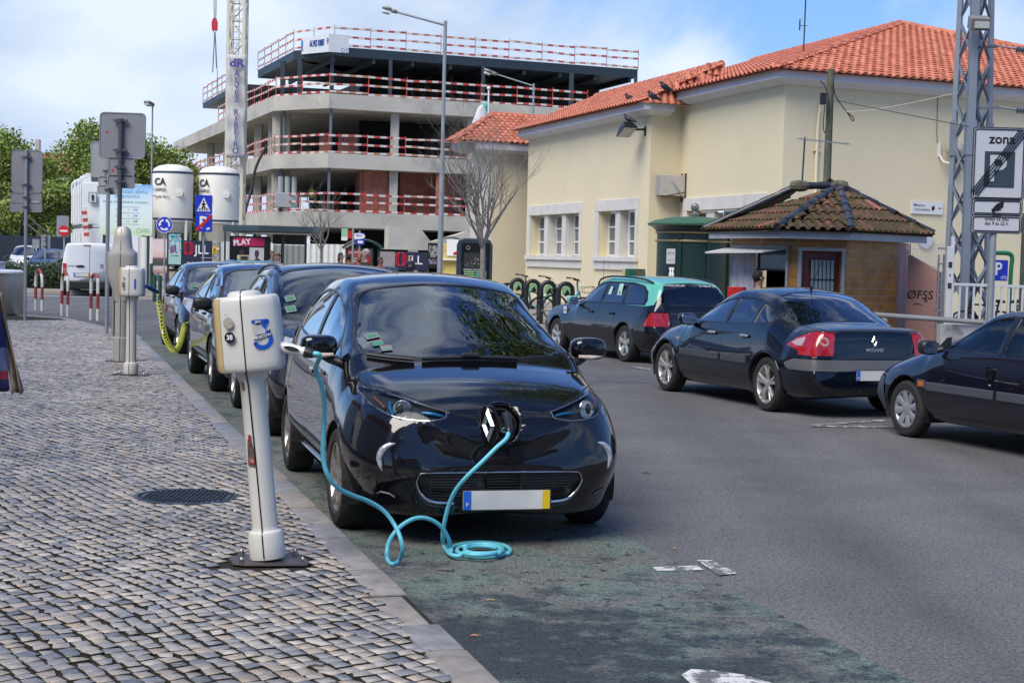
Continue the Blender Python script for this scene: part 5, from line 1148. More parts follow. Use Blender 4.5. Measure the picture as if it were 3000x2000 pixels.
# ---------------------------------------------------------------- hedge, grass and trees
def hedge(name,label,cat,px0,px1,yt,yb,Y,n,size,m,kind=None,dy=1.6):
 c,w,h=box_panel(px0,px1,yt,yb,Y);t=thing(name,label,cat,(c.x,Y+dy/2,.0));h=c.z+h/2;rng=random.Random(9)
 bl=[((-w/2+w*(i+.5)/14,rng.uniform(-.2,.2),h*.55),(w/22,dy*.5,h*.42))for i in range(14)]
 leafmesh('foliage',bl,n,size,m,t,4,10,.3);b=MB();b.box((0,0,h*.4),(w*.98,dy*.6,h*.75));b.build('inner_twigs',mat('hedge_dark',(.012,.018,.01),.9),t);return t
hedge('clipped_hedge','low dark green hedge on the roundabout island','hedge',-60,192,764,822,60,9000,.075,LEAF2)
sheet('grass',[tuple(G(x,y,.14))[:2]for x,y in((-60,818),(60,822),(196,814),(196,806),(-60,806))],.145,mat('grass_green',(.09,.15,.03),.9,var=.25,vscale=6,bump=.6,bscale=60))
TG='plane trees behind the site cabins'
for lab,px,YY,yt,rx,n_,sd_ in(('large green plane tree with a loose pointed top behind the tall stacked sign',225,118,362,4.2,17000,12),('green tree cut off by the left edge of the picture',-20,108,392,4.0,13000,5),('wide green tree below the chimneys of the pale house',105,112,470,4.0,15000,3),('green tree directly behind the site cabins',320,116,425,4.0,15000,15),('green tree between the slender street lamp and the large square sign',425,122,412,3.6,12000,7),('green tree peeping between the silos and the unfinished building',530,128,442,4.4,12000,8),('bright green tree rising behind the billboard',475,124,440,3.6,12000,17),('low dark tree above the far parked cars',60,104,560,4.2,12000,21),('low dark tree just left of the site cabins',180,102,540,3.4,12000,23)):
 leafy_tree(lab,xat(px,yt,YY),YY,(zat(px,yt,YY))*1.04,rx,sd_,n_,.155,.05,TG)
t=thing('pale_house','pale old house with small windows behind the trees on the left','house',(-37.5,128,0));HS=mat('house_pale',(.42,.40,.38),.8,var=.08);b=MB();b.box((0,0,3.8),(16,8,7.6));b.build('wall',HS,t)
b=MB();b.prism([(-8.3,0),(8.3,0),(6,1.5),(-6,1.5)],8.6,frame((0,4.3,7.6),(1,0,0)));b.build('roof',mat('roof_old_red',(.35,.12,.09),.8),t)
for x in(-6.5,-4.5,-1.5,1.3,4.4):MB().box((x,.5,9.5),(.35,.35,1.9 if x!=-4.5 else 2.4)).build('chimney',mat('chimney_grey',(.4,.4,.38),.8),t)
for x in(-6.6,-5.2,-3.8):f=MB().box((x,-4.02,2.6),(.8,.06,1.3));f.build('window',mat('window_grey',(.09,.1,.11),.3),t)
t=thing('site_fence','dark navy site fence behind the far parked cars','fence',(xat(20,740,100),100,0));b=MB();b.box((2,0,1.2),(11,.08,2.4));b.build('panel',mat('fence_navy',(.012,.02,.035),.5),t)
bare_tree('leafless street tree with many branches beside the information column',Vector((xat(1413,805,43),43,.12)),7.2,1.25,5,.10,forks=11,depth=6,first=.27)
bare_tree('small leafless street tree in front of the bus shelters',Vector((xat(940,780,64),64,.12)),5.0,1.5,11,.085,forks=7,depth=5,first=.38)
# ---------------------------------------------------------------- station building
st_=thing('station_building','cream station building with an orange tiled hipped roof and pale stone window surrounds','building',(0,0,0))
K0=P(2283,780,44);K0.z=0
dS=Vector((-.32,1,0)).normalized();dRt=Vector((2.45,1,0)).normalized()
Q1=hit2(1986,(K0.x,K0.y),dS);Q2=hit2(1896,(Q1.x,Q1.y),-dRt);Q3=hit2(1540,(Q2.x,Q2.y),dS)
CREAM=mat('cream_render',(.69,.61,.42),.85,var=.035,vscale=.7,bump=.15,bscale=25,dirt=(.60,.51,.31),dscale=.35,dpos=(.56,.80))
CORN=mat('cornice_white',(.56,.58,.64),.7,var=.05);STONE=mat('window_stone',(.60,.585,.55),.75,var=.07,vscale=2,dirt=(.47,.43,.36),dscale=2.2,dpos=(.55,.78))
def tile_n(nt,N,L,b,cols):
 ge=N('ShaderNodeNewGeometry');cr=N('ShaderNodeValToRGB');e=cr.color_ramp.elements;e[0].color=(*cols[2],1);e[1].color=(*cols[1],1);q=e.new(.4);q.color=(*cols[0],1);L(ge.outputs['Random Per Island'],cr.inputs[0])
 tc=N('ShaderNodeTexCoord');n=N('ShaderNodeTexNoise');n.inputs['Scale'].default_value=3;n.inputs['Detail'].default_value=6;L(tc.outputs['Object'],n.inputs[0]);r=N('ShaderNodeMapRange');r.inputs[1].default_value=.3;r.inputs[2].default_value=.7;r.inputs[3].default_value=.8;r.inputs[4].default_value=1.2;L(n.outputs[0],r.inputs[0])
 hs=N('ShaderNodeHueSaturation');L(cr.outputs[0],hs.inputs['Color']);L(r.outputs[0],hs.inputs['Value']);L(hs.outputs[0],b.inputs['Base Color']);b.inputs['Roughness'].default_value=.65
TILE=node_mat('clay_tile',lambda nt,N,L,b:tile_n(nt,N,L,b,((.50,.155,.085),(.58,.21,.125),(.40,.115,.06))))
def wallM(a,xdir):return frame((a.x,a.y,0),xdir)
def pxu(px,a,d):# distance along d from a where the picture column px meets the wall
 h=hit2(px,(a.x,a.y),d);return(h-Vector((a.x,a.y,0))).dot(d),h.y
def wall_holes(name,M,u0,u1,z0,z1,holes,m,par,depth=.3):
 us=sorted({u0,u1}|{v for h in holes for v in h[:2]});zs=sorted({z0,z1}|{v for h in holes for v in h[2:4]});b=MB();b.T=M
 for a,c in zip(us,us[1:]):
  for e,f in zip(zs,zs[1:]):
   mu,mz=(a+c)/2,(e+f)/2
   if any(h[0]<mu<h[1]and h[2]<mz<h[3]for h in holes):continue
   b.pts([Vector((a,e,0)),Vector((c,e,0)),Vector((c,f,0)),Vector((a,f,0))],[(0,1,2,3)])
 for h in holes:
  a,c,e,f=h[:4];q=[(a,e),(c,e),(c,f),(a,f)]
  for i in range(4):p,r=q[i],q[(i+1)%4];b.pts([Vector((*p,0)),Vector((*r,0)),Vector((*r,-depth)),Vector((*p,-depth))],[(0,1,2,3)])
 return b.build(name,m,par)
def window_unit(M,u0,u1,z0,z1,par,cols=2,rows=3,back=.28):
 b=MB();b.T=M@Matrix.Translation((0,0,-back));w=.05;FRM=mat('window_white',(.72,.72,.70),.4)
 for u in(u0+w/2,u1-w/2):b.box((u,(z0+z1)/2,.03),(w,z1-z0,.06))
 for z in(z0+w/2,z1-w/2):b.box(((u0+u1)/2,z,.031),(u1-u0-2*w,w,.06))
 for i in range(1,cols):b.box((u0+(u1-u0)*(.62 if cols==2 else i/cols),(z0+z1)/2,.035),(.055,z1-z0-2*w,.05))
 for j in range(1,rows):b.box(((u0+u1)/2,z0+(z1-z0)*j/rows,.030),(u1-u0-2*w,.06,.045))
 f=b.build('window',FRM,par);b=MB();b.T=M@Matrix.Translation((0,0,-back));b.box(((u0+u1)/2,(z0+z1)/2,.005),(u1-u0-.02,z1-z0-.02,.012));b.build('pane',mat('window_pane_grey',(.13,.15,.155),.12,spec=.6,var=.3,vscale=1.5),f);return f
zA,zB=6.40,6.75
# wing A: windows
MA=wallM(Q3,-dS);LA=(Q2-Q3).length;holes=[];groups=[]
for g0,g1,y0,y1,wins in((1546,1703,603,785,((1567,1601),(1616,1650),(1666,1691))),(1744,1868,580,788,((1760,1803),(1822,1853)))):
 a,Ya=pxu(g0,Q3,-dS);c,Yc_=pxu(g1,Q3,-dS);groups.append((a,c,wins))
for a,c,wins in groups:
 holes.append((a+.30,c-.22,1.86,3.40))
wall_holes('wall',MA,0,LA,.1,zA,holes,CREAM,st_,.45)
for(a,c,wins),h in zip(groups,holes):
 b=MB();b.T=MA  # stone surround
 b.box(((a+c)/2,3.40+.19,.035),(c-a,.38,.07));b.box((h[0]-.15,2.63,.03),(.30,1.54,.06));b.box((h[1]+.11,2.63,.03),(.22,1.54,.06));b.box(((a+c)/2,1.86-.08,.07),(c-a+.1,.16,.14));b.box(((a+c)/2,1.86-.30,.035),(c-a,.28,.07));b.build('window_surround',STONE,st_,bev=.01)
 us=[]
 for w0,w1 in wins:
  u0,_=pxu(w0,Q3,-dS);u1,_=pxu(w1,Q3,-dS);us.append((max(u0,h[0]+.02),min(u1,h[1]-.02)))
 # the deep reveal hides part: space windows evenly between piers
 n=len(us);pier=.42;ww=(h[1]-h[0]-pier*(n-1))/n
 for i in range(n):
  u0=h[0]+i*(ww+pier);window_unit(MA,u0,u0+ww,1.88,3.38,st_,back=.40)
  if i:b=MB();b.T=MA;b.box((u0-pier/2,2.63,-.17),(pier-.004,1.536,.32));b.build('window_pier',STONE,st_)
# return wall, wing B, right facade
def plain(name,a,c,z1,m=CREAM):b=MB();b.T=frame((a.x,a.y,0),c-a);L_=(c-a).length;b.pts([Vector(v)for v in((0,.1,0),(L_,.1,0),(L_,z1,0),(0,z1,0))],[(0,1,2,3)]);return b.build(name,m,st_)
plain('wall',Q2,Q1,zB)
MB_=wallM(Q1,-dS);LB=(K0-Q1).length;a,_=pxu(2000,Q1,-dS);c,Yc_=pxu(2242,Q1,-dS);hB=(a+.3,c-.3,2.0,3.35)
wall_holes('wall',MB_,0,LB,.1,zB,[hB],CREAM,st_,.45);b=MB();b.T=MB_;b.box(((a+c)/2,3.35+.2,.035),(c-a,.40,.07));b.box((hB[0]-.15,2.6,.03),(.3,1.5,.06));b.box((hB[1]+.15,2.6,.03),(.3,1.5,.06));b.box(((a+c)/2,1.85,.035),(c-a,.3,.07));b.build('window_surround',STONE,st_,bev=.01)
n=3;pier=.55;ww=(hB[1]-hB[0]-pier*(n-1))/n
for i in range(n):
 u0=hB[0]+i*(ww+pier);window_unit(MB_,u0,u0+ww,2.02,3.33,st_,back=.40)
 if i:b=MB();b.T=MB_;b.box((u0-pier/2,2.6,-.17),(pier-.004,1.34,.32));b.build('window_pier',STONE,st_)
K1=K0+dRt*24;plain('wall',K0,K1,zB)
# wing C at the back left
nC=Vector((-dRt.y,dRt.x,0));C0=Q3+dS*1.6+dRt*.6;cL=hit2(1375,(C0.x,C0.y),-dRt);cM=hit2(1437,(C0.x,C0.y),-dRt);cR=hit2(1560,(C0.x,C0.y),dRt)
zC=zat(1450,452,C0.y);plain('wall',cM,cR,zC);plain('wall',cL,cM,zC,mat('plain_white_wall',(.70,.70,.68),.8,var=.03));plain('wall',Q3,Q3+dS*3,zA)if False else None
b=MB();b.T=frame((cL.x,cL.y,0),-nC);
def cornice(pts,z,ov=.45,h=.40,m=CORN,t=.05):
 """moulded cornice under the eaves, pts run left to right as seen, outward normal = dir x up"""
 b=MB()
 for i,(a,c)in enumerate(zip(pts,pts[1:])):
  d=(c-a).normalized();n=Vector((d.y,-d.x,0));prof=[(0,0),(ov*.35,.02),(ov*.80,.12),(ov,.14),(ov,h),(0,h)]
  def off(j,o):# mitred offset
   p=pts[j];dd=[(pts[k+1]-pts[k]).normalized()for k in(j-1,j)if 0<=k<len(pts)-1]
   ns=[Vector((q.y,-q.x,0))for q in dd]
   if len(ns)==1:return p+ns[0]*o
   m_=(ns[0]+ns[1]);return p+m_*(o/(1+ns[0].dot(ns[1])))
  V=[off(i,o)+Vector((0,0,z+hh))for o,hh in prof]+[off(i+1,o)+Vector((0,0,z+hh))for o,hh in prof];k=len(prof)
  b.pts(V,[(q,(q+1)%k,k+(q+1)%k,k+q)for q in range(k)]+[tuple(range(k)),tuple(range(2*k-1,k-1,-1))])
 return b.build('cornice',m,st_)
cornice([Q3,Q2,Q2+dRt*.6],zA-.04);cornice([Q2+dRt*.62,Q1,K0,K1],zB-.04)
cL2=cL-dRt*.5;cornice([cL,cR],zC-.03,.5,.42)
cornice([cL+nC*1.0,cL],zC-.03,.5,.42)
def roofplane(name,p0,p1,others,par,**k):
 """eave from p0 to p1, then the other corners"""
 U=(p1-p0).normalized();q=others[0]-p0;Vv=(q-U*q.dot(U)).normalized();poly=[(0,0),((p1-p0).length,0)]+[((o-p0).dot(U),(o-p0).dot(Vv))for o in others]
 return tiles(name,p0,U,Vv,poly,k.pop('m',TILE),par,**k)
ov=.62;up=lambda p,z:Vector((p.x,p.y,z))
E0=up(K0-dRt*ov-dS*ov,zB+.30);mB=10.3;apex=up(K0+(dRt+dS)*mB,10.55);rB=apex+dS*16;E0b=E0+dS*(7.1+ov);E1=E0+dRt*(2*mB+.6)
roofplane('roof',E0,E1,[apex],st_,tw=.27,th=.40,amp=.062)
eB=E0+dS*22;roofplane('roof',eB,E0,[apex,apex+dS*(22-mB-ov)],st_,tw=.27,th=.40,amp=.062)
ridge('roof_hip',E0+(apex-E0)*.01+Vector((0,0,.04)),apex+Vector((0,0,.05)),TILE,st_,.12,.38);ridge('roof_ridge',apex+Vector((0,0,.05)),apex+dS*12+Vector((0,0,.05)),TILE,st_,.12,.42);ridge('roof_hip',apex+Vector((0,0,.06)),E1+Vector((0,0,.04)),TILE,st_,.12,.38)
b=MB();b.pts([apex,apex+dS*12,apex+dRt*mB+dS*12+Vector((0,0,-3.4)),E1],[(0,1,2,3)]);b.build('roof_back',TILE,st_)
EA=up(Q2-dRt*ov-dS*(ov-.1),zA+.30);EAf=up(Q3-dRt*ov+dS*ov,zA+.30);mA=3.1;rA0=up(Q2+dRt*(mA-ov)+dS*.0,8.12);rA1=up(Q3+dRt*(mA-ov),8.12)
roofplane('roof',EAf,EA,[rA0,rA1-dS*1.0],st_,tw=.25,th=.38,amp=.058);ridge('roof_ridge',rA0+Vector((0,0,.03)),rA1-dS*1.0+Vector((0,0,.03)),TILE,st_,.12,.42)
roofplane('roof',EA-Vector((0,0,.0)),EA+dRt*2.2,[rA0+dRt*.01],st_,tw=.25,th=.38,amp=.058)
# wing C roof: front slope and left hip
o=-nC*.55;g0=up(cL-dRt*.9+o,zC+.38);g1=up(cR+o,zC+.38);hC=zat(1440,338,C0.y+3.0);t0=hit2(1433,(C0.x,C0.y+3.2),-dRt);t0=up(t0,hC);t1=up(hit2(1600,(C0.x,C0.y+3.2),dRt),hC)
roofplane('roof',g0,g1,[t1,t0],st_,tw=.25,th=.38,amp=.058);g2=g0+nC*1.4;roofplane('roof',g2,g0,[t0],st_,tw=.25,th=.38,amp=.058);ridge('roof_hip',g0,t0,TILE,st_,.12,.38);ridge('roof_ridge',t0,t1,TILE,st_,.12,.42)
# details on the walls
nA=Vector((-dS.y,dS.x,0))if False else Vector((-dS.y,dS.x,0));nA=(MA.to_3x3()@Vector((0,0,1)));MR=wallM(K0,dRt);nR=MR.to_3x3()@Vector((0,0,1))
def onwall(M,a,d,px,y):u,Yy=pxu(px,a,d);return u,zat(px,y,(Vector((a.x,a.y,0))+d*u).y)
u,z=onwall(MA,Q3,-dS,1880,384);Mx=MA@Matrix.Translation((u,z,0));fl=thing('floodlight','black floodlight bracketed high on the cream wall with a pigeon on top','floodlight',Mx.translation,0);Rf=MA.to_3x3()
b=MB();b.T=Rf.to_4x4();b.cyl((0,.05,0),(-.0,.03,.42),.035,n=8);b.box((0,.0,.02),(.12,.3,.04));b.build('bracket',BLACK,fl)
b=MB();b.T=Rf.to_4x4()@Matrix.Translation((-.05,.05,.62))@Matrix.Rotation(rad(22),4,'Z');b.pts([Vector(v)for v in((-.42,-.10,-.24),(.34,-.10,-.24),(.34,-.10,.24),(-.42,-.10,.24),(-.22,.17,-.15),(.16,.17,-.15),(.16,.17,.15),(-.22,.17,.15))],[(0,1,2,3),(7,6,5,4),(0,4,5,1),(1,5,6,2),(2,6,7,3),(3,7,4,0)]);b.build('lamp_body',mat('floodlight_black',(.01,.012,.015),.4),fl,bev=.015)
b=MB();b.T=Rf.to_4x4()@Matrix.Translation((-.05,.05,.62))@Matrix.Rotation(rad(22),4,'Z');b.box((-.04,-.115,0),(.66,.02,.42));b.build('lamp_glass',mat('floodlight_glass',(.38,.40,.38),.15),fl)
def pigeon(label,loc,yaw=0.,s=1.):
 t=thing('pigeon',label,'pigeon',loc,yaw,'pigeons on the station roof');t.scale=(s,s,s);PG=mat('pigeon_dark',(.022,.024,.03),.6,var=.3,vscale=20)
 b=MB();b.ell((0,0,.13),(.14,.07,.08),14,Matrix.Rotation(rad(-25),3,'Y'));b.ell((.11,0,.235),(.04,.034,.04),10);b.tube([(.06,0,.17),(.10,0,.22)],[.055,.034],8);b.tube([(.145,0,.235),(.175,0,.228)],[.012,.003],6);b.tube([(-.08,0,.10),(-.24,0,.04)],[.05,.03],8);b.cyl((0,.02,0),(0,.02,.08),.007,n=5);b.cyl((0,-.02,0),(0,-.02,.08),.007,n=5);b.build('body',PG,t,smooth=70);return t
fz=Mx.translation+nA*.6+Vector((0,0,.22));pigeon('dark pigeon standing on the black floodlight',fz,rad(150),1.15)
for px,y,YY,lab in((1948,258,Q2.y-.9,'pigeon perched at the step between the two tiled roofs'),(1912,285,Q2.y-.9,'dark pigeon on the tile edge just above the floodlight'),(1845,292,Q2.y+1.6,'pale pigeon on the tile edge, leftmost of the roof birds')):
 pp=P(px,y,YY);pigeon(lab,pp-Vector((0,0,.12)),rad(200),1.2)
u,z=onwall(MB_,Q1,-dS,2003,545);t=thing('air_conditioner','weathered air conditioner on a rusty bracket above the green toilet cabin','air conditioner',MB_@Vector((u-.15,z,0)),0);T4=MB_.to_3x3().to_4x4()
b=MB();b.T=T4;b.box((0,0,.46),(.34,.66,.86),bev=.015);b.build('casing',mat('ac_beige',(.42,.41,.38),.55,var=.06),t);b=MB();b.T=T4;b.box((-.172,.0,.30),(.012,.56,.46));b.build('grille',mat('ac_grille',(.25,.25,.25),.6),t)
b=MB();b.T=T4;b.box((.0,.02,.895),(.30,.60,.012));b.build('front_grille',mat('ac_grille_front',(.30,.30,.30),.6,bump=.4,bscale=40),t);b=MB();b.T=T4;b.box((0,-.345,.45),(.36,.03,.9));b.box((.16,-.05,.03),(.05,.9,.05));b.box((-.12,-.05,.03),(.05,.9,.05));b.beam((.16,-.36,.8),(.16,-.2,.05),.03);b.build('bracket',mat('rusty_steel',(.09,.05,.03),.8,var=.4),t)
b=MB();b.T=T4;b.tube(smoothpath([(.17,.15,.5),(.24,.0,.4),(.2,-.25,.2),(.2,-.5,.03),(.18,-.95,.03)],4),.014,6);b.build('cable',mat('cable_grey',(.3,.3,.28),.6),t)
# right facade: pipe, cable, globe lamp, sign
def wallthing(nm,lab,cat,px,y):u,z=onwall(MR,K0,dRt,px,y);return thing(nm,lab,cat,MR@Vector((u,z,0)),0),MR.to_3x3().to_4x4()
t,T4=wallthing('downpipe','cream pipe running up the station wall behind the wooden pole','pipe',2378,545);b=MB();b.T=T4;b.tube([(0,-1.5,.06),(.0,1.6,.06),(.02,2.0,.06),(.05,2.15,.06),(.06,2.35,.0)],.05,8);b.box((0,1.0,.05),(.22,.05,.07));b.build('pipe',CREAM,t,smooth=50)
t,T4=wallthing('wall_globe_lamp','clear globe lamp on a white bracket on the station wall','wall lamp',2755,445);b=MB();b.T=T4;b.ell((.05,.05,.38),(.27,.27,.27),20);b.build('globe',mat('globe_glass',(.36,.33,.26),.08,spec=.8,coat=1),t,smooth=80);b=MB();b.T=T4;b.box((-.22,.05,.03),(.06,.4,.06));b.tube(smoothpath([(-.22,-.1,.05),(-.18,-.3,.2),(.05,-.36,.38)],4),.03,6);b.build('bracket',WHITE,t);b=MB();b.T=T4;b.cyl((.05,-.34,.38),(.05,-.2,.38),.09,n=12);b.build('socket',BLACK,t)
b=MB();b.T=T4;b.tube([(-.3,.25,.02),(-.34,.6,.02),(-.33,1.6,.02),(-.32,3.1,.02)],.012,5);o_=b.build('wall_cable',mat('old_cable',(.28,.2,.14),.7),t)
t,T4=wallthing('wall_sign','white ticket machine sign with a red arrow on the station wall','sign',2706,609);b=MB();b.T=T4;b.box((0,0,.03),(1.10,.36,.04));pl=b.build('sign_plate',mat('sign_offwhite',(.66,.67,.68),.4),t);Mw=T4@Matrix.Translation((0,0,.052));writing('sign_text','Máquina',.115,KS,pl,Mw@Matrix.Translation((-.28,.07,0)),.001,.003);writing('sign_text','Automática',.115,KS,pl,Mw@Matrix.Translation((-.17,-.055,0)),.001,.003)
for k in(0,1):MB().prism([(x+.05*k,y+.03*k)for x,y in((.16,-.08),(.21,-.08),(.21,.04),(.16,.04))],.003+.002*k,Mw).build('ticket_mark',KS,pl)
MB().prism([(.38,-.012),(.46,-.012),(.44,-.045),(.50,0),(.44,.045),(.46,.012),(.38,.012)],.003,Mw).build('arrow',RS,pl)
t,T4=wallthing('wall_disc_sign','pale round disc half hidden behind the kiosk eaves on the station wall','sign',2705,700)
b=MB();b.T=T4;b.cyl((0,0,.02),(0,0,.07),.27,n=28);b.build('disc',mat('disc_pale',(.5,.5,.58),.4),t)
t=thing('roof_antenna','thin antenna mast on the station roof against the sky','antenna',up(P(2355,118,52),zat(2355,130,52)-.6));b=MB();b.cyl((0,0,0),(.03,0,4.2),.025,n=6);b.beam((-.15,0,1.2),(.1,0,1.2),.02);b.beam((-.15,0,1.05),(-.15,0,1.4),.04);b.build('mast',STEEL,t)
t=thing('flag','white and teal flag on a white pole behind the left wing of the station','flag',up(P(1430,480,70),4.5));z1=zat(1427,262,70)-4.5;b=MB();b.cyl((0,0,0),(-.05,0,z1),.04,n=8);b.ell((-.05,0,z1+.05),(.09,.09,.09),10);b.build('flag_pole',WHITE,t,smooth=60)
b=MB();n=8;V=[];
for j in range(n+1):
 for i in range(5):f=j/n;V.append((-.08-.11*i-.55*f*(i/4),.08*math.sin(i*1.7+j*.6),z1-.5-1.55*f-.08*i))
b.pts(V,[(j*5+i,j*5+i+1,(j+1)*5+i+1,(j+1)*5+i)for j in range(n)for i in range(4)]);fo=b.build('flag_cloth',mat('flag_white',(.68,.7,.72),.7,dirt=(.1,.4,.38),dscale=.9,dpos=(.55,.56)),t,smooth=60);md=fo.modifiers.new('s','SOLIDIFY');md.thickness=.01
writing('flag_text','Infra',.26,mat('flag_teal',(.08,.25,.3),.6),fo,frame((-.42,-.16,z1-1.6),(-.9,0,.2),(.2,0,1)),.004)
# ---------------------------------------------------------------- green toilet cabin
Y=43.5;t=thing('public_toilet','dark green oval public toilet cabin with brass bands and a domed roof','toilet cabin',(xat(2046,760,Y),Y+1.2,.12));TG1=mat('toilet_green',(.006,.024,.021),.35,bump=.25,bscale=60);TR=mat('toilet_roof_green',(.035,.11,.065),.5,var=.2);BR=mat('brass_band',(.38,.31,.17),.35,.7)
def oval(rx,ry,prof,m,nm,**k):
 b=MB();b.lathe(prof,n=40,cap=k.pop('cap',True))
 for v in b.bm.verts:v.co.x*=rx;v.co.y*=ry
 return b.build(nm,m,t,smooth=35)
zr=zat(2040,660,Y)-.12;oval(1.05,1.15,[(1,0),(1,zr-.25),(1.04,zr-.2),(1.04,zr-.12)],TG1,'drum');oval(1.08,1.18,[(1.04,zr-.12),(1.10,zr-.05),(1.20,zr-.0)],mat('toilet_cornice',(.006,.02,.018),.3),'cornice');oval(1.12,1.22,[(1.18,zr),(1.19,zr+.05),(1.0,zr+.15),(.6,zr+.24),(.02,zr+.28)],TR,'roof')
for z in(zr-.22,zat(1990,708,Y)-.12):oval(1.09,1.19,[(1.0,z),(1.02,z+.03),(1.0,z+.06)],BR,'brass_band',cap=False)
oval(1.0,1.0,[(.10,zr+.27),(.12,zr+.33),(.06,zr+.38),(.05,zr+.42),(.10,zr+.46),(.125,zr+.54),(.10,zr+.62),(.01,zr+.66)],mat('pewter',(.35,.35,.33),.3,.8),'finial')
for a in(-118,-75,-30):aa=rad(a);MB().box((1.05*math.cos(aa)*1.01,1.15*math.sin(aa)*1.01,zr/2-.1),(.10,.08,zr-.25),rad(a+90)).build('pilaster',TG1,t)
for a0,z0,hh,ww,mm in((-133,zat(1950,750,Y),.42,.30,S1),(-131,zat(1950,800,Y),.32,.17,WS),(-140,zat(1950,797,Y),.16,.10,KS),(-131,zat(1950,832,Y),.2,.16,S1)):
 aa=rad(a0);M=frame((1.06*math.cos(aa),1.16*math.sin(aa),z0-.12),(-math.sin(aa),math.cos(aa),0));n_=MB().prism(rrect(ww,hh,.01),.012,M).build('notice',mm,t)
 if hh>.3:
  for k in range(3):MB().prism(rrect(.02,.09,.004,cx=-.08+.08*k,cy=hh*.2),.003,M@Matrix.Translation((0,0,.013))).build('notice_symbol',KS,n_);MB().prism(circ(.03,10,-.08+.08*k,-hh*.25),.003,M@Matrix.Translation((0,0,.013))).build('notice_symbol',mat('symbol_grey',(.3,.3,.3),.5),n_)
# ---------------------------------------------------------------- kiosk
kk=thing('brick_kiosk','small brown tiled kiosk with a mossy clay roof, number 356 and a barred red door','kiosk',(0,0,0))
BT=node_mat('glazed_brown_tile',lambda nt,N,L,b:brick_n(nt,N,L,b,(.40,.175,.030),(.30,.12,.022),(.40,.33,.22),2.1,.012,.62,.30,.5,.38,spec=.45));PK=mat('pink_render',(.40,.225,.20),.8,var=.06,dirt=(.25,.18,.13),dscale=1.3,dpos=(.62,.8));PALEM=mat('marble_trim',(.36,.37,.39),.5,var=.15,vscale=4)
kp={}
for k,(px,Y)in dict(W0=(2137,31.6),W1=(2335,30.0),W2=(2476,30.1),W3=(2622,31.2),W4=(2662,33.4)).items():kp[k]=up(P(px,900,Y),0)
zE=zat(2400,699,30.0)
def kwall(a,c,m,holes=(),nm='wall',z1=None):d=c-a;M=frame((a.x,a.y,0),d);return M,wall_holes(nm,M,0,d.length,.1,z1 or zE,holes,m,kk,.16)
def ku(px,a,c):d=(c-a).normalized();return(hit2(px,(a.x,a.y),d)-a).dot(d)
a,c=kp['W0'],kp['W1'];u0,u1=ku(2148,a,c),ku(2307,a,c);zh=zat(2250,727,31);M0,_=kwall(a,c,BT,[(u0,u1,.95,zh)])
a,c=kp['W1'],kp['W2'];v0,v1=ku(2346,a,c),ku(2464,a,c);zd=zat(2400,735,30);M1,_=kwall(a,c,BT,[(v0,v1,.12,zd)])
M2_,_=kwall(kp['W2'],kp['W3'],BT);kwall(kp['W3'],kp['W4'],PK);kwall(kp['W4'],kp['W4']+Vector((-1.2,1.2,0)),PK);kwall(kp['W0']+Vector((1.0,2.2,0)),kp['W0'],BT)
b=MB();b.T=M1;w=.065  # door surround, door, bars
b.box((v0-.03,(zd+.12)/2,.02),(w,zd-.12,.06));b.box((v1+.03,(zd+.12)/2,.02),(w,zd-.12,.06));b.box(((v0+v1)/2,zd+.03,.021),(v1-v0+2*w+.0,.065,.06));b.build('door_surround',PALEM,kk)
b=MB();b.T=M1;b.box(((v0+v1)/2,(zd+.12)/2,-.14),(v1-v0,zd-.12,.04));dr=b.build('door',mat('door_red',(.14,.022,.014),.5,var=.15),kk)
b=MB();b.T=M1;x0_,x1_=v0+.22,v1-.10;b.box(((x0_+x1_)/2,(zd-.15+.55)/2,-.112),(x1_-x0_,zd-.15-.55,.014));b.build('door_window',mat('door_glass',(.42,.47,.46),.2,var=.1),dr)
b=MB();b.T=M1
for i in range(7):x=x0_+(x1_-x0_)*i/6;b.cyl((x,.55,-.085),(x,zd-.15,-.085),.008,n=6)
for z in(.56,(zd+.4)/2-.2,(zd+.4)/2+.25,zd-.16):b.box(((x0_+x1_)/2,z,-.085),(x1_-x0_,.02,.012))
b.build('window_bars',BLACK,dr);MN=M1@Matrix.Translation(((v0+v1)/2,zd+.20,.02));writing('house_number','356',.16,mat('number_gold',(.45,.32,.08),.5),kk,MN,.004,.012,sx=.85)
b=MB();b.T=M0;b.box((u0-.02,(.95+zh)/2,.02),(.05,zh-.95,.05));b.box((u1+.02,(.95+zh)/2,.02),(.05,zh-.95,.05));b.box(((u0+u1)/2,zh+.025,.021),(u1-u0+.09,.05,.05));b.box(((u0+u1)/2,.93,.06),(u1-u0+.1,.05,.16));b.build('hatch_frame',PALEM,kk)
b=MB();b.T=M0;um=u0+(u1-u0)*.42
b.box(((u0+um)/2,(1.0+zh)/2,.03),(um-u0,zh-1.0,.02));b.build('grid_shutter',node_mat('grid_shutter',lambda nt,N,L,b_:brick_n(nt,N,L,b_,(.55,.57,.6),(.52,.54,.57),(.2,.21,.23),9,.012,.5,.5,0,.5)),kk)
b=MB();b.T=M0;b.pts([Vector(v)for v in((u0-.15,zh-.02,.03),(u1+.0,zh-.02,.03),(u1-.05,zh-.10,.62),(u0-.15,zh-.13,.62),(u0-.15,zh-.0,.03),(u1+.0,zh-.0,.03),(u1-.05,zh-.07,.62),(u0-.15,zh-.10,.62))],[(0,1,2,3),(7,6,5,4),(0,4,5,1),(1,5,6,2),(2,6,7,3),(3,7,4,0)]);b.build('hatch_flap',mat('flap_white',(.55,.56,.55),.5),kk)
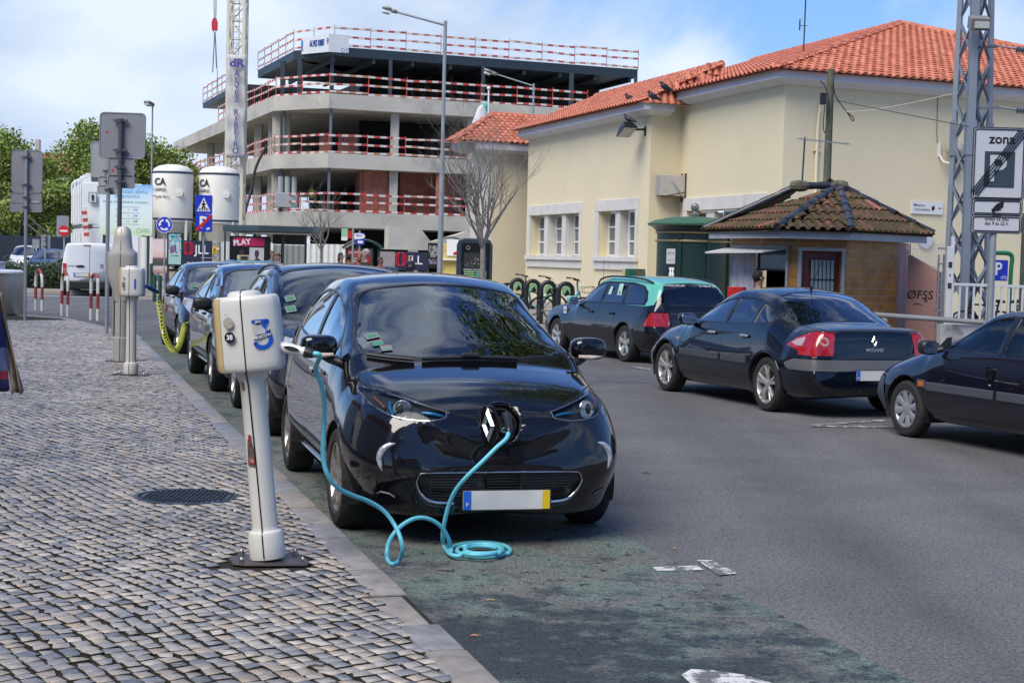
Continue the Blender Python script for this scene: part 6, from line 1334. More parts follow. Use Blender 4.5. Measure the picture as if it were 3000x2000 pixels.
b=MB();b.T=M0;b.box(((u0+u1)/2,1.6,-1.2),(u1-u0+.6,2.0,.03));b.box(((u0+u1)/2,.9,-.6),(u1-u0,.04,1.2));b.build('interior',mat('kiosk_dark',(.012,.011,.010),.8),kk)
b=MB();b.T=M0;b.box(((um+u1)/2,zh-.22,-.05),(u1-um-.02,.36,.01));b.build('hatch_glass',mat('hatch_glass',(.05,.10,.16),.1,spec=.8,var=.5,vscale=3),kk);b=MB();b.T=M0;b.box(((um+u1)/2,zh-.42,-.04),(u1-um,.04,.03));b.build('glazing_bar',mat('bar_dark',(.03,.03,.03),.5),kk)
# roof of the kiosk: faceted, eaves ring and two ridge points
ez=zE+.13;eo={}
for k,(px,Y)in dict(L=(2063,32.0),c1=(2277,29.3),c2=(2494,29.4),R=(2735,31.4)).items():p_=P(px,680,Y);eo[k]=up(p_,ez)
R1=up(P(2342,548,31.6),zat(2342,552,31.6));R2=up(P(2458,548,31.6),zat(2458,552,31.6));bL=up(eo['L']+Vector((1.2,3.2,0)),ez);bR=up(eo['R']+Vector((-1.4,2.8,0)),ez)
OLD=[node_mat('old_tile_moss',lambda nt,N,L,b:old_n(nt,N,L,b,.43)),node_mat('old_tile_new',lambda nt,N,L,b:old_n(nt,N,L,b,.75))]if False else None
def old_n(nt,N,L,b,th,base=(.24,.09,.06)):
 ge=N('ShaderNodeNewGeometry');tc=N('ShaderNodeTexCoord');cr=N('ShaderNodeValToRGB');e=cr.color_ramp.elements;e[0].color=(.085,.045,.035,1);e[1].color=(*base,1);q=e.new(.5);q.color=(.15,.07,.045,1);L(ge.outputs['Random Per Island'],cr.inputs[0])
 n=N('ShaderNodeTexNoise');n.inputs['Scale'].default_value=6;n.inputs['Detail'].default_value=9;n.inputs['Roughness'].default_value=.7;L(tc.outputs['Object'],n.inputs[0]);r=N('ShaderNodeMapRange');r.inputs[1].default_value=th;r.inputs[2].default_value=th+.12;L(n.outputs[0],r.inputs[0])
 m=N('ShaderNodeMix');m.data_type='RGBA';L(r.outputs[0],m.inputs[0]);L(cr.outputs[0],m.inputs[6]);m.inputs[7].default_value=(.060,.055,.016,1);L(m.outputs[2],b.inputs['Base Color']);b.inputs['Roughness'].default_value=.85
OLD=[node_mat('old_tile_moss',lambda nt,N,L,b:old_n(nt,N,L,b,.42)),node_mat('old_tile_clay',lambda nt,N,L,b:old_n(nt,N,L,b,.60,(.40,.15,.10)))]
for p0,p1,oth in((eo['L'],eo['c1'],[R2,R1]),(eo['c1'],eo['c2'],[R2]),(eo['c2'],eo['R'],[R2]),(bL,eo['L'],[R1]),(eo['R'],bR,[R2])):
 roofplane('roof',p0,p1,oth,kk,m=OLD,tw=.19 if p0 is not eo['L']else .155,th=.42,amp=.05,cols=(9,1))
RG=mat('ridge_black_tile',(.028,.032,.045),.35,var=.3,vscale=3,dirt=(.12,.12,.11),dscale=3,dpos=(.55,.7))
for a,c in((eo['L'],R1),(eo['c1'],R2),(eo['c2'],R2),(eo['R'],R2),(R1,R2)):ridge('roof_hip',up(a,a.z+.04)if a.z==ez else up(a,a.z+.05),up(c,c.z+.06),RG,kk,.075,.36)
for p in(R1,R2):b=MB();b.ell(up(p,p.z+.05),(.2,.16,.12),12,None,.8);b.build('mortar_cap',mat('mossy_mortar',(.12,.115,.08),.9,var=.4,vscale=8),kk)
b=MB();rr_=[eo['L'],eo['c1'],eo['c2'],eo['R']];inn=[kp['W0'],kp['W1'],kp['W2'],kp['W3']]
for i in range(3):
 A_,B_=rr_[i]*.82+up(inn[i],ez)*.18,rr_[i+1]*.82+up(inn[i+1],ez)*.18;a2_,b2_=up(inn[i],0),up(inn[i+1],0)
 V=[up(A_,zE-.02),up(B_,zE-.02),up(B_,zE+.12),up(A_,zE+.12),up(a2_,zE+.0),up(b2_,zE+.0)];b.pts(V,[(0,1,2,3),(0,4,5,1)])
b.build('eaves_soffit',mat('soffit_grey',(.40,.42,.44),.8,var=.1),kk)
# pink side wall with graffiti
t=thing('pink_wall','pink rendered wall with a sloping top and black graffiti beside the kiosk','wall',(0,0,0));a=up(P(2655,900,31.3),0);c=up(P(2746,900,31.0),0);zt0,zt1=zat(2658,747,31.3),zat(2745,797,31);M=frame((a.x,a.y,0),c-a);L_=(c-a).length
MB().prism([(0,.1),(L_,.1),(L_,zt1),(0,zt0)],.25,M@Matrix.Translation((0,0,-.25))).build('wall',PK,t);writing('graffiti','ØFSS',.24,KS,t,M@Matrix.Translation((L_*.42,zat(2690,865,31),.004)),.001,.006,shear=.1);writing('graffiti','o',.14,KS,t,M@Matrix.Translation((L_*.62,zat(2690,878,31),.004)),.001,.01)
b=MB();b.tube([M@Vector((L_*(.22+.3*i/8),zat(2690,893,31)+.02*math.sin(3.1*i/8),.004))for i in range(9)],.008,5);b.build('graffiti_line',KS,t)
# ---------------------------------------------------------------- fences, gate posts, rails on the right
MW=mat('mesh_white',(.5,.5,.5),.5)
t=thing('mesh_fence','fine white wire mesh fence between the kiosk and the gate post','fence',(0,0,0));Y=32.5;b=MB();x0,x1=xat(2650,760,Y),xat(2762,760,Y);z1=zat(2700,712,Y)
for i in range(26):x=x0+(x1-x0)*i/25;b.beam((x,Y,.1),(x,Y,z1),.008)
for z in(.6,1.2,1.75,z1-.12):b.beam((x0,Y,z),(x1,Y,z),.012)
b.build('wire_mesh',MW,t)
t=thing('gate_post','white steel gate post with black stickers beside the pink wall','gate post',up(P(2778,900,30.2),.0));z1=zat(2780,722,30.2);MB().box((0,0,z1/2),(.13,.13,z1),bev=.01).build('post',WHITE,t);MB().box((.12,.3,z1/2+.1),(.06,.06,z1+.2)).build('rear_post',WHITE,t)
for z,s in((z1-.35,.09),(z1-.75,.09),(z1-.55,.03)):MB().box((-.01,-.068,z),(s*.8,.004,s*1.2)).build('sticker',S3,t)
t=thing('gate_post','slim grey gate post with hinge brackets against the pink wall','gate post',up(P(2751,900,30.4),.0));z1=zat(2751,745,30.4)
for x in(-.04,.06):MB().box((x,0,z1/2),(.03,.05,z1)).build('upright',GALV,t)
b=MB()
for i in range(7):b.box((.01,0,.3+i*.3),(.13,.06,.035))
b.build('bracket',GALV,t)
t=thing('white_railing','white steel railing on a low stained wall at the right edge','railing',(0,0,0));Y=29.8;x0,x1=xat(2792,840,Y),xat(3120,840,Y);zt_=zat(2795,832,Y);zb_=zat(2795,945,Y)
b=MB();b.beam((x0,Y,zt_),(x1,Y,zt_-.02),.05,.05);b.beam((x0,Y,zb_),(x1,Y,zb_),.05,.05);b.build('rail',WHITE,t)
n=17
for i in range(n):x=x0+(x1-x0)*i/(n-1);MB().beam((x,Y,zb_),(x,Y,zt_),.035).build('baluster',WHITE,t)
t=thing('low_wall','low white wall with grey stains below the railing','wall',(0,0,0));MB().box(((x0+x1)/2+.1,Y+.15,zb_/2),(x1-x0+.6,.25,zb_-.08)).build('wall',mat('stained_white',(.5,.5,.49),.85,dirt=(.2,.19,.17),dscale=2.2,dpos=(.52,.7)),t)
t=thing('handrail','galvanised tubular handrail with a white post along the pavement edge','handrail',(0,0,0));a=P(2500,917,24.6);c=P(2960,950,23.2);b=MB();b.cyl(a,c,.04,n=12);b.build('rail',mat('rail_dull',(.24,.25,.25),.6,.1,var=.2,vscale=3),t,smooth=50)
for px,YY in((2591,24.3),(2899,23.4)):p_=P(px,925,YY);MB().cyl((p_.x,p_.y,.1),(p_.x,p_.y,p_.z-.04),.055,n=12).build('post',mat('post_old_white',(.5,.5,.48),.6,var=.15),t,smooth=50)
# ---------------------------------------------------------------- lattice tower
LB_=mat('tower_blue_grey',(.23,.26,.31),.5,.2,var=.08);LD=mat('tower_dark',(.13,.15,.19),.5,.2);lt=thing('lattice_tower','tall blue-grey steel lattice mast with a floodlight and insulators','mast',(0,0,0));Y=33.5
zt_=zat(2850,-60,Y);L0=[up(P(px,900,yy),.1)for px,yy in((2768,33.5),(2823,33.05),(2893,33.6),(2845,34.1))];L1=[up(P(px,0,yy),zt_)for px,yy in((2815,33.45),(2857,33.1),(2903,33.55),(2866,33.95))]
for k,(a,c)in enumerate(zip(L0,L1)):w=.16 if k==1 else .10;MB().beam(a,c,w,w).build('leg',LD if k==3 else LB_,lt)
b=MB();bd=MB();n=9
for i in range(n):
 f0,f1=i/n,(i+1)/n
 for s in(0,1):
  for(p_,q_)in((0,1),(1,2),(2,3),(3,0)):
   A_=L0[p_].lerp(L1[p_],f0 if s else f1);B_=L0[q_].lerp(L1[q_],f1 if s else f0);(b if(p_,q_)in((0,1),(1,2))else bd).beam(A_,B_,.065,.02)
b.build('lattice',LB_,lt);bd.build('lattice',LD,lt)
for k in(0,1,2):
 c=L0[k].lerp(L1[k],.565);MB().beam(c-Vector((0,0,.36)),c+Vector((0,0,.36)),.20 if k==1 else .14).build('splice_plate',LB_,lt)
Y2=32.7;c=P(2868,68,Y2);b=MB();b.box(c,(.40,.3,.26),Matrix.Rotation(.35,3,'X'),bev=.02);b.build('floodlight',mat('floodlight_grey',(.2,.2,.19),.5),lt);MB().box(c+Vector((.02,-.14,-.06)),(.3,.06,.14)).build('floodlight_glass',mat('flood_glass_pale',(.4,.4,.36),.2),lt)
for y in(140,318):
 a=P(2880,y-2,33.3);c=P(2925,y-4,33.0);e=P(3020,y+8,32.6);b=MB();b.beam(P(2850,y,33.2),c,.08,.05);b.cyl(c,e,.02,n=6);b.build('insulator_arm',LD,lt)
 b=MB();d=(e-c).normalized();
 for k in range(5):q=P(2980,y+5,32.75)+d*.06*k;b.cyl(q,q+d*.03,.075,.03,12)
 b.build('insulator',mat('insulator_grey',(.16,.19,.22),.25),lt,smooth=40)
# wooden pole, aerial
t=thing('wooden_pole','weathered wooden pole with a black junction box and cables behind the kiosk','utility pole',up(P(2408,900,36),.1));a=Vector((0,0,0));z1=zat(2435,203,36)-.1;dx=xat(2435,203,36)-t.location.x;b=MB();b.tube([(0,0,0),(dx*.5,0,z1*.5),(dx,0,z1)],[.105,.09,.08],10);b.build('pole',mat('weathered_wood',(.10,.105,.075),.9,var=.3,vscale=5,bump=.5,bscale=20),t,smooth=50)
q=P(2411,290,35.8)-t.location;MB().box(q,(.13,.12,.26)).build('junction_box',BLACK,t);b=MB();pr=lambda x,y:P(x,y,35.75)-t.location
b.tube(smoothpath([pr(2403,238),(pr(2418,255)),pr(2426,290),pr(2428,350),pr(2418,388),pr(2412,370),pr(2416,310)],5),.012,5);b.build('cable',BLACK,t);b=MB();b.tube(smoothpath([pr(2440,248),pr(2450,285),pr(2478,325),pr(2500,345),pr(2498,355),pr(2482,330)],5),.012,5);b.build('cable',BLACK,t)
t=thing('overhead_cable','thin pale cable strung from the wooden pole to the lattice mast','cable',(0,0,0));b=MB();b.tube(smoothpath([P(2480,328,35.6),P(2540,325,35),P(2620,312,34.5),P(2700,296,34),P(2790,276,33.3)],5),.010,5);b.build('cable',mat('cable_pale',(.5,.48,.4),.6),t)
t=thing('overhead_cable','dark straight cable from the wooden pole past the lattice mast','cable',(0,0,0));b=MB();b.tube([P(2445,294,35.7),P(2840,372,31)],.008,5);b.build('cable',STEEL,t)
t=thing('tv_aerial','television aerial with a long horizontal boom above the kiosk roof','aerial',up(P(2349,545,31.6),zat(2349,548,31.6)));b=MB();z1=zat(2353,402,31.6)-t.location.z;b.cyl((0,0,0),(.03,0,z1),.018,n=6);b.build('mast',STEEL,t);b=MB();a=P(2335,406,31.6)-t.location;c=P(2492,423,31.4)-t.location;b.beam(a,c,.022)
for i in range(22):q=a.lerp(c,.08+.9*i/22);b.beam(q+Vector((0,-.09,.0)),q+Vector((0,.09,.0)),.008);b.beam(q+Vector((0,0,-.03)),q+Vector((0,0,.03)),.006)
b.build('boom',mat('aerial_alu',(.4,.42,.44),.35,.7),t)
# zone sign at the right
t=thing('zone_sign','large white end of paid parking zone sign with two smaller plates below','road sign',up(P(2905,900,20.5),.0));Y=20.5
zl=lambda y,px=2915:zat(px,y,Y);xl_=lambda px,y=500:xat(px,y,Y)-t.location.x
MB().cyl((0,.06,0),(.0,.06,zl(372)),.045,n=14).build('pole',GALV,t,smooth=50);SW=mat('sign_zone_white',(.55,.56,.60),.35)
def zp(px0,px1,y0,y1,nm='sign_plate'):
 w=(px1-px0)*Y/F0;h=(y1-y0)*Y/F0;M=frame(((xl_(px0,y0)+xl_(px1,y1))/2,0,zl((y0+y1)/2,(px0+px1)/2)),(1,0,0));pl=MB().prism(rrect(w,h,.035),.015,M@Matrix.Translation((0,0,-.015))).build(nm,SW,t);MB().tube([M@Vector((x,y,.003))for x,y in rrect(w-.045,h-.045,.025)],.008,5,closed=True).build('sign_border',KS,pl);MB().tube([M@Vector((x,y,-.004))for x,y in rrect(w,h,.035)],.010,5,closed=True).build('plate_rim',mat('clamp_dark',(.10,.10,.11),.5,.5),pl);return pl,M@Matrix.Translation((0,0,.004)),w,h
pl,M,w,h=zp(2850,3002,376,584);writing('sign_text','zona',h*.19,KS,pl,M@Matrix.Translation((.03,h*.34,0)),.001,.018)
MB().prism([(w*.58*x,h*.5*y)for x,y in((-.5,-.44),(.5,-.44),(.5,.56),(-.5,.56))],.002,M@Matrix.Translation((0.01,-h*.11,0))).build('square',mat('sign_slate',(.035,.055,.07),.5),pl);writing('sign_letter','P',h*.52,SW,pl,M@Matrix.Translation((-.02,-h*.085,.003)),.002,.012)
for k in range(4):o_=.036*(k-1.5);MB().beam(M@Vector((-w*.46+o_*.8,-h*.46-o_*.4+.03,.009+.0*k)),M@Vector((w*.44+o_*.8,h*.46-o_*.4-.0,.009)),.010,.012).build('cancel_bar',KS,pl)
pl,M,w,h=zp(2848,2994,584,630)
b=MB();b.prism([(x*w,y*h)for x,y in((-.08,-.05),(-.02,.18),(.10,.38),(.13,.36),(.12,.02),(.07,-.1),(.08,-.2),(.04,-.16),(.03,-.26),(-.01,-.2),(-.04,-.3),(-.08,-.25))],.004,M);b.build('hand_symbol',KS,pl);MB().prism(circ(.028,12,-w*.07,-h*.2),.006,M).build('coin_symbol',KS,pl)
pl,M,w,h=zp(2846,2992,631,682);writing('sign_text','pago\ntodos os dias\ndas 9 às 22 h',h*.26,KS,pl,M@Matrix.Translation((0,h*.28,0)),.001,.0,line=.95)
# bicycle parking sign and far right post
t=thing('bicycle_parking_sign','blue bicycle parking sign held in a green tubular hoop','sign',up(P(2945,900,32),.1));Y=32;X2=lambda px:xat(px,790,Y)-t.location.x;Z2=lambda y:zat(2940,y,Y)-.1
b=MB();b.tube(smoothpath([(X2(2905),0,Z2(742)),(X2(2940),0,Z2(741)),(X2(2957),0,Z2(744)),(X2(2964),0,Z2(756)),(X2(2962),0,Z2(800)),(X2(2958),0,0)],5),.045,8);b.build('hoop',mat('hoop_green',(.01,.16,.07),.4),t,smooth=60)
w,h=X2(2952)-X2(2911),Z2(762)-Z2(823);M=FR(((X2(2952)+X2(2911))/2,0,(Z2(762)+Z2(823))/2));pl=MB().prism(rrect(w,h,.01),.015,M).build('sign_plate',BLUE,t);M=M@Matrix.Translation((0,0,.017));writing('parking_letter','P',h*.85,WS,pl,M@Matrix.Translation((-w*.18,.02,0)),.001,.02,sx=.8);b=MB()
for x in(.12,.38):b.tube([M@Vector((w*x+.028*math.cos(a),-h*.36+.028*math.sin(a),0))for a in[6.283*i/12 for i in range(12)]],.004,4,closed=True)
b.tube([M@Vector((w*x,h*y,0))for x,y in((.12,-.36),(.2,-.26),(.33,-.26),(.38,-.36))],.004,4);b.build('bicycle_symbol',WS,pl)
t=thing('timber_post','dark weathered post cut off at the right edge of the picture','post',up(P(2994,900,31),.1));MB().box((0,0,zat(2990,640,31)/2),(.11,.12,zat(2990,640,31)),bev=.01).build('post',mat('weathered_wood',(.10,.105,.075),.9),t)
# ---------------------------------------------------------------- the street behind the camera (seen in the car paint and glass)
def block(lab,x,y,w,d,h,rz,m,n,fl):
 t=thing('town_house',lab,'house',(x,y,0),rz);b=MB();b.box((0,0,h/2),(w,d,h));b.build('wall',m,t);b=MB();b.prism([(-w/2-.4,0),(w/2+.4,0),(w/2-1.6,1.8),(-w/2+1.6,1.8)],d+.8,frame((0,d/2+.4,h),(1,0,0)));b.build('roof',TILE,t)
 for j in range(fl):
  for i in range(n):
   X_=-w/2+w*(i+.5)/n;Z_=1.9+3.1*j;b=MB();b.box((X_,-d/2-.02,Z_),(1.25,.06,1.7));f=b.build('window',WHITE,t);b=MB()
   for a in(-.28,.28):
    for c in(-.52,0,.52):b.box((X_+a,-d/2-.055,Z_+c),(.48,.02,.46))
   b.build('pane',mat('town_pane',(.03,.035,.04),.1),f)
HC_=mat('town_cream',(.55,.50,.40),.8,var=.05);HW_=mat('town_white',(.62,.61,.58),.8,var=.05)
block('cream town house across the pavement, left of the camera',-15.5,7,14,8,8.0,rad(-73),HC_,4,2);block('white town house up the left pavement, outside the picture',-21.5,25,14,8,8.5,rad(-73),HW_,4,2)
block('white town house behind the camera',-7,-24,18,8,7.5,rad(186),HW_,5,2);block('long low cream building behind the camera on the right',19,-26,26,9,5.5,rad(170),HC_,6,1)
leafy_tree('tall street tree right of the picture whose branches hang over the road above the frame',8.6,18.6,15.5,5.2,31,26000,.11,.50,'street trees outside the picture',lean=(-4.3,1.5));leafy_tree('street tree further behind the camera on the right',10.5,-9,9.5,3.8,32,8000,.13,.28,'street trees outside the picture');leafy_tree('street tree behind the camera on the left',-7.5,-12,9.0,3.4,33,7000,.13,.28,'street trees outside the picture')
def paint(name,col,coat=1.,rough=.25,metal=0.,flake=0.):
 m=mat(name,col,rough,metal,1.0);m.node_tree.nodes['Principled BSDF'].inputs['Specular IOR Level'].default_value=.12;m.node_tree.nodes['Principled BSDF'].inputs['Coat IOR'].default_value=1.55;return m
PB=paint('black_car_paint',(.004,.004,.006),1,.12)
LAMP=glass('lamp_cover',(.80,.84,.88),1.35,boost=.8)
ZOE=dict(L=4.084,R=.311,Ra=.345,rr=.215,track=1.511,tw=.195,axles=(.839,3.427),cabin_w=.72,zm=.62,zs=.30,nf=.84,
 zt=[(0,.55),(.01,.63),(.03,.70),(.07,.765),(.13,.82),(.22,.872),(.40,.938),(.70,1.0),(.84,1.026),(.90,1.052),(1.05,1.125),(1.2,1.195),(1.4,1.287),(1.6,1.377),(1.8,1.46),(1.95,1.512),(2.2,1.556),(2.5,1.572),(2.9,1.56),(3.3,1.51),(3.62,1.45),(3.72,1.38),(3.82,1.2),(3.93,1.0),(4.02,.85),(4.07,.65),(4.084,.5)],
 zb=[(0,.46),(.015,.32),(.04,.25),(.08,.205),(.15,.19),(.5,.18),(3.6,.19),(3.9,.22),(4.03,.3),(4.084,.42)],
 w=[(0,.16),(.01,.34),(.03,.47),(.06,.575),(.11,.665),(.18,.735),(.28,.79),(.42,.832),(.62,.858),(.85,.866),(2.2,.866),(3.1,.872),(3.5,.865),(3.75,.83),(3.93,.75),(4.03,.62),(4.07,.48),(4.084,.2)],
 yr=[(0,.08),(.05,.40),(.15,.50),(.3,.58),(.55,.64),(.9,.70),(1.1,.72),(1.3,.695),(1.6,.645),(1.85,.61),(2.2,.585),(3.0,.57),(3.6,.54),(3.9,.62),(4.084,.15)],
 crown=[(0,.02),(.1,.03),(.3,.045),(.8,.06),(1.0,.07),(1.12,.085),(1.35,.115),(1.7,.125),(1.95,.10),(2.3,.075),(3.2,.07),(3.7,.09),(4.0,.06),(4.084,.02)],
 belt=[(0,.5),(.1,.74),(.25,.80),(.5,.875),(.8,.935),(1.1,.975),(1.5,1.0),(2.2,1.03),(3.0,1.10),(3.5,1.12),(3.8,1.0),(4.084,.7)],
 wb=[(0,.12),(.06,.45),(.15,.62),(.3,.72),(.6,.79),(.9,.805),(1.3,.80),(2.2,.80),(3.0,.80),(3.5,.77),(3.8,.70),(4.084,.18)],
 ws=[(0,.10),(.1,.56),(.3,.74),(.6,.80),(3.5,.80),(3.9,.65),(4.084,.15)],
 zglass=1.0,
 dlo=[(1.16,1.01),(1.35,1.09),(1.6,1.215),(1.85,1.325),(2.1,1.40),(2.4,1.435),(2.8,1.435),(3.1,1.40),(3.32,1.32),(3.42,1.22),(3.34,1.15),(2.9,1.10),(2.3,1.055),(1.7,1.02)],
 side_glass=[[(1.50,1.045),(1.52,1.155),(1.70,1.245),(1.9,1.325),(2.12,1.385),(2.24,1.405),(2.24,1.075),(1.9,1.055)],
    [(2.34,1.415),(2.6,1.423),(2.85,1.41),(3.08,1.37),(3.18,1.30),(3.12,1.135),(2.75,1.105),(2.34,1.085)],
    [(1.26,1.03),(1.44,1.115),(1.44,1.04)]],
 wind=[(.90,0),(.92,.3),(.99,.52),(1.09,.645),(1.19,.66),(1.3,.66),(1.5,.625),(1.7,.585),(1.86,.545),(1.90,.48),(1.885,.25),(1.88,0)],
 wind_trim=[(.85,0),(.875,.35),(.96,.58),(1.06,.69),(1.16,.705),(1.3,.69),(1.5,.655),(1.7,.615),(1.90,.57),(1.935,.49),(1.92,.25),(1.915,0)],
 rear_top=[(3.70,0),(3.70,.5),(3.86,.55),(3.90,.5),(3.90,0)],
 gaps=[[(1.22,.98),(1.27,.80),(1.24,.55),(1.20,.36),(1.22,.30)],[(2.28,1.05),(2.29,.8),(2.28,.36)],[(3.22,1.12),(3.26,.95),(3.10,.72),(2.98,.5),(2.94,.36)],[(1.22,.315),(2.96,.315)],[(.50,.66),(.40,.74),(.30,.80)]],
 gaps_top=[[(1.04,.73),(.8,.735),(.6,.70),(.45,.63),(.3,.55),(.2,.45),(.12,.35),(.075,.2),(.062,.1)]],
 inside=dict(dash=1.05,rows=(2.05,2.95),steer_side=-1,dz=.95))
LAMPZ=[(.31,.787),(.335,.753),(.42,.739),(.53,.742),(.62,.757),(.69,.79),(.725,.83),(.745,.875),(.72,.888),(.60,.868),(.50,.842),(.40,.812)]
GRILL=[(-.505,.395),(-.49,.43),(-.45,.443),(0,.449),(.45,.443),(.49,.43),(.505,.395),(.475,.32),(.41,.27),(.33,.252),(-.33,.252),(-.41,.27),(-.475,.32)]
PORT=[(-.065,.625),(-.105,.69),(-.115,.76),(-.06,.83),(.04,.83),(.09,.77),(.09,.70),(.05,.625)]
DRL=[(.615,.607),(.67,.595),(.71,.55),(.715,.50),(.69,.455),(.675,.452),(.675,.50),(.665,.545),(.645,.58)]
frn=lambda f,c:f.normal.x<-.05 and c.x<.75
ZOE['regs']=[(20,LAMPZ,'front',lambda f,c:f.normal.x<.0 and c.x<.85 and abs(f.normal.z)<.93),(20,[(-y,z)for y,z in LAMPZ],'front',lambda f,c:f.normal.x<.0 and c.x<.85 and abs(f.normal.z)<.93),
 (21,GRILL,'front',frn),(22,PORT,'front',lambda f,c:f.normal.x<-.05 and c.x<.4)]
ZX=(-.255,.967)
zloc,zrz=place_by_wheel((-1.07,9.65),ZX,.839,.845)
zoe=Car('charging_hatchback','black electric hatchback nearest the camera with a cyan cable plugged into its nose',ZOE,PB,zloc,zrz,step=.022)
def zoe_details(c):
 r=c.root
 lampm=mat('headlamp_inside',(.10,.11,.13),.18,.9)
 mats=[(20,'headlamp_bowl',mat('headlamp_bowl',(.030,.032,.038),.5,.3),-.03,True),(21,'grille',mat('grille_black',(.008,.009,.011),.35),-.012,False),
   (22,'charging_socket',mat('socket_black',(.004,.004,.005),.4),-.07,False)]
 # clear covers over the lamps keep the body surface
 for sd_ in(1,-1):extract(c.bm,c.lay,20,'lamp_cover',LAMP,r,-.001,sd_,remove=False)
 F=c.front;T=Vector
 for s in(1,-1):# headlamp innards
  pp=smoothpath([F(s*y,z,.000)for y,z in((.612,.606),(.65,.592),(.682,.56),(.697,.515),(.69,.47),(.682,.448))],4);n_=len(pp)-1
  MB().tube(pp,[.003+.019*math.sin(math.pi*(i/n_)**.8)**1.2 for i in range(n_+1)],10).build('running_light',mat('running_light',(.50,.53,.56),.15,.5,var=.4,vscale=70),r,smooth=70)
  p=F(s*.555,.795);h=MB();q=p+T((.02,0,0));ax=T((-1,s*.35,.05)).normalized()
  h.cyl(q,q+ax*.012,.052,.050,28);h.tube([q+ax*.014+(ax.to_track_quat('Z','Y').to_matrix()@T((.050*math.cos(t),.050*math.sin(t),0)))for t in[2*math.pi*i/28 for i in range(28)]],.0042,6,closed=True)
  h.build('projector_ring',mat('lamp_ring',(.7,.68,.62),.15,1),r,smooth=50)
  h=MB();h.ell(q+ax*.002,(.012,.040,.040),18,None);h.build('lamp_lens',mat('lamp_lens',(.035,.04,.045),.25,.2),r,smooth=60)
  b=MB();b.tube([F(s*y,z,-.012)for y,z in((.34,.772),(.38,.781),(.42,.786),(.46,.79))],[.007,.011,.011,.004],8);b.build('blue_reflector',mat('lamp_blue',(.05,.28,.55),.2,.6),r,smooth=60)
  b=MB();b.tube([F(s*y,z,-.014)for y,z in((.615,.765),(.625,.80),(.62,.835))],.011,8);b.build('blue_reflector',mat('lamp_blue',(.05,.28,.55),.2,.6),r,smooth=60)
  b=MB();b.tube([F(s*y,z,-.010)for y,z in((.65,.80),(.67,.825),(.69,.85))],.008,8);b.build('indicator',mat('indicator_orange',(.20,.085,.05),.4),r,smooth=60)
  b=MB();b.tube(smoothpath([F(s*y,z,.001)for y,z in((.31,.787),(.40,.812),(.50,.842),(.60,.868),(.72,.888))],3),.0035,5);b.build('lamp_trim',mat('lamp_trim',(.45,.5,.55),.2,.9),r)
  b=MB();b.tube(smoothpath([F(s*y,z,.001)for y,z in((.315,.79),(.322,.765),(.335,.753),(.42,.739),(.53,.742),(.62,.757),(.69,.79))],3),.0035,5);b.build('lamp_trim',mat('lamp_trim',(.45,.5,.55),.2,.9),r)
 # chrome surround of the lower grille
 top=[(.495,.395),(.482,.43),(.44,.444),(.2,.448),(0,.449),(-.2,.448),(-.44,.444),(-.482,.43),(-.495,.395)]
 tube_on(smoothpath([F(y,z,.003)for y,z in top],4),.0035,'grille_trim',CHROME,r)
 for s in(1,-1):
  pth=[F(s*y,z,.004)for y,z in((.497,.395),(.485,.36),(.462,.32),(.425,.286),(.38,.272),(.33,.268),(.275,.266))]
  tube_on(smoothpath(pth,4),[.004+.006*min(1,i/12)for i in range(len(smoothpath(pth,4)))],'grille_trim',CHROME,r,8)
  pth=[F(s*y,z,.002)for y,z in((.505,.385),(.475,.312),(.42,.258),(.35,.244),(.28,.240))]
  tube_on(smoothpath(pth,4),.0022,'grille_edge',mat('grille_edge',(.15,.15,.17),.25,.6),r)
 gl=mat('grille_relief',(.03,.035,.042),.3,.5)
 for k,sc in enumerate((.86,.72,.58)):
  pth=[F(y*sc,.375+(z-.355)*sc*.86,-.008)for y,z in((-.46,.43),(0,.43),(.46,.43),(.49,.40),(.46,.33),(.40,.30),(.30,.31),(.22,.345),(0,.355),(-.22,.345),(-.30,.31),(-.40,.30),(-.46,.33),(-.49,.40))]
  MB().tube(smoothpath(pth,3,True),.0018,5,closed=True).build('grille_rib',gl,r)
 # number plate
 o=F(-.0,.292,.035);number_plate(r,(o.x-.0,-.027,.290),-1)
 b=MB()
 for k in range(9):b.tube([F(y,.29+.017*k,-.004)for y in(-.42,-.2,0,.2,.42)],.003,4)
 b.build('grille_slats',mat('grille_slat',(.02,.022,.026),.35),r)
 # charge port with open flap and the vehicle-side plug
 rim=smoothpath([F(y,z,.004)for y,z in PORT],3,True)
 MB().tube(rim,.006,6,closed=True).build('socket_rim',mat('socket_rim',(.02,.02,.022),.2,coat=1),r,smooth=60)
 rim2=smoothpath([F(y*.82,.73+(z-.73)*.86,-.03)for y,z in PORT],3,True)
 MB().tube(rim2,.007,6,closed=True).build('socket_seal',BLACK,r,smooth=60)
 m=MB();m.cyl(F(-.02,.735,-.075),F(-.02,.735,-.075)+T((-.05,0,.01)),.045,.042,20);m.build('socket_ring',mat('socket_ring',(.02,.02,.022),.35),r,smooth=40)
 # flap: hinged at car-right edge of the port, seen almost edge-on, with the chrome rhombus on it
 ang=rad(68);ux=T((-math.sin(ang),-math.cos(ang),0));H=T((F(.115,.73).x-.002,.118,.728));M=frame(H,ux,(-.16,0,1))@Matrix.Translation((.085,0,0))
 fl=MB().prism([(-.08,-.06),(-.045,-.115),(.035,-.115),(.085,-.05),(.085,.055),(.045,.112),(-.04,.112),(-.08,.06)],.014,M).build('charging_flap',PB,r,bev=.004)
 # rhombus emblem: an open diamond ring with facets, on the outer side of the flap
 em=MB();ri=[(0,.098),(.060,0),(0,-.098),(-.060,0)];ro=[(a*.42,b*.42)for a,b in ri]
 V=[]
 for(a,b),(c_,d)in zip(ri,ro):V+=[(a,b,.015),((a+c_)/2,(b+d)/2,.030),(c_,d,.015)]
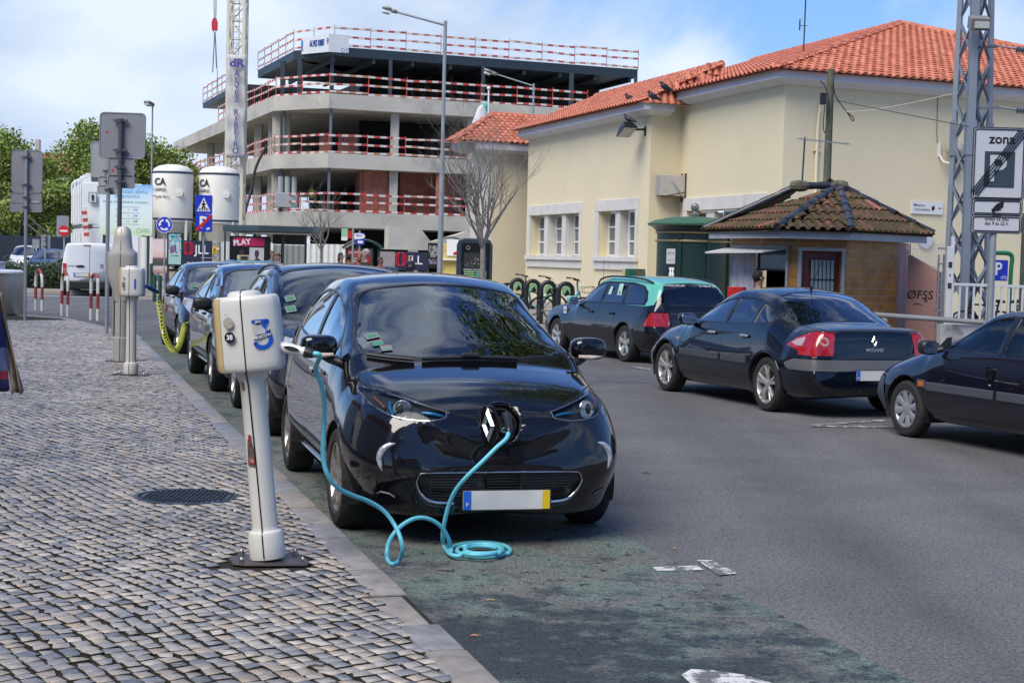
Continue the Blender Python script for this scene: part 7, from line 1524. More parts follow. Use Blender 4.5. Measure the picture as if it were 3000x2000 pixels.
 FF=[]
 for i in range(4):
  j=(i+1)%4;FF+=[(3*i,3*j,3*j+1,3*i+1),(3*i+1,3*j+1,3*j+2,3*i+2)]
 em.T=M@Matrix.Translation((.002,0,0));em.pts([T(v)for v in V],FF);em.build('rhombus_emblem',CHROME,fl)
 for s in(1,-1):
  mirror(r,(1.28,s*.905,1.095),s,PB,(.085,.118,.075),(1.22,s*.76,.99))
  b=MB();b.tube([(1.205,s*.82,1.045),(1.198,s*.90,1.04),(1.215,s*.985,1.05)],[.012,.017,.006],8);b.build('side_indicator',mat('indicator_clear',(.55,.45,.38),.2),r,smooth=60)
  # mirror foot / A pillar corner
  b=MB();b.box((1.84,s*.873,.90),(.17,.02,.035),bev=.01);b.build('door_handle',PB,r)
  # shiny sill strip
  tube_on([c.side(x,.29,s,.004)for x in(1.25,1.6,2.0,2.4,2.8,3.0)],.012,'sill_strip',mat('sill_gloss',(.03,.03,.035),.15,.5,coat=1),r)
  b=MB();pth=[F(s*y,.30,.004)for y in(.60,.64,.68)]
  b.tube([F(s*y,z,.005)for y,z in((.60,.292),(.63,.312),(.675,.318),(.69,.305))],.005,6);b.build('parking_light',mat('parking_trim',(.12,.13,.14),.4,.3),r)
 # black A-pillar quarter panel
 for pth in([(.985,.64),(.915,.50),(.87,.36)],[(.874,.31),(.877,0),(.885,-.31)]):
  pp=[c.top(x,y,.018)for x,y in pth];b=MB();b.tube(smoothpath(pp,4),[.012]*1+[.013]*(len(smoothpath(pp,4))-1),8);b.build('wiper',BLACK,r,smooth=60)
 q=c.top(.88,0,.03);b=MB();b.box(q,(.05,.12,.03),bev=.01);b.build('wiper_pivot',BLACK,r)
 # permits behind the windscreen
 gm=mat('permit_green',(.05,.18,.10),.5);wm=mat('permit_white',(.15,.20,.19),.5);rm=mat('permit_red',(.4,.08,.1),.5)
 for x0,y0,w_,h_,m1,m2 in((1.25,.565,.085,.10,wm,gm),(1.135,.548,.072,.095,mat('permit_teal',(.05,.22,.17),.5),mat('permit_tealish',(.06,.20,.15),.5)),(1.055,.505,.072,.09,wm,mat('permit_pale',(.12,.22,.19),.5))):
  p=c.top(x0,y0,.003);nx=c.top(x0+.05,y0,.003)-c.top(x0-.05,y0,.003);ny=c.top(x0,y0-.03,.003)-c.top(x0,y0+.03,.003)
  M=frame(p,ny,nx);st=plate('permit_sticker',rrect(w_,h_*.85,.005),.001,m1,r,M)
  plate('permit_panel',rrect(w_*.7,h_*.42,.003),.001,m2,st,M@Matrix.Translation((0,0,.0015)))
  if m1 is not wm or x0<1.1:plate('permit_heading',rrect(w_*.9,h_*.1,.001,cy=h_*.36),.001,rm,st,M@Matrix.Translation((0,0,.0012)))
 b=MB();p=c.top(1.74,-.02,-.05);b.box(p,(.12,.16,.07),Matrix.Rotation(rad(-25),3,'Y'),bev=.02);b.build('camera_housing',DASH,r)
 b=MB();b.box(c.top(1.66,-.02,-.10)+T((0,0,-.02)),(.02,.24,.07),bev=.008);b.build('rear_view_mirror',DASH,r)
 a=c.top(2.75,.12);tube_on([a,a+T((.14,0,.10))],.004,'roof_antenna',BLACK,r)
 return mats
_zm=zoe_details(zoe)
zoe.finish(g if False else None,None,steer=rad(2),rim_m=mat('alloy_champagne',(.42,.38,.35),.3,.8),style=('std',5,(.028,.045)),mats=_zm)
# ---------------------------------------------------------------- the other cars
def scaled(T,sx=1.,sz=1.,sy=1.,**k):
 R=dict(T);R['L']=T['L']*sx
 for q in('zt','zb','belt'):R[q]=[(x*sx,z*sz)for x,z in T[q]]
 for q in('w','yr','wb','ws'):R[q]=[(x*sx,y*sy)for x,y in T[q]]
 R['crown']=[(x*sx,c*sz)for x,c in T['crown']];R['zm']=T['zm']*sz;R['zs']=T['zs']*sz
 for q in('dlo',):R[q]=[(x*sx,z*sz)for x,z in T[q]]
 R['side_glass']=[[(x*sx,z*sz)for x,z in p]for p in T['side_glass']]
 for q in('wind','wind_trim','rear_top'):
  if q in T:R[q]=[(x*sx,y*sy)for x,y in T[q]]
 R['gaps']=[[(x*sx,z*sz)for x,z in p]for p in T['gaps']];R['gaps_top']=[[(x*sx,y*sy)for x,y in p]for p in T['gaps_top']];R['axles']=tuple(a*sx for a in T['axles']);R['track']=T['track']*sy;R['regs']=[];R.update(k);return R
def lampreg(pl):return[(20,pl,'front',lambda f,c:f.normal.x<.0 and c.x<.95 and abs(f.normal.z)<.95),(20,[(-y,z)for y,z in pl],'front',lambda f,c:f.normal.x<.0 and c.x<.95 and abs(f.normal.z)<.95)]
LW=mat('lamp_white',(.6,.62,.64),.12,.5,coat=1,var=.3,vscale=20)
def front_extras(c,lz=.98,mir=True,mx=1.28,my=.90,mz=1.095,plate_z=.40,pm=None):
 r=c.root
 for s in(1,-1):
  if mir:mirror(r,(mx,s*my,mz),s,pm or BLACK,(.085,.118,.078),(mx-.06,s*(my-.14),mz-.10))
  for xx in(1.84,2.72):
   b=MB();p=c.side(xx*c.T['L']/4.084,.90,s,.012);b.box(p,(.17,.03,.035),bev=.01);b.build('door_handle',c.paint,r)
 o=c.front(0,plate_z,.02);number_plate(r,(o.x-.012,0,plate_z),-1)
def permit(c,x0,y0,s=1.):
 p=c.top(x0,y0,.003);nx=c.top(x0+.05,y0,.003)-c.top(x0-.05,y0,.003);ny=c.top(x0,y0-.03,.003)-c.top(x0,y0+.03,.003);M=frame(p,ny,nx)
 st=plate('permit_sticker',rrect(.10*s,.10*s,.005),.001,mat('permit_white',(.15,.20,.19),.5),c.root,M);plate('permit_panel',rrect(.07*s,.06*s,.003),.001,mat('permit_green',(.05,.18,.10),.5),st,M@Matrix.Translation((0,0,.0015)))
# second in the row: tall dark hatchback
GM=[(21,[(-.45,.40),(-.42,.46),(.42,.46),(.45,.40),(.40,.30),(-.40,.30)],'front',frn)]
T2=scaled(ZOE,1.0,1.015,1.03,gaps_top=[[(1.04,.75),(.8,.745),(.6,.71),(.45,.63),(.3,.55)]])
T2['regs']=lampreg([(.38,.80),(.50,.76),(.66,.78),(.76,.90),(.72,.93),(.55,.88)])+GM
T2['wind']=[(.96,0),(.98,.3),(1.03,.55),(1.09,.68),(1.2,.70),(1.5,.665),(1.7,.64),(1.80,.61),(1.84,.5),(1.83,.25),(1.83,0)]
T2['yr']=[(0,.08),(.05,.40),(.15,.50),(.3,.60),(.55,.68),(.9,.73),(1.1,.745),(1.3,.725),(1.6,.69),(1.85,.665),(2.2,.64),(3.0,.62),(3.6,.59),(3.9,.65),(4.084,.15)]
T2['zt']=[(x,z)for x,z in T2['zt']if x<1.0 or x>2.4]+[(1.05,1.12),(1.2,1.23),(1.4,1.37),(1.6,1.485),(1.78,1.55),(2.0,1.585),(2.3,1.60)];T2['zt'].sort()
l2,r2=place_by_wheel((-2.27,14.5),(-.287,.958),.84,.87)
c2=Car('parked_hatchback','dark raindrop-covered hatchback parked directly behind the nearest charging car',T2,paint('dark_violet_paint',(.010,.009,.016)),l2,r2,step=.04)
LMAT=[(20,'headlamp',LW,-.004,True),(21,'grille',mat('grille_black',(.008,.009,.011),.35),-.012,False)]
front_extras(c2);permit(c2,1.32,.585);permit(c2,1.17,.60)
a=c2.top(2.0,.66,.0);z_=c2.top(3.5,.60,.0)
for s in(1,-1):tube_on([c2.top(x,s*.60,.03 if 2.0<x<3.4 else .0)for x in(1.9,2.05,2.5,3.0,3.35,3.5)],.014,'roof_rail',mat('rail_dark',(.05,.055,.07),.3,.6),c2.root)
c2.finish(None,CARGLASS,mats=LMAT)
# third: crossover with bright roof rail
T3=scaled(ZOE,1.09,.99,1.03);T3['regs']=lampreg([(.35,.78),(.50,.74),(.66,.76),(.78,.90),(.70,.92),(.55,.86)])+GM;T3['rr']=.23;T3['R']=.335;T3['Ra']=.37
l3,r3=place_by_wheel((-3.66,18.95),(-.285,.958),.914,.89)
c3=Car('parked_crossover','dark crossover with a bright roof rail, third in the kerbside row',T3,PB,l3,r3,step=.045)
front_extras(c3,mx=1.42,my=.93,mz=1.04)
for s in(1,-1):tube_on([c3.top(x,s*y,.012)for x,y in((1.72,.66),(2.0,.625),(2.4,.60),(3.0,.58),(3.8,.56))],.016,'roof_rail',CHROME,c3.root);tube_on([c3.side(x,.30,s,.005)for x in(1.4,2,2.6,3.2)],.012,'sill_strip',mat('sill_gloss',(.03,.03,.035),.15,.5,coat=1),c3.root)
c3.finish(None,CARGLASS,mats=LMAT,style=('std',5,(.03,.05)))
# fourth: small city car plugged in with the yellow coil
T4=scaled(ZOE,.98,.965,1.0);T4['regs']=lampreg([(.45,.80),(.50,.68),(.60,.62),(.72,.68),(.79,.83),(.74,.93),(.60,.90)])+GM
l4,r4=place_by_wheel((-5.5,25.7),(-.31,.95),.82,.865)
c4=Car('parked_city_car','dark grey city car with a yellow coiled cable, last in the kerbside row',T4,paint('dark_grey_paint',(.014,.013,.018)),l4,r4,step=.05)
front_extras(c4,mx=1.24,my=.90,mz=1.03);permit(c4,1.15,.56);permit(c4,1.26,.56)
c4.finish(None,CARGLASS,mats=LMAT,style=('std',5,(.03,.05)))
# ------------------------------------------------- saloon on the right, seen from behind
MEG=dict(L=4.498,R=.318,Ra=.355,rr=.222,track=1.52,tw=.205,axles=(.86,3.546),cabin_w=.70,zm=.60,zs=.30,nf=.84,
 zt=[(0,.50),(.01,.58),(.04,.65),(.10,.70),(.25,.765),(.6,.86),(1.0,.935),(1.18,.97),(1.3,1.03),(1.6,1.18),(1.9,1.315),(2.1,1.385),(2.4,1.425),(2.75,1.43),(3.05,1.405),(3.3,1.35),(3.55,1.24),(3.8,1.11),(3.93,1.045),(4.02,1.03),(4.2,1.022),(4.34,1.005),(4.40,.98),(4.43,.93),(4.455,.80),(4.47,.66),(4.49,.58),(4.498,.54)],
 zb=[(0,.42),(.02,.30),(.06,.22),(.2,.19),(.5,.18),(3.9,.20),(4.2,.22),(4.42,.25),(4.47,.27),(4.498,.31)],
 w=[(0,.2),(.02,.42),(.06,.58),(.12,.68),(.25,.78),(.45,.85),(.8,.885),(1.3,.888),(3.6,.888),(4.0,.87),(4.25,.84),(4.36,.80),(4.43,.765),(4.47,.73),(4.49,.69),(4.498,.65)],
 yr=[(0,.1),(.1,.5),(.3,.62),(.9,.70),(1.2,.72),(1.5,.665),(1.9,.60),(2.3,.565),(3.0,.555),(3.4,.585),(3.8,.64),(4.0,.66),(4.3,.64),(4.45,.60),(4.498,.5)],
 crown=[(0,.02),(.3,.04),(1.1,.06),(1.5,.12),(2.0,.10),(2.4,.075),(3.1,.08),(3.5,.11),(3.85,.09),(4.05,.035),(4.4,.03),(4.498,.02)],
 belt=[(0,.45),(.1,.66),(.3,.75),(.8,.86),(1.2,.905),(1.8,.935),(3.0,.965),(3.6,.985),(4.0,.975),(4.3,.95),(4.42,.90),(4.498,.5)],
 wb=[(0,.15),(.1,.58),(.3,.70),(.7,.80),(1.2,.825),(3.2,.825),(3.8,.80),(4.2,.765),(4.42,.70),(4.498,.5)],
 ws=[(0,.2),(.1,.60),(.4,.80),(.8,.84),(3.9,.84),(4.3,.76),(4.498,.5)],zglass=.9,
 dlo=[(1.38,.955),(1.6,1.05),(1.9,1.185),(2.15,1.265),(2.5,1.30),(2.9,1.295),(3.2,1.25),(3.45,1.16),(3.62,1.04),(3.5,1.0),(2.6,.975),(1.9,.955)],
 side_glass=[[(1.62,.975),(1.70,1.065),(1.95,1.18),(2.2,1.25),(2.44,1.275),(2.40,.985),(2.0,.975)],[(2.52,1.28),(2.8,1.28),(3.03,1.255),(3.09,1.0),(2.8,.995),(2.47,.99)],[(3.12,1.235),(3.28,1.19),(3.42,1.12),(3.50,1.035),(3.15,1.005)]],
 wind=[(1.22,0),(1.25,.35),(1.36,.62),(1.5,.63),(1.8,.58),(2.05,.53),(2.06,.3),(2.07,0)],
 rear_top=[(3.16,0),(3.17,.3),(3.20,.50),(3.4,.555),(3.7,.61),(3.86,.63),(3.93,.55),(3.96,.3),(3.965,0)],
 gaps=[[(1.36,.95),(1.30,.7),(1.30,.40),(1.34,.32)],[(2.46,.98),(2.45,.7),(2.46,.32)],[(3.36,1.0),(3.34,.88),(3.14,.70),(3.06,.50),(3.04,.33)],[(1.34,.315),(3.04,.315)]],
 gaps_top=[[(3.99,0),(3.99,.5),(4.05,.64),(4.35,.66)]],inside=dict(dash=1.25,rows=(2.2,3.0),steer_side=-1,dz=.84),cz=0)
rearc=lambda f,c:f.normal.x>.15 and c.x>3.9
ml=[(3.93,.80),(4.10,.895),(4.30,.96),(4.498,.96),(4.498,.66),(4.36,.70),(4.15,.755)]
MEG['regs']=[(30,ml,'side',lambda f,c:abs(c.y)>.44 and c.x>3.8 and f.normal.x<.75),(30,[(.50,.945),(.9,.945),(.9,.70),(.53,.70)],'front',rearc),(30,[(-.50,.945),(-.9,.945),(-.9,.70),(-.53,.70)],'front',rearc),
 (31,[(3.98,.60),(4.15,.655),(4.51,.655),(4.51,.53),(4.1,.53),(4.02,.55)],'side',lambda f,c:c.x>3.9)]
lm,rm_=place_by_wheel((2.935,18.12),(.342,-.94),3.546,-.865)
DB=paint('midnight_blue_paint',(.003,.005,.011))
meg=Car('parked_saloon','midnight blue saloon with silver multi-spoke wheels parked in front of the kiosk',MEG,DB,lm,rm_,step=.03)
r=meg.root;TL=mat('tail_lamp_red',(.35,.008,.012),.12,0,1,var=.25,vscale=12);SG=mat('bumper_grey',(.13,.13,.135),.45,.3,var=.05)
RV=meg.rear
for s in(1,-1):
 b=MB();M_=[RV(s*.63+s*.05*math.cos(a),.855+.05*math.sin(a),.006)for a in[6.283*i/16 for i in range(16)]];b.pts(M_,[tuple(range(16))]);b.build('reversing_lamp',mat('reversing_lamp',(.40,.24,.22),.6),r)
 b=MB();M_=[meg.side(x,z,s,.006)for x,z in((4.02,.83),(4.12,.872),(4.22,.90),(4.24,.85),(4.23,.80),(4.12,.80))];b.pts(M_,[tuple(range(6))]);b.build('indicator_lamp',mat('indicator_pale',(.55,.40,.38),.15,.3,coat=1),r)
 for x in(2.18,3.02):
  p=meg.side(x,.845,s,.0);b=MB();b.ell(p,(.07,.02,.035),12);b.build('handle_recess',GASKET,r);b=MB();b.ell(p+Vector((.02,s*.028,.004)),(.105,.018,.020),14,None,.8);b.build('door_handle',mat('handle_silver',(.5,.5,.5),.25,.7),r,smooth=60)
 for xa,xb in((1.36,2.42),(2.50,3.12)):
  b=MB();pa,pb=meg.side(xa,.565,s,.006),meg.side(xb,.565,s,.006);b.beam(pa,pb,.03,.085);b.build('door_moulding',mat('moulding_grey',(.055,.06,.072),.45,.1),r,bev=.008)
 p=meg.side(1.22,.72,s,.006);b=MB();b.box(p,(.10,.012,.035),bev=.004);b.build('side_repeater',mat('indicator_pale',(.55,.40,.38),.15),r)
 mirror(r,(1.66,s*.955,.985),s,DB,(.075,.115,.075),(1.60,s*.83,.94))
 for xw in MEG['axles']:# flared arches
  b=MB();pp=[meg.side(xw+.375*math.cos(t),.33+.375*math.sin(t),s,.004)for t in[math.pi*(-.02+1.04*i/20)for i in range(21)]];b.tube(pp,.011,8);b.build('wheel_arch_lip',DB,r,smooth=60)
pl=number_plate(r,(RV(0,.50).x+.012,0,.485),1,yellow=True)
b=MB();ri=[(0,.065),(.036,0),(0,-.065),(-.036,0)];p0=RV(0,.86,.004);M=frame(p0,(0,1,0),RV(0,.90)-RV(0,.82));V=[]
for a_,c_ in ri:V+=[(a_,c_,.004),(a_*.7,c_*.72,.016),(a_*.42,c_*.42,.004)]
FF=[]
for i in range(4):j=(i+1)%4;FF+=[(3*i,3*j,3*j+1,3*i+1),(3*i+1,3*j+1,3*j+2,3*i+2)]
b.T=M;b.pts([Vector(v)for v in V],FF);b.build('rhombus_emblem',CHROME,r);writing('model_letters','MEGANE',.052,mat('badge_silver',(.5,.5,.5),.3,.6),r,frame(RV(0,.765,.006),(0,1,0),RV(0,.80)-RV(0,.73)),.002,.002,space=1.15)
a=meg.top(3.05,0);tube_on([a,a+Vector((.02,0,.05))],.014,'antenna_base',BLACK,r);tube_on([a+Vector((.0,0,.03)),a+Vector((-.02+.32*.0+.25,0.0,.36))],.004,'antenna',BLACK,r)
meg.finish(CARGLASS,CARGLASS,rim_m=mat('alloy_bright',(.62,.61,.58),.3,.75),style=('twin',5,(.022,.017),.20),mats=[(30,'tail_lamp',TL,.002,True),(31,'bumper_strip',SG,.004,False)])
# ------------------------------------------------- small hatchback cut off at the right
SAX=dict(L=3.72,R=.285,Ra=.33,rr=.185,track=1.42,tw=.165,axles=(.70,3.085),cabin_w=.64,zm=.58,zs=.30,nf=.84,
 zt=[(0,.48),(.01,.55),(.04,.62),(.09,.67),(.2,.73),(.5,.82),(.85,.895),(.98,.925),(1.1,.99),(1.4,1.15),(1.65,1.275),(1.85,1.335),(2.1,1.36),(2.6,1.365),(3.1,1.33),(3.35,1.27),(3.5,1.10),(3.62,.9),(3.68,.75),(3.71,.6),(3.72,.5)],
 zb=[(0,.40),(.015,.30),(.05,.24),(.15,.20),(3.4,.22),(3.65,.27),(3.72,.40)],
 w=[(0,.45),(.02,.60),(.06,.68),(.15,.74),(.35,.79),(.7,.808),(3.1,.808),(3.5,.78),(3.66,.70),(3.72,.5)],
 yr=[(0,.3),(.1,.52),(.5,.62),(.95,.68),(1.2,.645),(1.6,.585),(2.0,.56),(3.1,.55),(3.5,.58),(3.72,.4)],
 crown=[(0,.02),(.5,.04),(1.0,.05),(1.4,.10),(1.8,.075),(3.1,.06),(3.5,.07),(3.72,.02)],
 belt=[(0,.42),(.1,.65),(.4,.76),(.9,.86),(1.5,.885),(2.4,.89),(3.3,.90),(3.6,.8),(3.72,.5)],
 wb=[(0,.4),(.1,.66),(.4,.74),(1.0,.77),(3.2,.77),(3.6,.68),(3.72,.45)],ws=[(0,.4),(.1,.66),(.5,.77),(3.2,.77),(3.72,.5)],zglass=.85,
 dlo=[(1.12,.895),(1.35,1.03),(1.6,1.16),(1.85,1.245),(2.2,1.275),(3.0,1.265),(3.25,1.20),(3.32,.95),(2.4,.905)],
 side_glass=[[(1.32,.92),(1.45,1.035),(1.65,1.14),(1.86,1.22),(2.12,1.25),(2.10,.925)],[(2.22,1.255),(2.95,1.245),(3.15,1.18),(3.22,.96),(2.20,.93)]],
 wind=[(1.02,0),(1.05,.4),(1.12,.60),(1.3,.60),(1.55,.565),(1.76,.52),(1.78,0)],
 gaps=[[(1.12,.88),(1.07,.7),(1.09,.40),(1.16,.30),(1.4,.275),(2.05,.275),(2.13,.32),(2.16,.6),(2.16,.9)]],gaps_top=[],inside=dict(dash=1.02,rows=(1.95,2.7),steer_side=-1,dz=.80))
SAX['regs']=[(31,[(-.02,.60),(.30,.575),(.33,.40),(.30,.20),(-.02,.20)],'side',lambda f,c:c.x<.4),(20,[(.0,.74),(.0,.60),(.22,.60),(.25,.70),(.10,.745)],'side',lambda f,c:abs(c.y)>.35 and c.x<.3)]
ls,rs=place_by_wheel((3.96,15.72),(.342,-.94),.70,-.79)
DN=paint('dark_navy_paint',(.006,.006,.013))
sax=Car('parked_small_hatchback','small navy hatchback with plastic wheel trims cut off by the right edge',SAX,DN,ls,rs,step=.035);r=sax.root;PG_=mat('bumper_plastic_blue',(.055,.068,.095),.5,var=.1)
for s in(1,-1):
 for xa,xb in((1.09,2.13),(2.19,2.86)):
  b=MB();b.beam(sax.side(xa,.545,s,.008),sax.side(xb,.545,s,.008),.03,.085);b.build('door_moulding',mat('moulding_navy_grey',(.06,.065,.08),.5),r,bev=.008)
 p=sax.side(1.0,.56,s,.006);b=MB();b.box(p,(.14,.016,.085),bev=.01);b.build('side_repeater_base',mat('moulding_navy_grey',(.06,.065,.08),.5),r);b=MB();b.box(p+Vector((.01,s*.012,0)),(.085,.012,.05),bev=.005);b.build('side_repeater',mat('repeater_orange',(.55,.14,.02),.3),r)
 mirror(r,(1.20,s*.89,.93),s,mat('mirror_black',(.015,.016,.018),.4),(.065,.10,.07),(1.28,s*.77,.92));b=MB();p=sax.side(1.24,.93,s,.012);b.prism([(-.12,-.03),(.10,-.03),(.10,.10),(.04,.09)],.012,frame(p,(1,0,0)if s<0 else(-1,0,0))@(Matrix.Identity(4)if s<0 else Matrix.Diagonal((-1,1,1,1))));b.build('mirror_triangle',mat('mirror_black',(.015,.016,.018),.4),r)
 p=sax.side(2.06,.735,s,.004);b=MB();b.box(p,(.11,.016,.12),bev=.02);b.build('door_handle',GASKET,r);b=MB();b.cyl(sax.side(2.05,.625,s,.0),sax.side(2.05,.625,s,.012),.014,n=12);b.build('door_lock',CHROME,r)
sax.finish(glass('car_glass_light',(.72,.82,.80),1.45,boost=1.6),glass('car_glass_light',(.72,.82,.80),1.45,boost=1.6),rim_m=mat('wheel_trim_silver',(.40,.41,.43),.35,.55),style=('cap',8,(.028,.045)),mats=[(31,'bumper',PG_,.006,False),(20,'headlamp',LW,.002,True)])
# ------------------------------------------------- estate taxi
TAX=scaled(MEG,1.0,1.0,.965);TAX['R']=.312;TAX['rr']=.20;TAX['axles']=(.80,3.49);TAX['L']=4.51
TAX['zt']=[(0,.55),(.01,.66),(.03,.76),(.08,.80),(.3,.85),(1.0,.93),(1.25,.96),(1.4,1.03),(1.7,1.20),(2.0,1.355),(2.2,1.42),(2.5,1.455),(3.2,1.46),(3.8,1.44),(4.1,1.40),(4.22,1.34),(4.34,1.16),(4.42,.98),(4.46,.85),(4.49,.65),(4.51,.52)]
TAX['yr']=[(0,.35),(.1,.55),(.3,.62),(.9,.70),(1.3,.71),(1.6,.64),(2.0,.585),(2.4,.565),(3.8,.56),(4.2,.56),(4.45,.60),(4.51,.5)];TAX['crown']=[(0,.02),(1.2,.045),(1.6,.12),(2.1,.085),(2.5,.06),(4.1,.07),(4.4,.04),(4.51,.02)]
TAX['belt']=[(0,.5),(.1,.74),(.3,.79),(.9,.86),(1.3,.90),(2,.925),(4.1,.955),(4.35,.90),(4.51,.6)];TAX['wb']=[(0,.3),(.1,.62),(.4,.76),(1.2,.79),(4.0,.785),(4.35,.74),(4.51,.5)]
TAX['w']=[(0,.5),(.02,.62),(.06,.70),(.2,.78),(.5,.84),(.9,.86),(3.8,.86),(4.2,.84),(4.40,.79),(4.48,.70),(4.51,.6)]
TAX['dlo']=[(1.42,.945),(1.7,1.10),(1.95,1.23),(2.2,1.315),(2.5,1.345),(3.4,1.345),(3.8,1.30),(4.02,1.20),(4.12,1.06),(4.10,.975),(2.6,.955)]
TAX['side_glass']=[[(1.66,.97),(1.75,1.06),(2.0,1.20),(2.25,1.29),(2.44,1.315),(2.40,.98)],[(2.54,1.32),(3.20,1.32),(3.24,.99),(2.52,.985)],[(3.32,1.315),(3.65,1.29),(3.85,1.22),(3.98,1.10),(4.0,1.0),(3.32,.99)]]
TAX['wind']=[(1.27,0),(1.3,.4),(1.42,.62),(1.6,.61),(1.9,.57),(2.12,.52),(2.14,0)];TAX.pop('rear_top');TAX['rear_front']=[(0,1.36),(.44,1.34),(.52,1.28),(.62,1.02),(0,.99)]
roofpoly=[(1.30,.955),(1.5,.965),(4.16,.965),(4.30,.99),(4.30,1.6),(1.2,1.6)]
tl=[(4.30,.86),(4.52,.86),(4.52,.64),(4.16,.64)]
TAX['regs0']=[(5,roofpoly,'side',lambda f,c:c.z>.93 and not(f.normal.x>.80))];TAX['regs']=[(30,tl,'side',lambda f,c:abs(c.y)>.52 and c.x>4.0)]
TAX['roof_m']=mat('taxi_turquoise',(.12,.46,.36),.25,0,.8);TAX['gaps']=[[(1.42,.95),(1.36,.7),(1.36,.40),(1.40,.32)],[(2.48,1.32),(2.47,.7),(2.48,.32)],[(3.30,1.0),(3.27,.88),(3.10,.70),(3.02,.50),(3.0,.33)],[(.1,.56),(.45,.56)],[(1.2,.55),(3.05,.55)],[(3.9,.55),(4.5,.55)]];TAX['gaps_top']=[]
TAX['wind_trim']=[];del TAX['wind_trim']
lt_,rt_=place_by_wheel((1.87,26.5),(.40,-.917),3.49,-.85)
tax=Car('taxi','black estate taxi with a turquoise roof parked by the bicycles',TAX,paint('taxi_black',(.005,.005,.008)),lt_,rt_,step=.04);r=tax.root;TQ=TAX['roof_m']
for s in(1,-1):
 tube_on(smoothpath([tax.top(x,s*.57,h)for x,h in((1.98,.01),(2.15,.055),(2.6,.06),(3.3,.06),(3.8,.05),(4.02,.01))],3),.017,'roof_rail',BLACK,r);mirror(r,(1.66,s*.93,.985),s,TQ,(.07,.105,.075),(1.60,s*.82,.94))
 for x in(2.22,3.02):p=tax.side(x,.80,s,.008);b=MB();b.box(p,(.18,.03,.045),bev=.012);b.build('door_handle',GASKET,r)
b=MB();p=tax.top(2.22,0,.07);b.prism([(-.18,-.07),(.18,-.07),(.16,.075),(-.16,.075)],.14,frame(p+Vector((.06,0,0)),(0,1,0))@Matrix.Translation((0,0,-.07)));sg=b.build('taxi_sign',mat('taxi_sign_green',(.02,.10,.05),.4),r)
M=frame(p+Vector((.135,0,0)),(0,1,0));writing('taxi_letters','TAXI',.115,mat('taxi_red',(.45,.12,.08),.5),sg,M@Matrix.Translation((.05,0,0)),.002,.01,sx=.75);MB().prism(rrect(.1,.14,.01),.02,frame(p+Vector((0,-.185,0)),(1,0,0))).build('sign_end',mat('taxi_sign_cream',(.5,.42,.22),.4),sg)
M=frame(tax.side(3.05,1.18,-1,.004),(1,0,0),(0,.25,1));n_=MB().prism(rrect(.15,.27,.01),.002,M).build('window_notice',mat('notice_green',(.42,.60,.50),.5),r);MB().prism([(-.012,-.09),(.012,-.09),(.02,0),(-.02,0)],.003,M).build('notice_mark',KS,n_)
M=frame(tax.side(2.68,1.19,-1,.004),(1,0,0),(0,.25,1));MB().prism([(-.06,-.08),(.06,-.07),(.08,.06),(-.0,.07)],.002,M).build('window_notice',mat('notice_green',(.42,.60,.50),.5),r)
M=frame(tax.side(1.12,.74,-1,.004),(1,0,0));n_=MB().prism(rrect(.12,.22,.01),.002,M).build('licence_label',WS,r);writing('licence_digits','46',.09,KS,n_,M@Matrix.Translation((0,.04,.003)),.001)
a=tax.top(2.02,-.5);tube_on([a,a+Vector((-.0,0,.42))],.004,'antenna',BLACK,r)
M=frame(tax.rear(-.30,1.31,.004),(0,1,0),tax.rear(0,1.34)-tax.rear(0,1.28));writing('window_letters','TAXISCASCAIS',.06,WS,r,M,.001,.002);writing('window_letters','21 466 01 01',.06,WS,r,M@Matrix.Translation((.62,0,0)),.001,.002)
tax.finish(CARGLASS,CARGLASSD,rim_m=mat('alloy_bright',(.62,.61,.58),.3,.75),style=('std',5,(.035,.055)),mats=[(30,'tail_lamp',TL,.002,True)])
# ------------------------------------------------- white van
VAN=dict(L=4.6,R=.33,Ra=.37,rr=.2,track=1.62,tw=.2,axles=(.88,4.05),cabin_w=.8,zm=.75,zs=.35,nf=.9,
 zt=[(0,.6),(.05,.9),(.3,1.05),(.8,1.15),(1.1,1.35),(1.6,1.75),(1.9,1.86),(2.4,1.90),(4.3,1.90),(4.5,1.89),(4.56,1.875),(4.59,1.84),(4.6,1.80)],
 zb=[(0,.4),(.1,.25),(4.4,.28),(4.57,.34),(4.6,.40)],w=[(0,.5),(.1,.8),(.4,.92),(1,.96),(4.3,.96),(4.5,.955),(4.57,.94),(4.59,.92),(4.6,.90)],
 yr=[(0,.3),(.5,.7),(1.5,.72),(2,.74),(4.4,.78),(4.6,.77)],crown=[(0,.02),(1,.06),(2,.05),(4.6,.05)],belt=[(0,.5),(.3,.95),(1,1.1),(4.5,1.12),(4.6,1.1)],wb=[(0,.4),(.3,.8),(1,.93),(4.5,.935),(4.6,.88)],ws=[(0,.4),(.3,.85),(4.4,.92),(4.6,.8)],zglass=1.1,
 wind=[(1.0,0),(1.05,.6),(1.6,.66),(1.65,0)],gaps=[],gaps_top=[])
rr_=lambda f,c:f.normal.x>.4 and c.x>4.3
VAN['regs']=[(32,[(-1.0,.52),(-1.0,.2),(1.0,.2),(1.0,.52),(.88,.545),(.78,.56),(-.78,.56),(-.88,.545)],'front',lambda f,c:c.x>4.38)]
vc=G(262,868);xd=Vector((.22,-1,0)).normalized();yd=Vector((-xd.y,xd.x,0));vl=Vector((vc.x,vc.y,0))-xd*4.5
van=Car('delivery_van','white delivery van seen from behind on the roundabout',VAN,mat('van_white',(.72,.73,.75),.25,0,.7),vl,math.atan2(xd.y,xd.x),step=.06);r=van.root
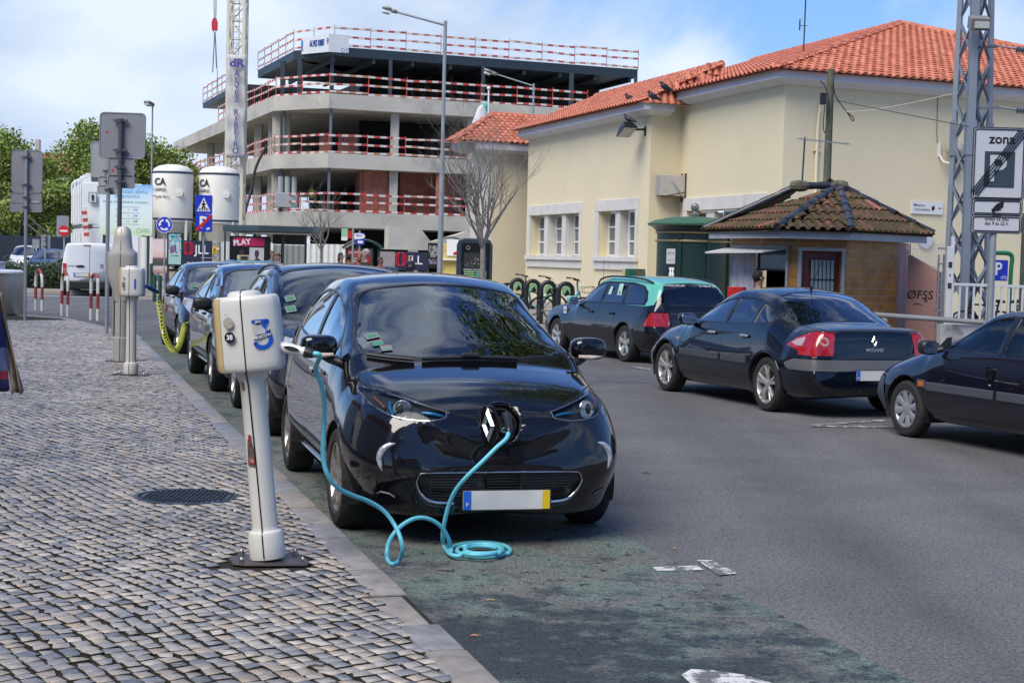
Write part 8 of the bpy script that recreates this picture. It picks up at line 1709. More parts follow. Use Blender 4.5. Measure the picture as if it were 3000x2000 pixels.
M=frame(van.rear(0,1.2,.003),(0,1,0));MB().box(van.rear(0.0,1.1,.002),(.006,.012,1.45)).build('door_gap',mat('panel_gap',(.002,.002,.002),.9),r)
p=van.rear(-.32,1.06,.01);b=MB();b.ell(p,(.03,.16,.045),12);b.build('door_handle',BLACK,r);number_plate(r,van.rear(-.28,.76,.01),1);writing('model_letters','EXPERT',.08,mat('badge_silver',(.5,.5,.5),.3,.6),r,frame(van.rear(-.62,1.06,.006),(0,1,0)),.002,.002)
b=MB();p=van.rear(.42,1.08,.008);[b.beam(p+Vector((0,y0,z0)),p+Vector((0,y1,z1)),.015)for y0,z0,y1,z1 in((-.06,-.07,0,.02),(0,.02,.05,.07),(0,.02,.07,-.03),(-.02,-.02,.06,-.09),(-.06,.05,.02,.06))];b.build('lion_emblem',mat('badge_dark_silver',(.25,.25,.27),.3,.7),r);b=MB();b.box(van.rear(-.1,1.80,.0),(.03,.25,.03));b.build('brake_light',TL,r)
for s in(1,-1):b=MB();b.box(van.rear(s*.855,.96,.0),(.05,.12,.40),bev=.015);b.build('tail_lamp',mat('tail_lamp_bright',(.55,.02,.015),.2,0,1),r);b=MB();b.box(van.rear(s*.855,.94,.028),(.012,.08,.07));b.build('reversing_lamp',mat('reversing_lamp',(.40,.24,.22),.6),r);b=MB();b.box(van.rear(s*.78,.45,.005),(.02,.14,.04));b.build('reflector',TL,r)
b=MB();b.box((4.56,0,.40),(.16,1.88,.30),bev=.05);b.build('rear_bumper',mat('van_bumper_black',(.012,.012,.013),.5),r)
van.root['category']='van';van.finish(None,None,mats=[(32,'bumper',mat('van_bumper_black',(.012,.012,.013),.5),.01,False)],inside=False)
# far cars behind the hedge
def far_car(lab,px,Y,m,T,rz,nm='parked_car'):
 g=P(px,760,Y);c=Car(nm,lab,T,m,Vector((g.x,Y,0)),rz,step=.12);front_extras(c);c.finish(CARGLASSD,CARGLASSD,mats=LMAT);return c
farc=scaled(ZOE,1.0,1.15,1.0);farc['regs']=lampreg([(.38,.90),(.50,.86),(.66,.88),(.76,1.0),(.72,1.03),(.55,.98)]);far_car('white car beyond the hedge at the far left',62,92,mat('van_white',(.72,.73,.75),.25,0,.7),farc,rad(100))
farb=scaled(ZOE,1.08,1.05,1.02);farb['regs']=lampreg([(.38,.80),(.50,.76),(.66,.78),(.76,.90),(.72,.93),(.55,.88)]);fc=far_car('blue grey car with a roof bar beyond the hedge',112,80,mat('steel_blue_paint',(.05,.09,.19),.3,.3,.8),farb,rad(92));
tq=scaled(TAX,1,1.0,1.0);tq['regs']=TAX['regs'];tq['regs0']=TAX['regs0'];tq['roof_m']=mat('taxi_teal',(.03,.28,.27),.25,0,.8)
g=P(700,780,47);c=Car('taxi','teal taxi with a pale roof light, only its roof showing above the kerbside cars',tq,paint('taxi_black',(.005,.005,.008)),Vector((g.x-1.2,50.5,0)),rad(-62),step=.08);
for s in(1,-1):tube_on(smoothpath([c.top(x,s*.57,h)for x,h in((1.98,.01),(2.15,.06),(2.6,.07),(3.3,.07),(3.8,.06),(4.02,.01))],3),.02,'roof_rail',CHROME,c.root)
b=MB();b.box(c.top(2.3,0,.09),(.14,.36,.16),bev=.02);sg2=b.build('taxi_sign',mat('taxi_sign_cream',(.5,.42,.22),.4),c.root);MB().box(c.top(2.3,0,.09)+Vector((.075,0,0)),(.01,.22,.1)).build('sign_panel',mat('taxi_sign_dark',(.1,.03,.03),.4),sg2)
writing('window_letters','C TAXI',.14,WS,c.root,frame(c.rear(0,1.27,.01),(0,1,0)),.002,.01);c.finish(CARGLASSD,CARGLASSD,mats=[(30,'tail_lamp',TL,.002,True)])
# rain on the bonnet and roof of the second car: small beads
# ---------------------------------------------------------------- charging posts
PW=mat('post_cream',(.60,.585,.54),.42,coat=.3,var=.04,vscale=3,dirt=(.44,.41,.35),dscale=3.5,dpos=(.60,.80));PY=mat('yellowed_plastic',(.50,.38,.19),.4,coat=.3);SEAM=mat('seam_black',(.008,.008,.009),.4);RUSTP=mat('base_plate_rust',(.085,.055,.045),.45,.3,var=.3,vscale=7,dirt=(.05,.05,.06),dscale=4)
def head(par,W,D,z0,z1,bump=True,M=None,seam=True):
 """rounded box head; local x = image right, y = away"""
 M=M or Matrix.Identity(4);h=z1-z0;n=5
 plan=[(-.50,.05),(-.485,-.15),(-.40,-.34),(-.2,-.45),(0,-.50),(.25,-.47),(.44,-.36),(.5,-.18),(.5,.25),(.40,.44),(.15,.5),(-.25,.48),(-.45,.32)]
 lv=[(0,.90),(.018,.955),(.06,.99),(.14,1.0),(.86,.985),(.94,.965),(.985,.92),(1.0,.86)];b=MB();V=[]
 pl=smoothpath([Vector((x,y,0))for x,y in plan],3,True)
 for f,s in lv:V+=[M@Vector((p.x*W*s,p.y*D*s,z0+h*f))for p in pl]
 k=len(pl);F=[tuple(reversed(range(k))),tuple(range((len(lv)-1)*k,len(lv)*k))]
 for i in range(len(lv)-1):F+=[(i*k+j,i*k+(j+1)%k,(i+1)*k+(j+1)%k,(i+1)*k+j)for j in range(k)]
 b.pts(V,F);hd=b.build('head',PW,par,smooth=40)
 if bump:
  b=MB();V=[]
  for f,s in((-.02,1),(.045,.92),(.07,.80),(.08,.6)):V+=[M@Vector((p.x*W*.50*s-.02*W,p.y*D*.9*s,z1-.004+h*f))for p in pl]
  b.pts(V,[tuple(range(3*k,4*k))]+[(i*k+j,i*k+(j+1)%k,(i+1)*k+(j+1)%k,(i+1)*k+j)for i in range(3)for j in range(k)]);b.build('top_cap',PW,hd,smooth=40)
 # seam running over the front and top
 b=MB();b.tube([M@Vector((-.015*W,-.502*D*s,z0+h*f))for f,s in lv]+([M@Vector((-.015*W,-.40*D,z1+h*.05)),M@Vector((-.015*W,-.25*D,z1+h*.078)),M@Vector((-.015*W,0.2*D,z1+h*.082))]if bump else[]),.0035,6);b.build('seam',SEAM,hd)
 # worn display end and yellowed edge on the left
 b=MB();V=[]
 for f,s in lv[1:-1]:
  for x,y in((-.465,-.22),(-.435,-.30),(-.40,-.345),(-.355,-.375)):V.append(M@Vector((x*W*s*1.012,y*D*s*1.03,z0+h*f)))
 b.pts(V,[(i*4+j,i*4+j+1,(i+1)*4+j+1,(i+1)*4+j)for i in range(len(lv)-3)for j in range(3)]);b.build('edge_strip',PY,hd,smooth=60)
 b=MB();V=[]
 for f,s in lv[1:-1]:
  for x,y in((-.503,.06),(-.50,-.06),(-.485,-.15),(-.468,-.21)):V.append(M@Vector((x*W*s*1.02,y*D*s*1.02,z0+h*f)))
 b.pts(V,[(i*4+j,i*4+j+1,(i+1)*4+j+1,(i+1)*4+j)for i in range(len(lv)-3)for j in range(3)]);b.build('display_cover',mat('worn_display',(.34,.32,.28),.3,coat=.6,var=.3,vscale=12,dirt=(.15,.14,.13),dscale=9),hd,smooth=60)
 return hd
def charging_post(label,base,hgt,z0,W,D,lean=0.,rp=.066,num='3',group='charging posts on the pavement',yaw=0.):
 t=thing('charging_post',label,'charging post',base,0,group);t.rotation_euler=(0,lean,yaw)
 b=MB();rc=rp*1.38
 b.lathe([(rc*.98,.01),(rc,.03),(rc,.125),(rc*.93,.145),(rp*1.04,.155),(rp,.17)],n=28);b.build('collar',PW,t,smooth=40)
 b=MB();b.lathe([(rp*1.02,.15),(rp*.97,z0*.6),(rp*.98,z0-.06),(rp*1.25,z0-.02),(rp*1.5,z0+.02)],n=12);b.build('pole',PW,t,smooth=50)
 b=MB();b.tube([(-.004,-rc-.001,.02),(-.004,-rc-.001,.13),(-.005,-rp-.003,.16),(-.008,-rp*.97-.002,z0*.6),(-.012,-rp-.004,z0-.05),(-.015,-rp*1.4,z0+.0)],.0035,6);b.build('seam',SEAM,t)
 hd=head(t,W,D,z0,hgt);return t,hd
bp3=G(785,1640,.12)
b=MB();pt=thing('base_plate','rusty steel base plate with domed nuts under the nearest charging post','base plate',(bp3.x,bp3.y,.118),rad(6));b.prism([(-.17,-.12),(-.10,-.155),(.20,-.14),(.215,-.09),(.17,.13),(.12,.15),(-.15,.14),(-.20,.02)],.010,Matrix.Translation((0,0,-.002)));b.build('plate',RUSTP,pt,bev=.003)
for x,y in((-.125,-.115),(.180,-.10),(.135,.115),(-.14,.105)):
 b=MB();b.cyl((x,y,.008),(x,y,.012),.020,n=14);b.cyl((x,y,.012),(x,y,.024),.0145,n=6);b.ell((x,y,.026),(.0125,.0125,.014),12);b.build('domed_nut',mat('nut_steel',(.35,.35,.36),.25,.9),pt,smooth=30)
post3,hd3=charging_post('leaning cream charging post marked with a blue 3 and torn stickers, nearest the camera',(bp3.x,bp3.y,.125),1.345,.965,.335,.26,lean=-rad(5.9))
BLU=mat('digit_blue',(.012,.09,.52),.4)
def on_head(x,z,W=.335,D=.26):yy=-.5*D*(1-.55*abs(2*x/W)**2.6)-.004;return Vector((x,yy,z))
def hM(x,z,W=.335,D=.26):a,c=on_head(x-.02,z,W,D),on_head(x+.02,z,W,D);return frame(on_head(x,z,W,D)+Vector((0,-.003,0)),c-a)
# the big digit: rounded strokes
M=hM(.086,1.15);b=MB();sc=.132
stk=[(-.27,.42),(.25,.42)],[(.25,.42),(.02,.10)],[(.02,.10),(.20,.06),(.33,-.08),(.33,-.26),(.20,-.40),(.0,-.44),(-.18,-.38),(-.25,-.30)]
for s in stk:
 pts=smoothpath([Vector((x*sc,y*sc*1.14,0))for x,y in s],5)if len(s)>2 else[Vector((x*sc,y*sc*1.14,0))for x,y in s]
 for p in pts:b.prism(circ(.0108,14,p.x,p.y),.0012,M)
 for p,q in zip(pts,pts[1:]):
  d=(q-p).normalized()*0+(q-p);n=Vector((-d.y,d.x,0)).normalized()*.0108;b.prism([tuple((p+n).xy),tuple((p-n).xy),tuple((q-n).xy),tuple((q+n).xy)],.0013,M)
b.build('digit_three',BLU,hd3)
SWH=mat('sticker_scrap_white',(.52,.52,.50),.6,var=.15,vscale=30)
b=MB();b.prism([(-.042,.030),(-.01,.040),(.010,.022),(.024,.006),(.02,-.010),(-.03,-.012),(-.045,.01)],.0018,M@Matrix.Translation((.0,.012,0)));b.build('torn_sticker',SWH,hd3)
b=MB();b.prism([(-.040,-.032),(.030,-.018),(.046,.012),(.046,-.024),(-.038,-.046)],.0026,M@Matrix.Translation((0,.014,0)));tb=b.build('torn_sticker',KS,hd3);writing('sticker_text','MOSCOW',.019,WS,tb,M@Matrix.Translation((.004,-.012,.0035))@Matrix.Rotation(.2,4,'Z'),.0004,.03)
b=MB();b.prism([(-.038,.052),(.004,.060),(-.002,.04),(-.016,.032)],.0026,M@Matrix.Translation((0,.012,0)));tb=b.build('torn_sticker',KS,hd3);writing('sticker_text','FRO',.017,WS,tb,M@Matrix.Translation((-.014,.062,.0035))@Matrix.Rotation(.15,4,'Z'),.0004,.03)
M=hM(-.072,1.145);dk=MB().prism(circ(.0285,32,0,-.0),.0015,M).build('round_sticker',KS,hd3);writing('sticker_text','38',.034,WS,dk,M@Matrix.Translation((0,.0,.002)),.0004,.03);MB().prism(circ(.028,24,-.002,.072),.0006,M).build('sticker_residue',mat('residue_grey',(.33,.31,.27),.8,var=.3,vscale=60),hd3)
MB().prism(rrect(.012,.005,.001,cx=-.012,cy=.115),.0006,M).build('sticker_residue',mat('residue_grey',(.33,.31,.27),.8),hd3)
# torn red sticker and rust on the pole
def on_pole(z,x=0.):return frame(Vector((x,-.0655*math.sqrt(max(.05,1-(x/.066)**2))-.002,z)),(math.sqrt(max(.05,1-(x/.066)**2)),-x/.066,0)if False else(1,x/.066*.9,0))
TB=mat('torn_paper_brown',(.10,.065,.045),.9,var=.5,vscale=40);TR_=mat('torn_paper_red',(.25,.02,.015),.7,var=.3,vscale=30)
M=on_pole(.56,-.034);b=MB();b.prism([(-.016,-.07),(.022,-.075),(.024,.01),(.016,.05),(.008,.085),(-.008,.06),(-.012,.02)],.0012,M);b.build('torn_sticker',TB,post3);b=MB();b.prism([(-.006,-.062),(.024,-.058),(.024,-.03),(-.004,-.034)],.0025,M);b.prism([(-.004,.05),(.012,.052),(.014,.085),(0,.088)],.0025,M);b.build('torn_sticker',TR_,post3);writing('sticker_text','VE',.024,mat('paper_grey',(.4,.38,.36),.8),post3,M@Matrix.Translation((.01,-.046,.003)),.0003,.02,sx=.8)
M=on_pole(.90,-.040);MB().prism(rrect(.018,.055,.004),.0008,M).build('rust_mark',mat('rust_brown',(.14,.07,.03),.9,var=.3,vscale=30),post3)
# plug handle on the right of the head
ph=MB();hpt=Vector((.168,-.03,1.075));ax=Vector((1,-.12,-.30)).normalized()
ph.tube([hpt-ax*.01,hpt+ax*.02,hpt+ax*.06,hpt+ax*.10,hpt+ax*.125],[.027,.030,.027,.023,.026],14);cn=ph.build('connector',mat('connector_white',(.68,.67,.64),.35,coat=.4),post3,smooth=50)
ph=MB();ph.tube([hpt+ax*.12,hpt+ax*.135,hpt+ax*.165],[.026,.028,.022],14);ph.build('strain_relief',BLACK,cn,smooth=50);ph=MB();ph.prism([(x*.040,y*.011)for x,y in circ(1,20)],.003,frame(hpt+ax*.055+Vector((0,-.027,.004)),ax,Vector((0,0,1))));ph.build('grip_pad',mat('grip_black',(.012,.012,.013),.5),cn)
# second post (number 1) and tall column
b1=G(383,1098,.12);pt=thing('base_plate','steel base plate under the charging post marked 1','base plate',(b1.x,b1.y,.118));MB().prism(rrect(.46,.32,.05),.010).build('plate',RUSTP,pt)
for x,y in((-.17,-.10),(.19,-.11),(.17,.11),(-.17,.11)):b=MB();b.cyl((x,y,.01),(x,y,.022),.016,n=6);b.ell((x,y,.024),(.013,.013,.014),10);b.build('domed_nut',mat('nut_steel',(.35,.35,.36),.25,.9),pt)
post1,hd1=charging_post('upright cream charging post marked with a blue 1, further along the kerb',(b1.x,b1.y,.125),1.335,.98,.315,.26,lean=0,num='1')
M=hM(.07,1.13,.315);writing('digit_one','1',.17,BLU,hd1,M,.001,.018,sx=.9)
M=hM(-.075,1.13,.315);st1=MB().prism(rrect(.03,.10,.004,cx=.0,cy=-.01),.001,M).build('label_sticker',mat('label_grey',(.35,.35,.34),.6),hd1);writing('sticker_text','VAKTE',.02,KS,st1,M@Matrix.Translation((.007,-.01,.002))@Matrix.Rotation(-math.pi/2,4,'Z'),.0004,.02);writing('sticker_text','SOHTE',.02,KS,st1,M@Matrix.Translation((-.010,-.01,.002))@Matrix.Rotation(-math.pi/2,4,'Z'),.0004,.02)
MB().prism(circ(.018,20,.0,.085),.001,M).build('round_sticker',mat('pale_blue_sticker',(.35,.48,.55),.5),hd1)
b2=G(356,1058,.12);t=thing('charging_column','tall grey charging column with a rounded head behind the post marked 1','charging column',(b2.x,b2.y,.12));PC=mat('column_grey',(.40,.39,.36),.45,.2,var=.05,vscale=2)
z1=zat(367,664,b2.y)-.12;zh0=zat(360,830,b2.y)-.12;b=MB();b.lathe([(.115,.0),(.115,.33),(.10,.34),(.10,zh0-.12)],n=24);b.build('pole',PC,t,smooth=40);Wd=.40
b=MB();n=24;V=[];lv=[(zh0-.25,.10,.10),(zh0-.12,.12,.11),(zh0+.0,.17,.13),(zh0+.10,.20,.14),(z1-.42,.20,.14),(z1-.36,.198,.14),(z1-.30,.13,.12),(z1-.15,.115,.115),(z1-.05,.105,.10),(z1,.06,.05)]
for z,rx,ry in lv:V+=[(math.copysign(abs(math.cos(a))**.7,math.cos(a))*rx,math.copysign(abs(math.sin(a))**.7,math.sin(a))*ry,z)for a in[6.2832*i/n for i in range(n)]]
b.pts(V,[(i*n+j,i*n+(j+1)%n,(i+1)*n+(j+1)%n,(i+1)*n+j)for i in range(len(lv)-1)for j in range(n)]+[tuple(range((len(lv)-1)*n,len(lv)*n))]);hh=b.build('head',PC,t,smooth=40);b=MB();b.tube([(.0,-.117,.02),(0,-.117,.33),(0,-.103,.35),(0,-.103,zh0-.2),(0,-.133,zh0),(0,-.143,zh0+.1),(0,-.143,z1-.4),(0,-.12,z1-.28),(0,-.10,z1-.03)],.004,5);b.build('seam',SEAM,t)
b=MB();b.box((-.118,-.02,.75),(.03,.06,.8),bev=.008);b.box((-.118,-.02,1.25),(.03,.06,.12),bev=.008);b.build('side_channel',mat('channel_grey',(.25,.25,.25),.5),t);b=MB();b.prism(rrect(.4,.34,.05),.012,Matrix.Translation((0,0,-.002)));b.build('base_flange',RUSTP,t)
# ---------------------------------------------------------------- cables
Mz=Matrix.Translation(Vector(zloc))@Matrix.Rotation(zrz,4,'Z')
CY=mat('cable_cyan',(.13,.50,.60),.45);bpy.context.view_layer.update()
Mp=Matrix.Translation(post3.location)@post3.rotation_euler.to_matrix().to_4x4();s0=Mp@(hpt+ax*.15);s1=Mp@(hpt+ax*.20)
R_=.0125
g_=lambda x,y,z=R_+.004:G(x,y,z)
path=[s0,s1,P(925,1080,8.05),P(942,1130,8.1),P(950,1180,8.15),P(949,1240,8.2),P(946,1300,8.2),P(948,1350,8.2),P(960,1390,8.2),P(985,1425,8.25),P(1030,1449,8.35),P(1080,1468,8.45),P(1122,1494,8.5),P(1155,1535,8.5),P(1173,1575,8.45),P(1179,1610,8.45)]
path+=[g_(1168,1642),g_(1150,1652),g_(1136,1640,.02),P(1134,1610,8.55),P(1145,1575,8.65),P(1175,1540,8.7),P(1215,1518,8.75),P(1255,1519,8.8),P(1292,1542,8.85),P(1315,1580,8.9),P(1318,1607,8.95)]
cc=G(1407,1604,.02)
def ell_(cx,cy,rx,ry,a0,a1,n,z=R_+.004):return[G(cx+rx*math.cos(rad(a)),cy+ry*math.sin(rad(a)),z)for a in[a0+(a1-a0)*i/n for i in range(n+1)]]
path+=[g_(1322,1616),*ell_(1407,1612,88,24,200,385,8)]+ell_(1415,1611,76,20,30,210,6)+ell_(1410,1610,62,17,215,400,7,.04)+ell_(1412,1610,50,11,45,330,8,.03)+ell_(1404,1608,62,17,340,500,6,.045)
path+=[g_(1345,1628,.03),g_(1318,1622,.03),P(1301,1600,9.0),P(1297,1570,8.97),P(1302,1530,8.93),P(1315,1480,8.9),P(1335,1435,8.85),P(1370,1393,8.8),P(1415,1350,8.8),P(1455,1310,8.82),P(1483,1285,8.85),P(1492,1262,8.9)]
sock=Mz@Vector((.11,-.03,.735));pe=P(1489,1240,8.97)
ct=thing('charging_cable','cyan cable looping from the post over the road to the nearest car','cable',(0,0,0));b=MB();b.tube(smoothpath(path,5),R_,10);b.build('cable',CY,ct,smooth=70)
b=MB();b.tube(smoothpath([path[-1]+Vector((0,0,-.03)),path[-1],pe,pe.lerp(sock,.55)+Vector((0,0,.035)),sock],4),[.015+.012*min(1,i/9)for i in range(17)],12);b.build('vehicle_plug',mat('plug_black',(.010,.010,.011),.38),ct,smooth=60)
for i in range(3):q=path[-1].lerp(pe,.2+.25*i);b=MB();b.tube([q+Vector((.019*math.cos(a),-.0,.019*math.sin(a)*.3))for a in[6.283*k/12 for k in range(12)]],.003,4,closed=True);b.build('plug_ring',SEAM,ct)
b=MB();b.tube([pe.lerp(sock,.6)+Vector((.020*math.cos(a),-.03,-.045+.012*math.sin(a)))for a in[6.283*k/16 for k in range(16)]],.004,6,closed=True);b.build('plug_band',CY,ct)
# yellow coil
t=thing('coiled_cable','yellow coiled charging cable hanging between the post marked 1 and the city car','cable',(0,0,0));YC=mat('cable_yellow',(.55,.58,.06),.45)
ctr=smoothpath([P(465,880,20.5),P(472,915,21.0),P(478,960,21.6),P(490,1000,22.3),P(508,1025,23.0),P(522,1018,23.6),P(532,990,24.2),P(540,955,24.8)],20);N_=len(ctr);tot=34;V=[]
for k in range(N_*7):
 f=k/(N_*7-1)*(N_-1.001);i=int(f);p=ctr[i].lerp(ctr[i+1],f-i);tg=(ctr[i+1]-ctr[i]).normalized();u=tg.cross(Vector((0,1,0))).normalized();w_=tg.cross(u);ph_=(f/(N_-1))**.62;a=2*math.pi*tot*(f/(N_-1))**1.25;V.append(p+(u*math.cos(a)+w_*math.sin(a))*.036)
b=MB();b.tube([P(464,862,20.2)]+V,.0085,5);b.build('coil',YC,t,smooth=70)
b=MB();b.tube([P(427,838,19.6),P(440,844,19.8),P(462,856,20.1)],[.02,.035,.025],8);b.build('blue_connector',mat('connector_blue',(.01,.06,.25),.4),t,smooth=60);b=MB();b.tube([P(427,836,19.6),P(452,846,19.9),P(440,838,19.9)],.012,6);b.build('connector_latch',BLACK,t)
b=MB();b.tube(smoothpath([P(540,955,24.8),P(548,945,25.0),Matrix.Translation(Vector(l4))@Matrix.Rotation(r4,4,'Z')@Vector((.03,0,.72))],5),.0085,5);b.build('cable_tail',YC,t)
# ---------------------------------------------------------------- bicycles
def bicycle(label,base,yaw,col,lean=.1,group=None,share=True,name='bicycle'):
 t=thing(name,label,'bicycle',base,yaw,group);t.rotation_euler=(lean,0,yaw);R=.33
 tm=mat('bicycle_tyre',(.012,.012,.012),.7);gm=mat('rack_green',(.22,.42,.20),.5)
 for x in(-.52,.55):
  b=MB();b.tube([(x+R*math.cos(a),0,R+R*math.sin(a))for a in[6.283*i/28 for i in range(28)]],.022,6,closed=True);w=b.build('wheel',tm,t,smooth=60);b=MB()
  for i in range(14):a=6.283*i/14;b.cyl((x,0,R),(x+R*.95*math.cos(a),0,R+R*.95*math.sin(a)),.003,n=3)
  b.cyl((x,-.03,R),(x,.03,R),.035,n=10);b.build('spokes',GALV,w)
  if share:
   b=MB();n=20;V=[]
   for i in range(n+1):a=math.pi*(.02+.96*i/n);V+=[(x+(R+.03)*math.cos(a),s,R+(R+.03)*math.sin(a))for s in(-.03,.03)]
   b.pts(V,[(2*i,2*i+1,2*i+3,2*i+2)for i in range(n)]);f_=b.build('mudguard',tm,t)
 b=MB();b.tube(smoothpath([(.42,0,.82),(.25,0,.55),(0,0,.34),(-.08,0,.32)],4),.032 if share else .02,8);b.tube([(-.08,0,.32),(-.20,0,.84)],.022,8);b.tube([(-.08,0,.32),(-.52,.03,R)],.014,6);b.tube([(-.18,0,.70),(-.52,.03,R)],.012,6);b.tube([(.42,0,.82),(.55,.04,R)],.018,6);b.tube([(.40,0,.72),(.36,0,.98)],.026,8)
 if not share:b.tube([(.40,0,.80),(-.18,0,.78)],.018,8)
 b.build('frame',col,t,smooth=60)
 b=MB();b.tube([(.36,0,.96),(.36,0,1.08)],.02,8);b.tube(smoothpath([(.22,-.30,1.12),(.34,-.16,1.12),(.38,0,1.08),(.34,.16,1.12),(.22,.30,1.12)],3),.016,6)
 for s in(-1,1):b.tube([(.25,s*.27,1.12),(.17,s*.33,1.13)],.021,7);b.tube([(.33,s*.18,1.10),(.38,s*.26,1.06)],.007,5)
 b.build('handlebar',BLACK,t,smooth=60);b=MB();b.ell((-.22,0,.87),(.13,.06,.035),12,Matrix.Rotation(-.1,3,'Y'),.8);b.build('saddle',BLACK,t,smooth=60);b=MB();b.cyl((-.08,-.07,.32),(-.08,.07,.32),.05,n=12);b.beam((-.08,.07,.32),(.08,.09,.26),.02);b.beam((-.08,-.07,.32),(-.24,-.09,.38),.02);b.build('crank',BLACK,t)
 if share:
  b=MB()
  for z in(.78,.92):b.tube([(.50,-.14,z),(.78,-.12,z+.02),(.78,.12,z+.02),(.50,.14,z)],.006,4)
  for y in(-.13,0,.13):b.tube([(.50,y,.78),(.50,y,.92)],.005,4);b.tube([(.78,y*.9,.80),(.78,y*.9,.94)],.005,4)
  b.build('basket',BLACK,t)
 return t
TEAL=mat('bicycle_teal',(.05,.30,.31),.4);BG='teal share bicycles docked by the station wall'
def dock(label,p,yaw):
 t=thing('bicycle_dock',label,'bicycle dock',p,yaw,'black docking hoops for the share bicycles');R_=.165;b=MB();b.tube([(-R_,0,0)]+[(-R_*math.cos(a),0,.86+R_*math.sin(a))for a in[math.pi*i/12 for i in range(13)]]+[(R_,0,0)],.055,8);b.build('hoop',BLACK,t,smooth=60)
 b=MB();b.prism([(-.10,-.10),(.0,-.14),(.10,-.06),(.09,.06),(0,.11),(-.09,.06)],.05,frame((0,-.02,.86),(1,0,0)));b.build('dock_face',mat('rack_green',(.22,.42,.20),.5),t);b=MB();b.prism([(-.08,-.07),(.08,-.07),(0,.07)],.06,frame((0.02,-.03,.82),(1,0,0)));b.build('lock_mark',KS,t)
for px,y_,YY,yaw,lab in((1570,800,41.2,rad(18),'teal share bicycle in the middle of the docked row'),(1650,800,38.6,rad(14),'teal share bicycle nearest the taxi'),(1505,800,44.2,rad(22),'share bicycle with dark bars, farthest in the docked row')):
 g=P(px,760,YY);bicycle(lab,Vector((g.x,YY,.12)),yaw,TEAL if px>1510 else mat('bicycle_dark',(.03,.035,.035),.4),.06,BG)
for px,YY,lab in((1518,42.0,'black docking hoop left of the first teal bicycle'),(1563,40.3,'black docking hoop between the two teal bicycles, left one'),(1608,38.5,'black docking hoop between the two teal bicycles, right one'),(1660,37.0,'black docking hoop closest to the taxi mirror')):g=P(px,760,YY);dock(lab,Vector((g.x,YY,.12)),rad(10))
bicycle('black bicycle chained behind the white railing at the right',Vector((P(2905,800,31.3).x,31.3,.22)),rad(190),mat('bicycle_black',(.012,.012,.013),.4),.05,None,False);bicycle('bicycle with a green tinted saddle behind the railing, cut off by the right edge',Vector((P(3010,800,31.6).x,31.7,.22)),rad(8),mat('bicycle_green',(.02,.12,.10),.4),.05,None,False)
# ---------------------------------------------------------------- scarves on a rack at the left edge
rk=thing('clothes_rail','metal clothes rail mostly outside the left edge','clothes rail',(0,0,0));Y=11.2;xz=lambda px,y:Vector((xat(px,y,Y),Y,zat(px,y,Y)))
b=MB();b.tube([(xat(-700,800,Y),Y,.12),(xat(-700,800,Y),Y,1.55),(xat(-40,800,Y),Y,1.55),(xat(-40,800,Y),Y,1.50)],.015,8);b.tube([(xat(-160,800,Y),Y,.12),(xat(-160,800,Y),Y,1.55)],.015,8);b.build('rail',GALV,rk,smooth=50)
def cloth(lab,left,right,nm,m,dy,seed):
 b=MB();rng=random.Random(seed);n=18;k=10;V=[]
 for j in range(n+1):
  f=j/n;xl0=left[0]+(left[1]-left[0])*f;xr0=right[0]+(right[1]-right[0])*f**1.1;zz=right[2]+(right[3]-right[2])*f
  for i in range(k+1):g=i/k;V.append((xl0+(xr0-xl0)*g,Y+dy+.05*math.sin(g*9+seed)*(.3+f)+.02*math.sin(f*7+i),zz+.01*math.sin(i*2)))
 b.pts(V,[(j*(k+1)+i,j*(k+1)+i+1,(j+1)*(k+1)+i+1,(j+1)*(k+1)+i)for j in range(n)for i in range(k)]);o=b.build(nm,m,None,smooth=70);md=o.modifiers.new('s','SOLIDIFY');md.thickness=.006;props(o,lab,'scarf');return o
X=lambda px,y=1000:xat(px,y,Y)
def pat(nt,N,L,b):
 tc=N('ShaderNodeTexCoord');v=N('ShaderNodeTexVoronoi');v.inputs['Scale'].default_value=26;L(tc.outputs['Object'],v.inputs['Vector']);r=N('ShaderNodeMapRange');r.inputs[1].default_value=.18;r.inputs[2].default_value=.22;L(v.outputs['Distance'],r.inputs[0])
 m=N('ShaderNodeMix');m.data_type='RGBA';m.inputs[6].default_value=(.25,.28,.42,1);m.inputs[7].default_value=(.015,.018,.12,1);L(r.outputs[0],m.inputs[0]);s=N('ShaderNodeSeparateXYZ');L(tc.outputs['Generated'],s.inputs[0]);cr=N('ShaderNodeValToRGB');cr.color_ramp.interpolation='CONSTANT';e=cr.color_ramp.elements;e[0].color=(.02,.02,.10,1);e[1].position=.12;e[1].color=(.35,.03,.05,1)
 q=e.new(.20);q.color=(.16,.20,.30,1);q=e.new(.42);q.color=(0,0,0,1);q=e.new(.85);q.color=(.40,.14,.12,1);L(s.outputs[2],cr.inputs[0]);g=N('ShaderNodeMath');g.operation='COMPARE';g.inputs[1].default_value=.63;g.inputs[2].default_value=.21;L(s.outputs[2],g.inputs[0]);m2=N('ShaderNodeMix');m2.data_type='RGBA';L(g.outputs[0],m2.inputs[0]);L(cr.outputs[0],m2.inputs[6]);L(m.outputs[2],m2.inputs[7]);L(m2.outputs[2],b.inputs['Base Color']);b.inputs['Roughness'].default_value=.85
cloth('plain beige scarf hanging at the left edge',(X(-30),X(22)),(X(-8),X(60),zat(0,860,Y),zat(20,1153,Y)),'scarf',mat('cloth_beige',(.26,.20,.15),.9,var=.12,vscale=8),.10,2)
cloth('dark blue and red patterned scarf hanging at the left edge',(X(-90),X(-60)),(X(-6),X(26),zat(0,845,Y),zat(20,1145,Y)),'scarf',node_mat('patterned_cloth',pat),-.02,5)
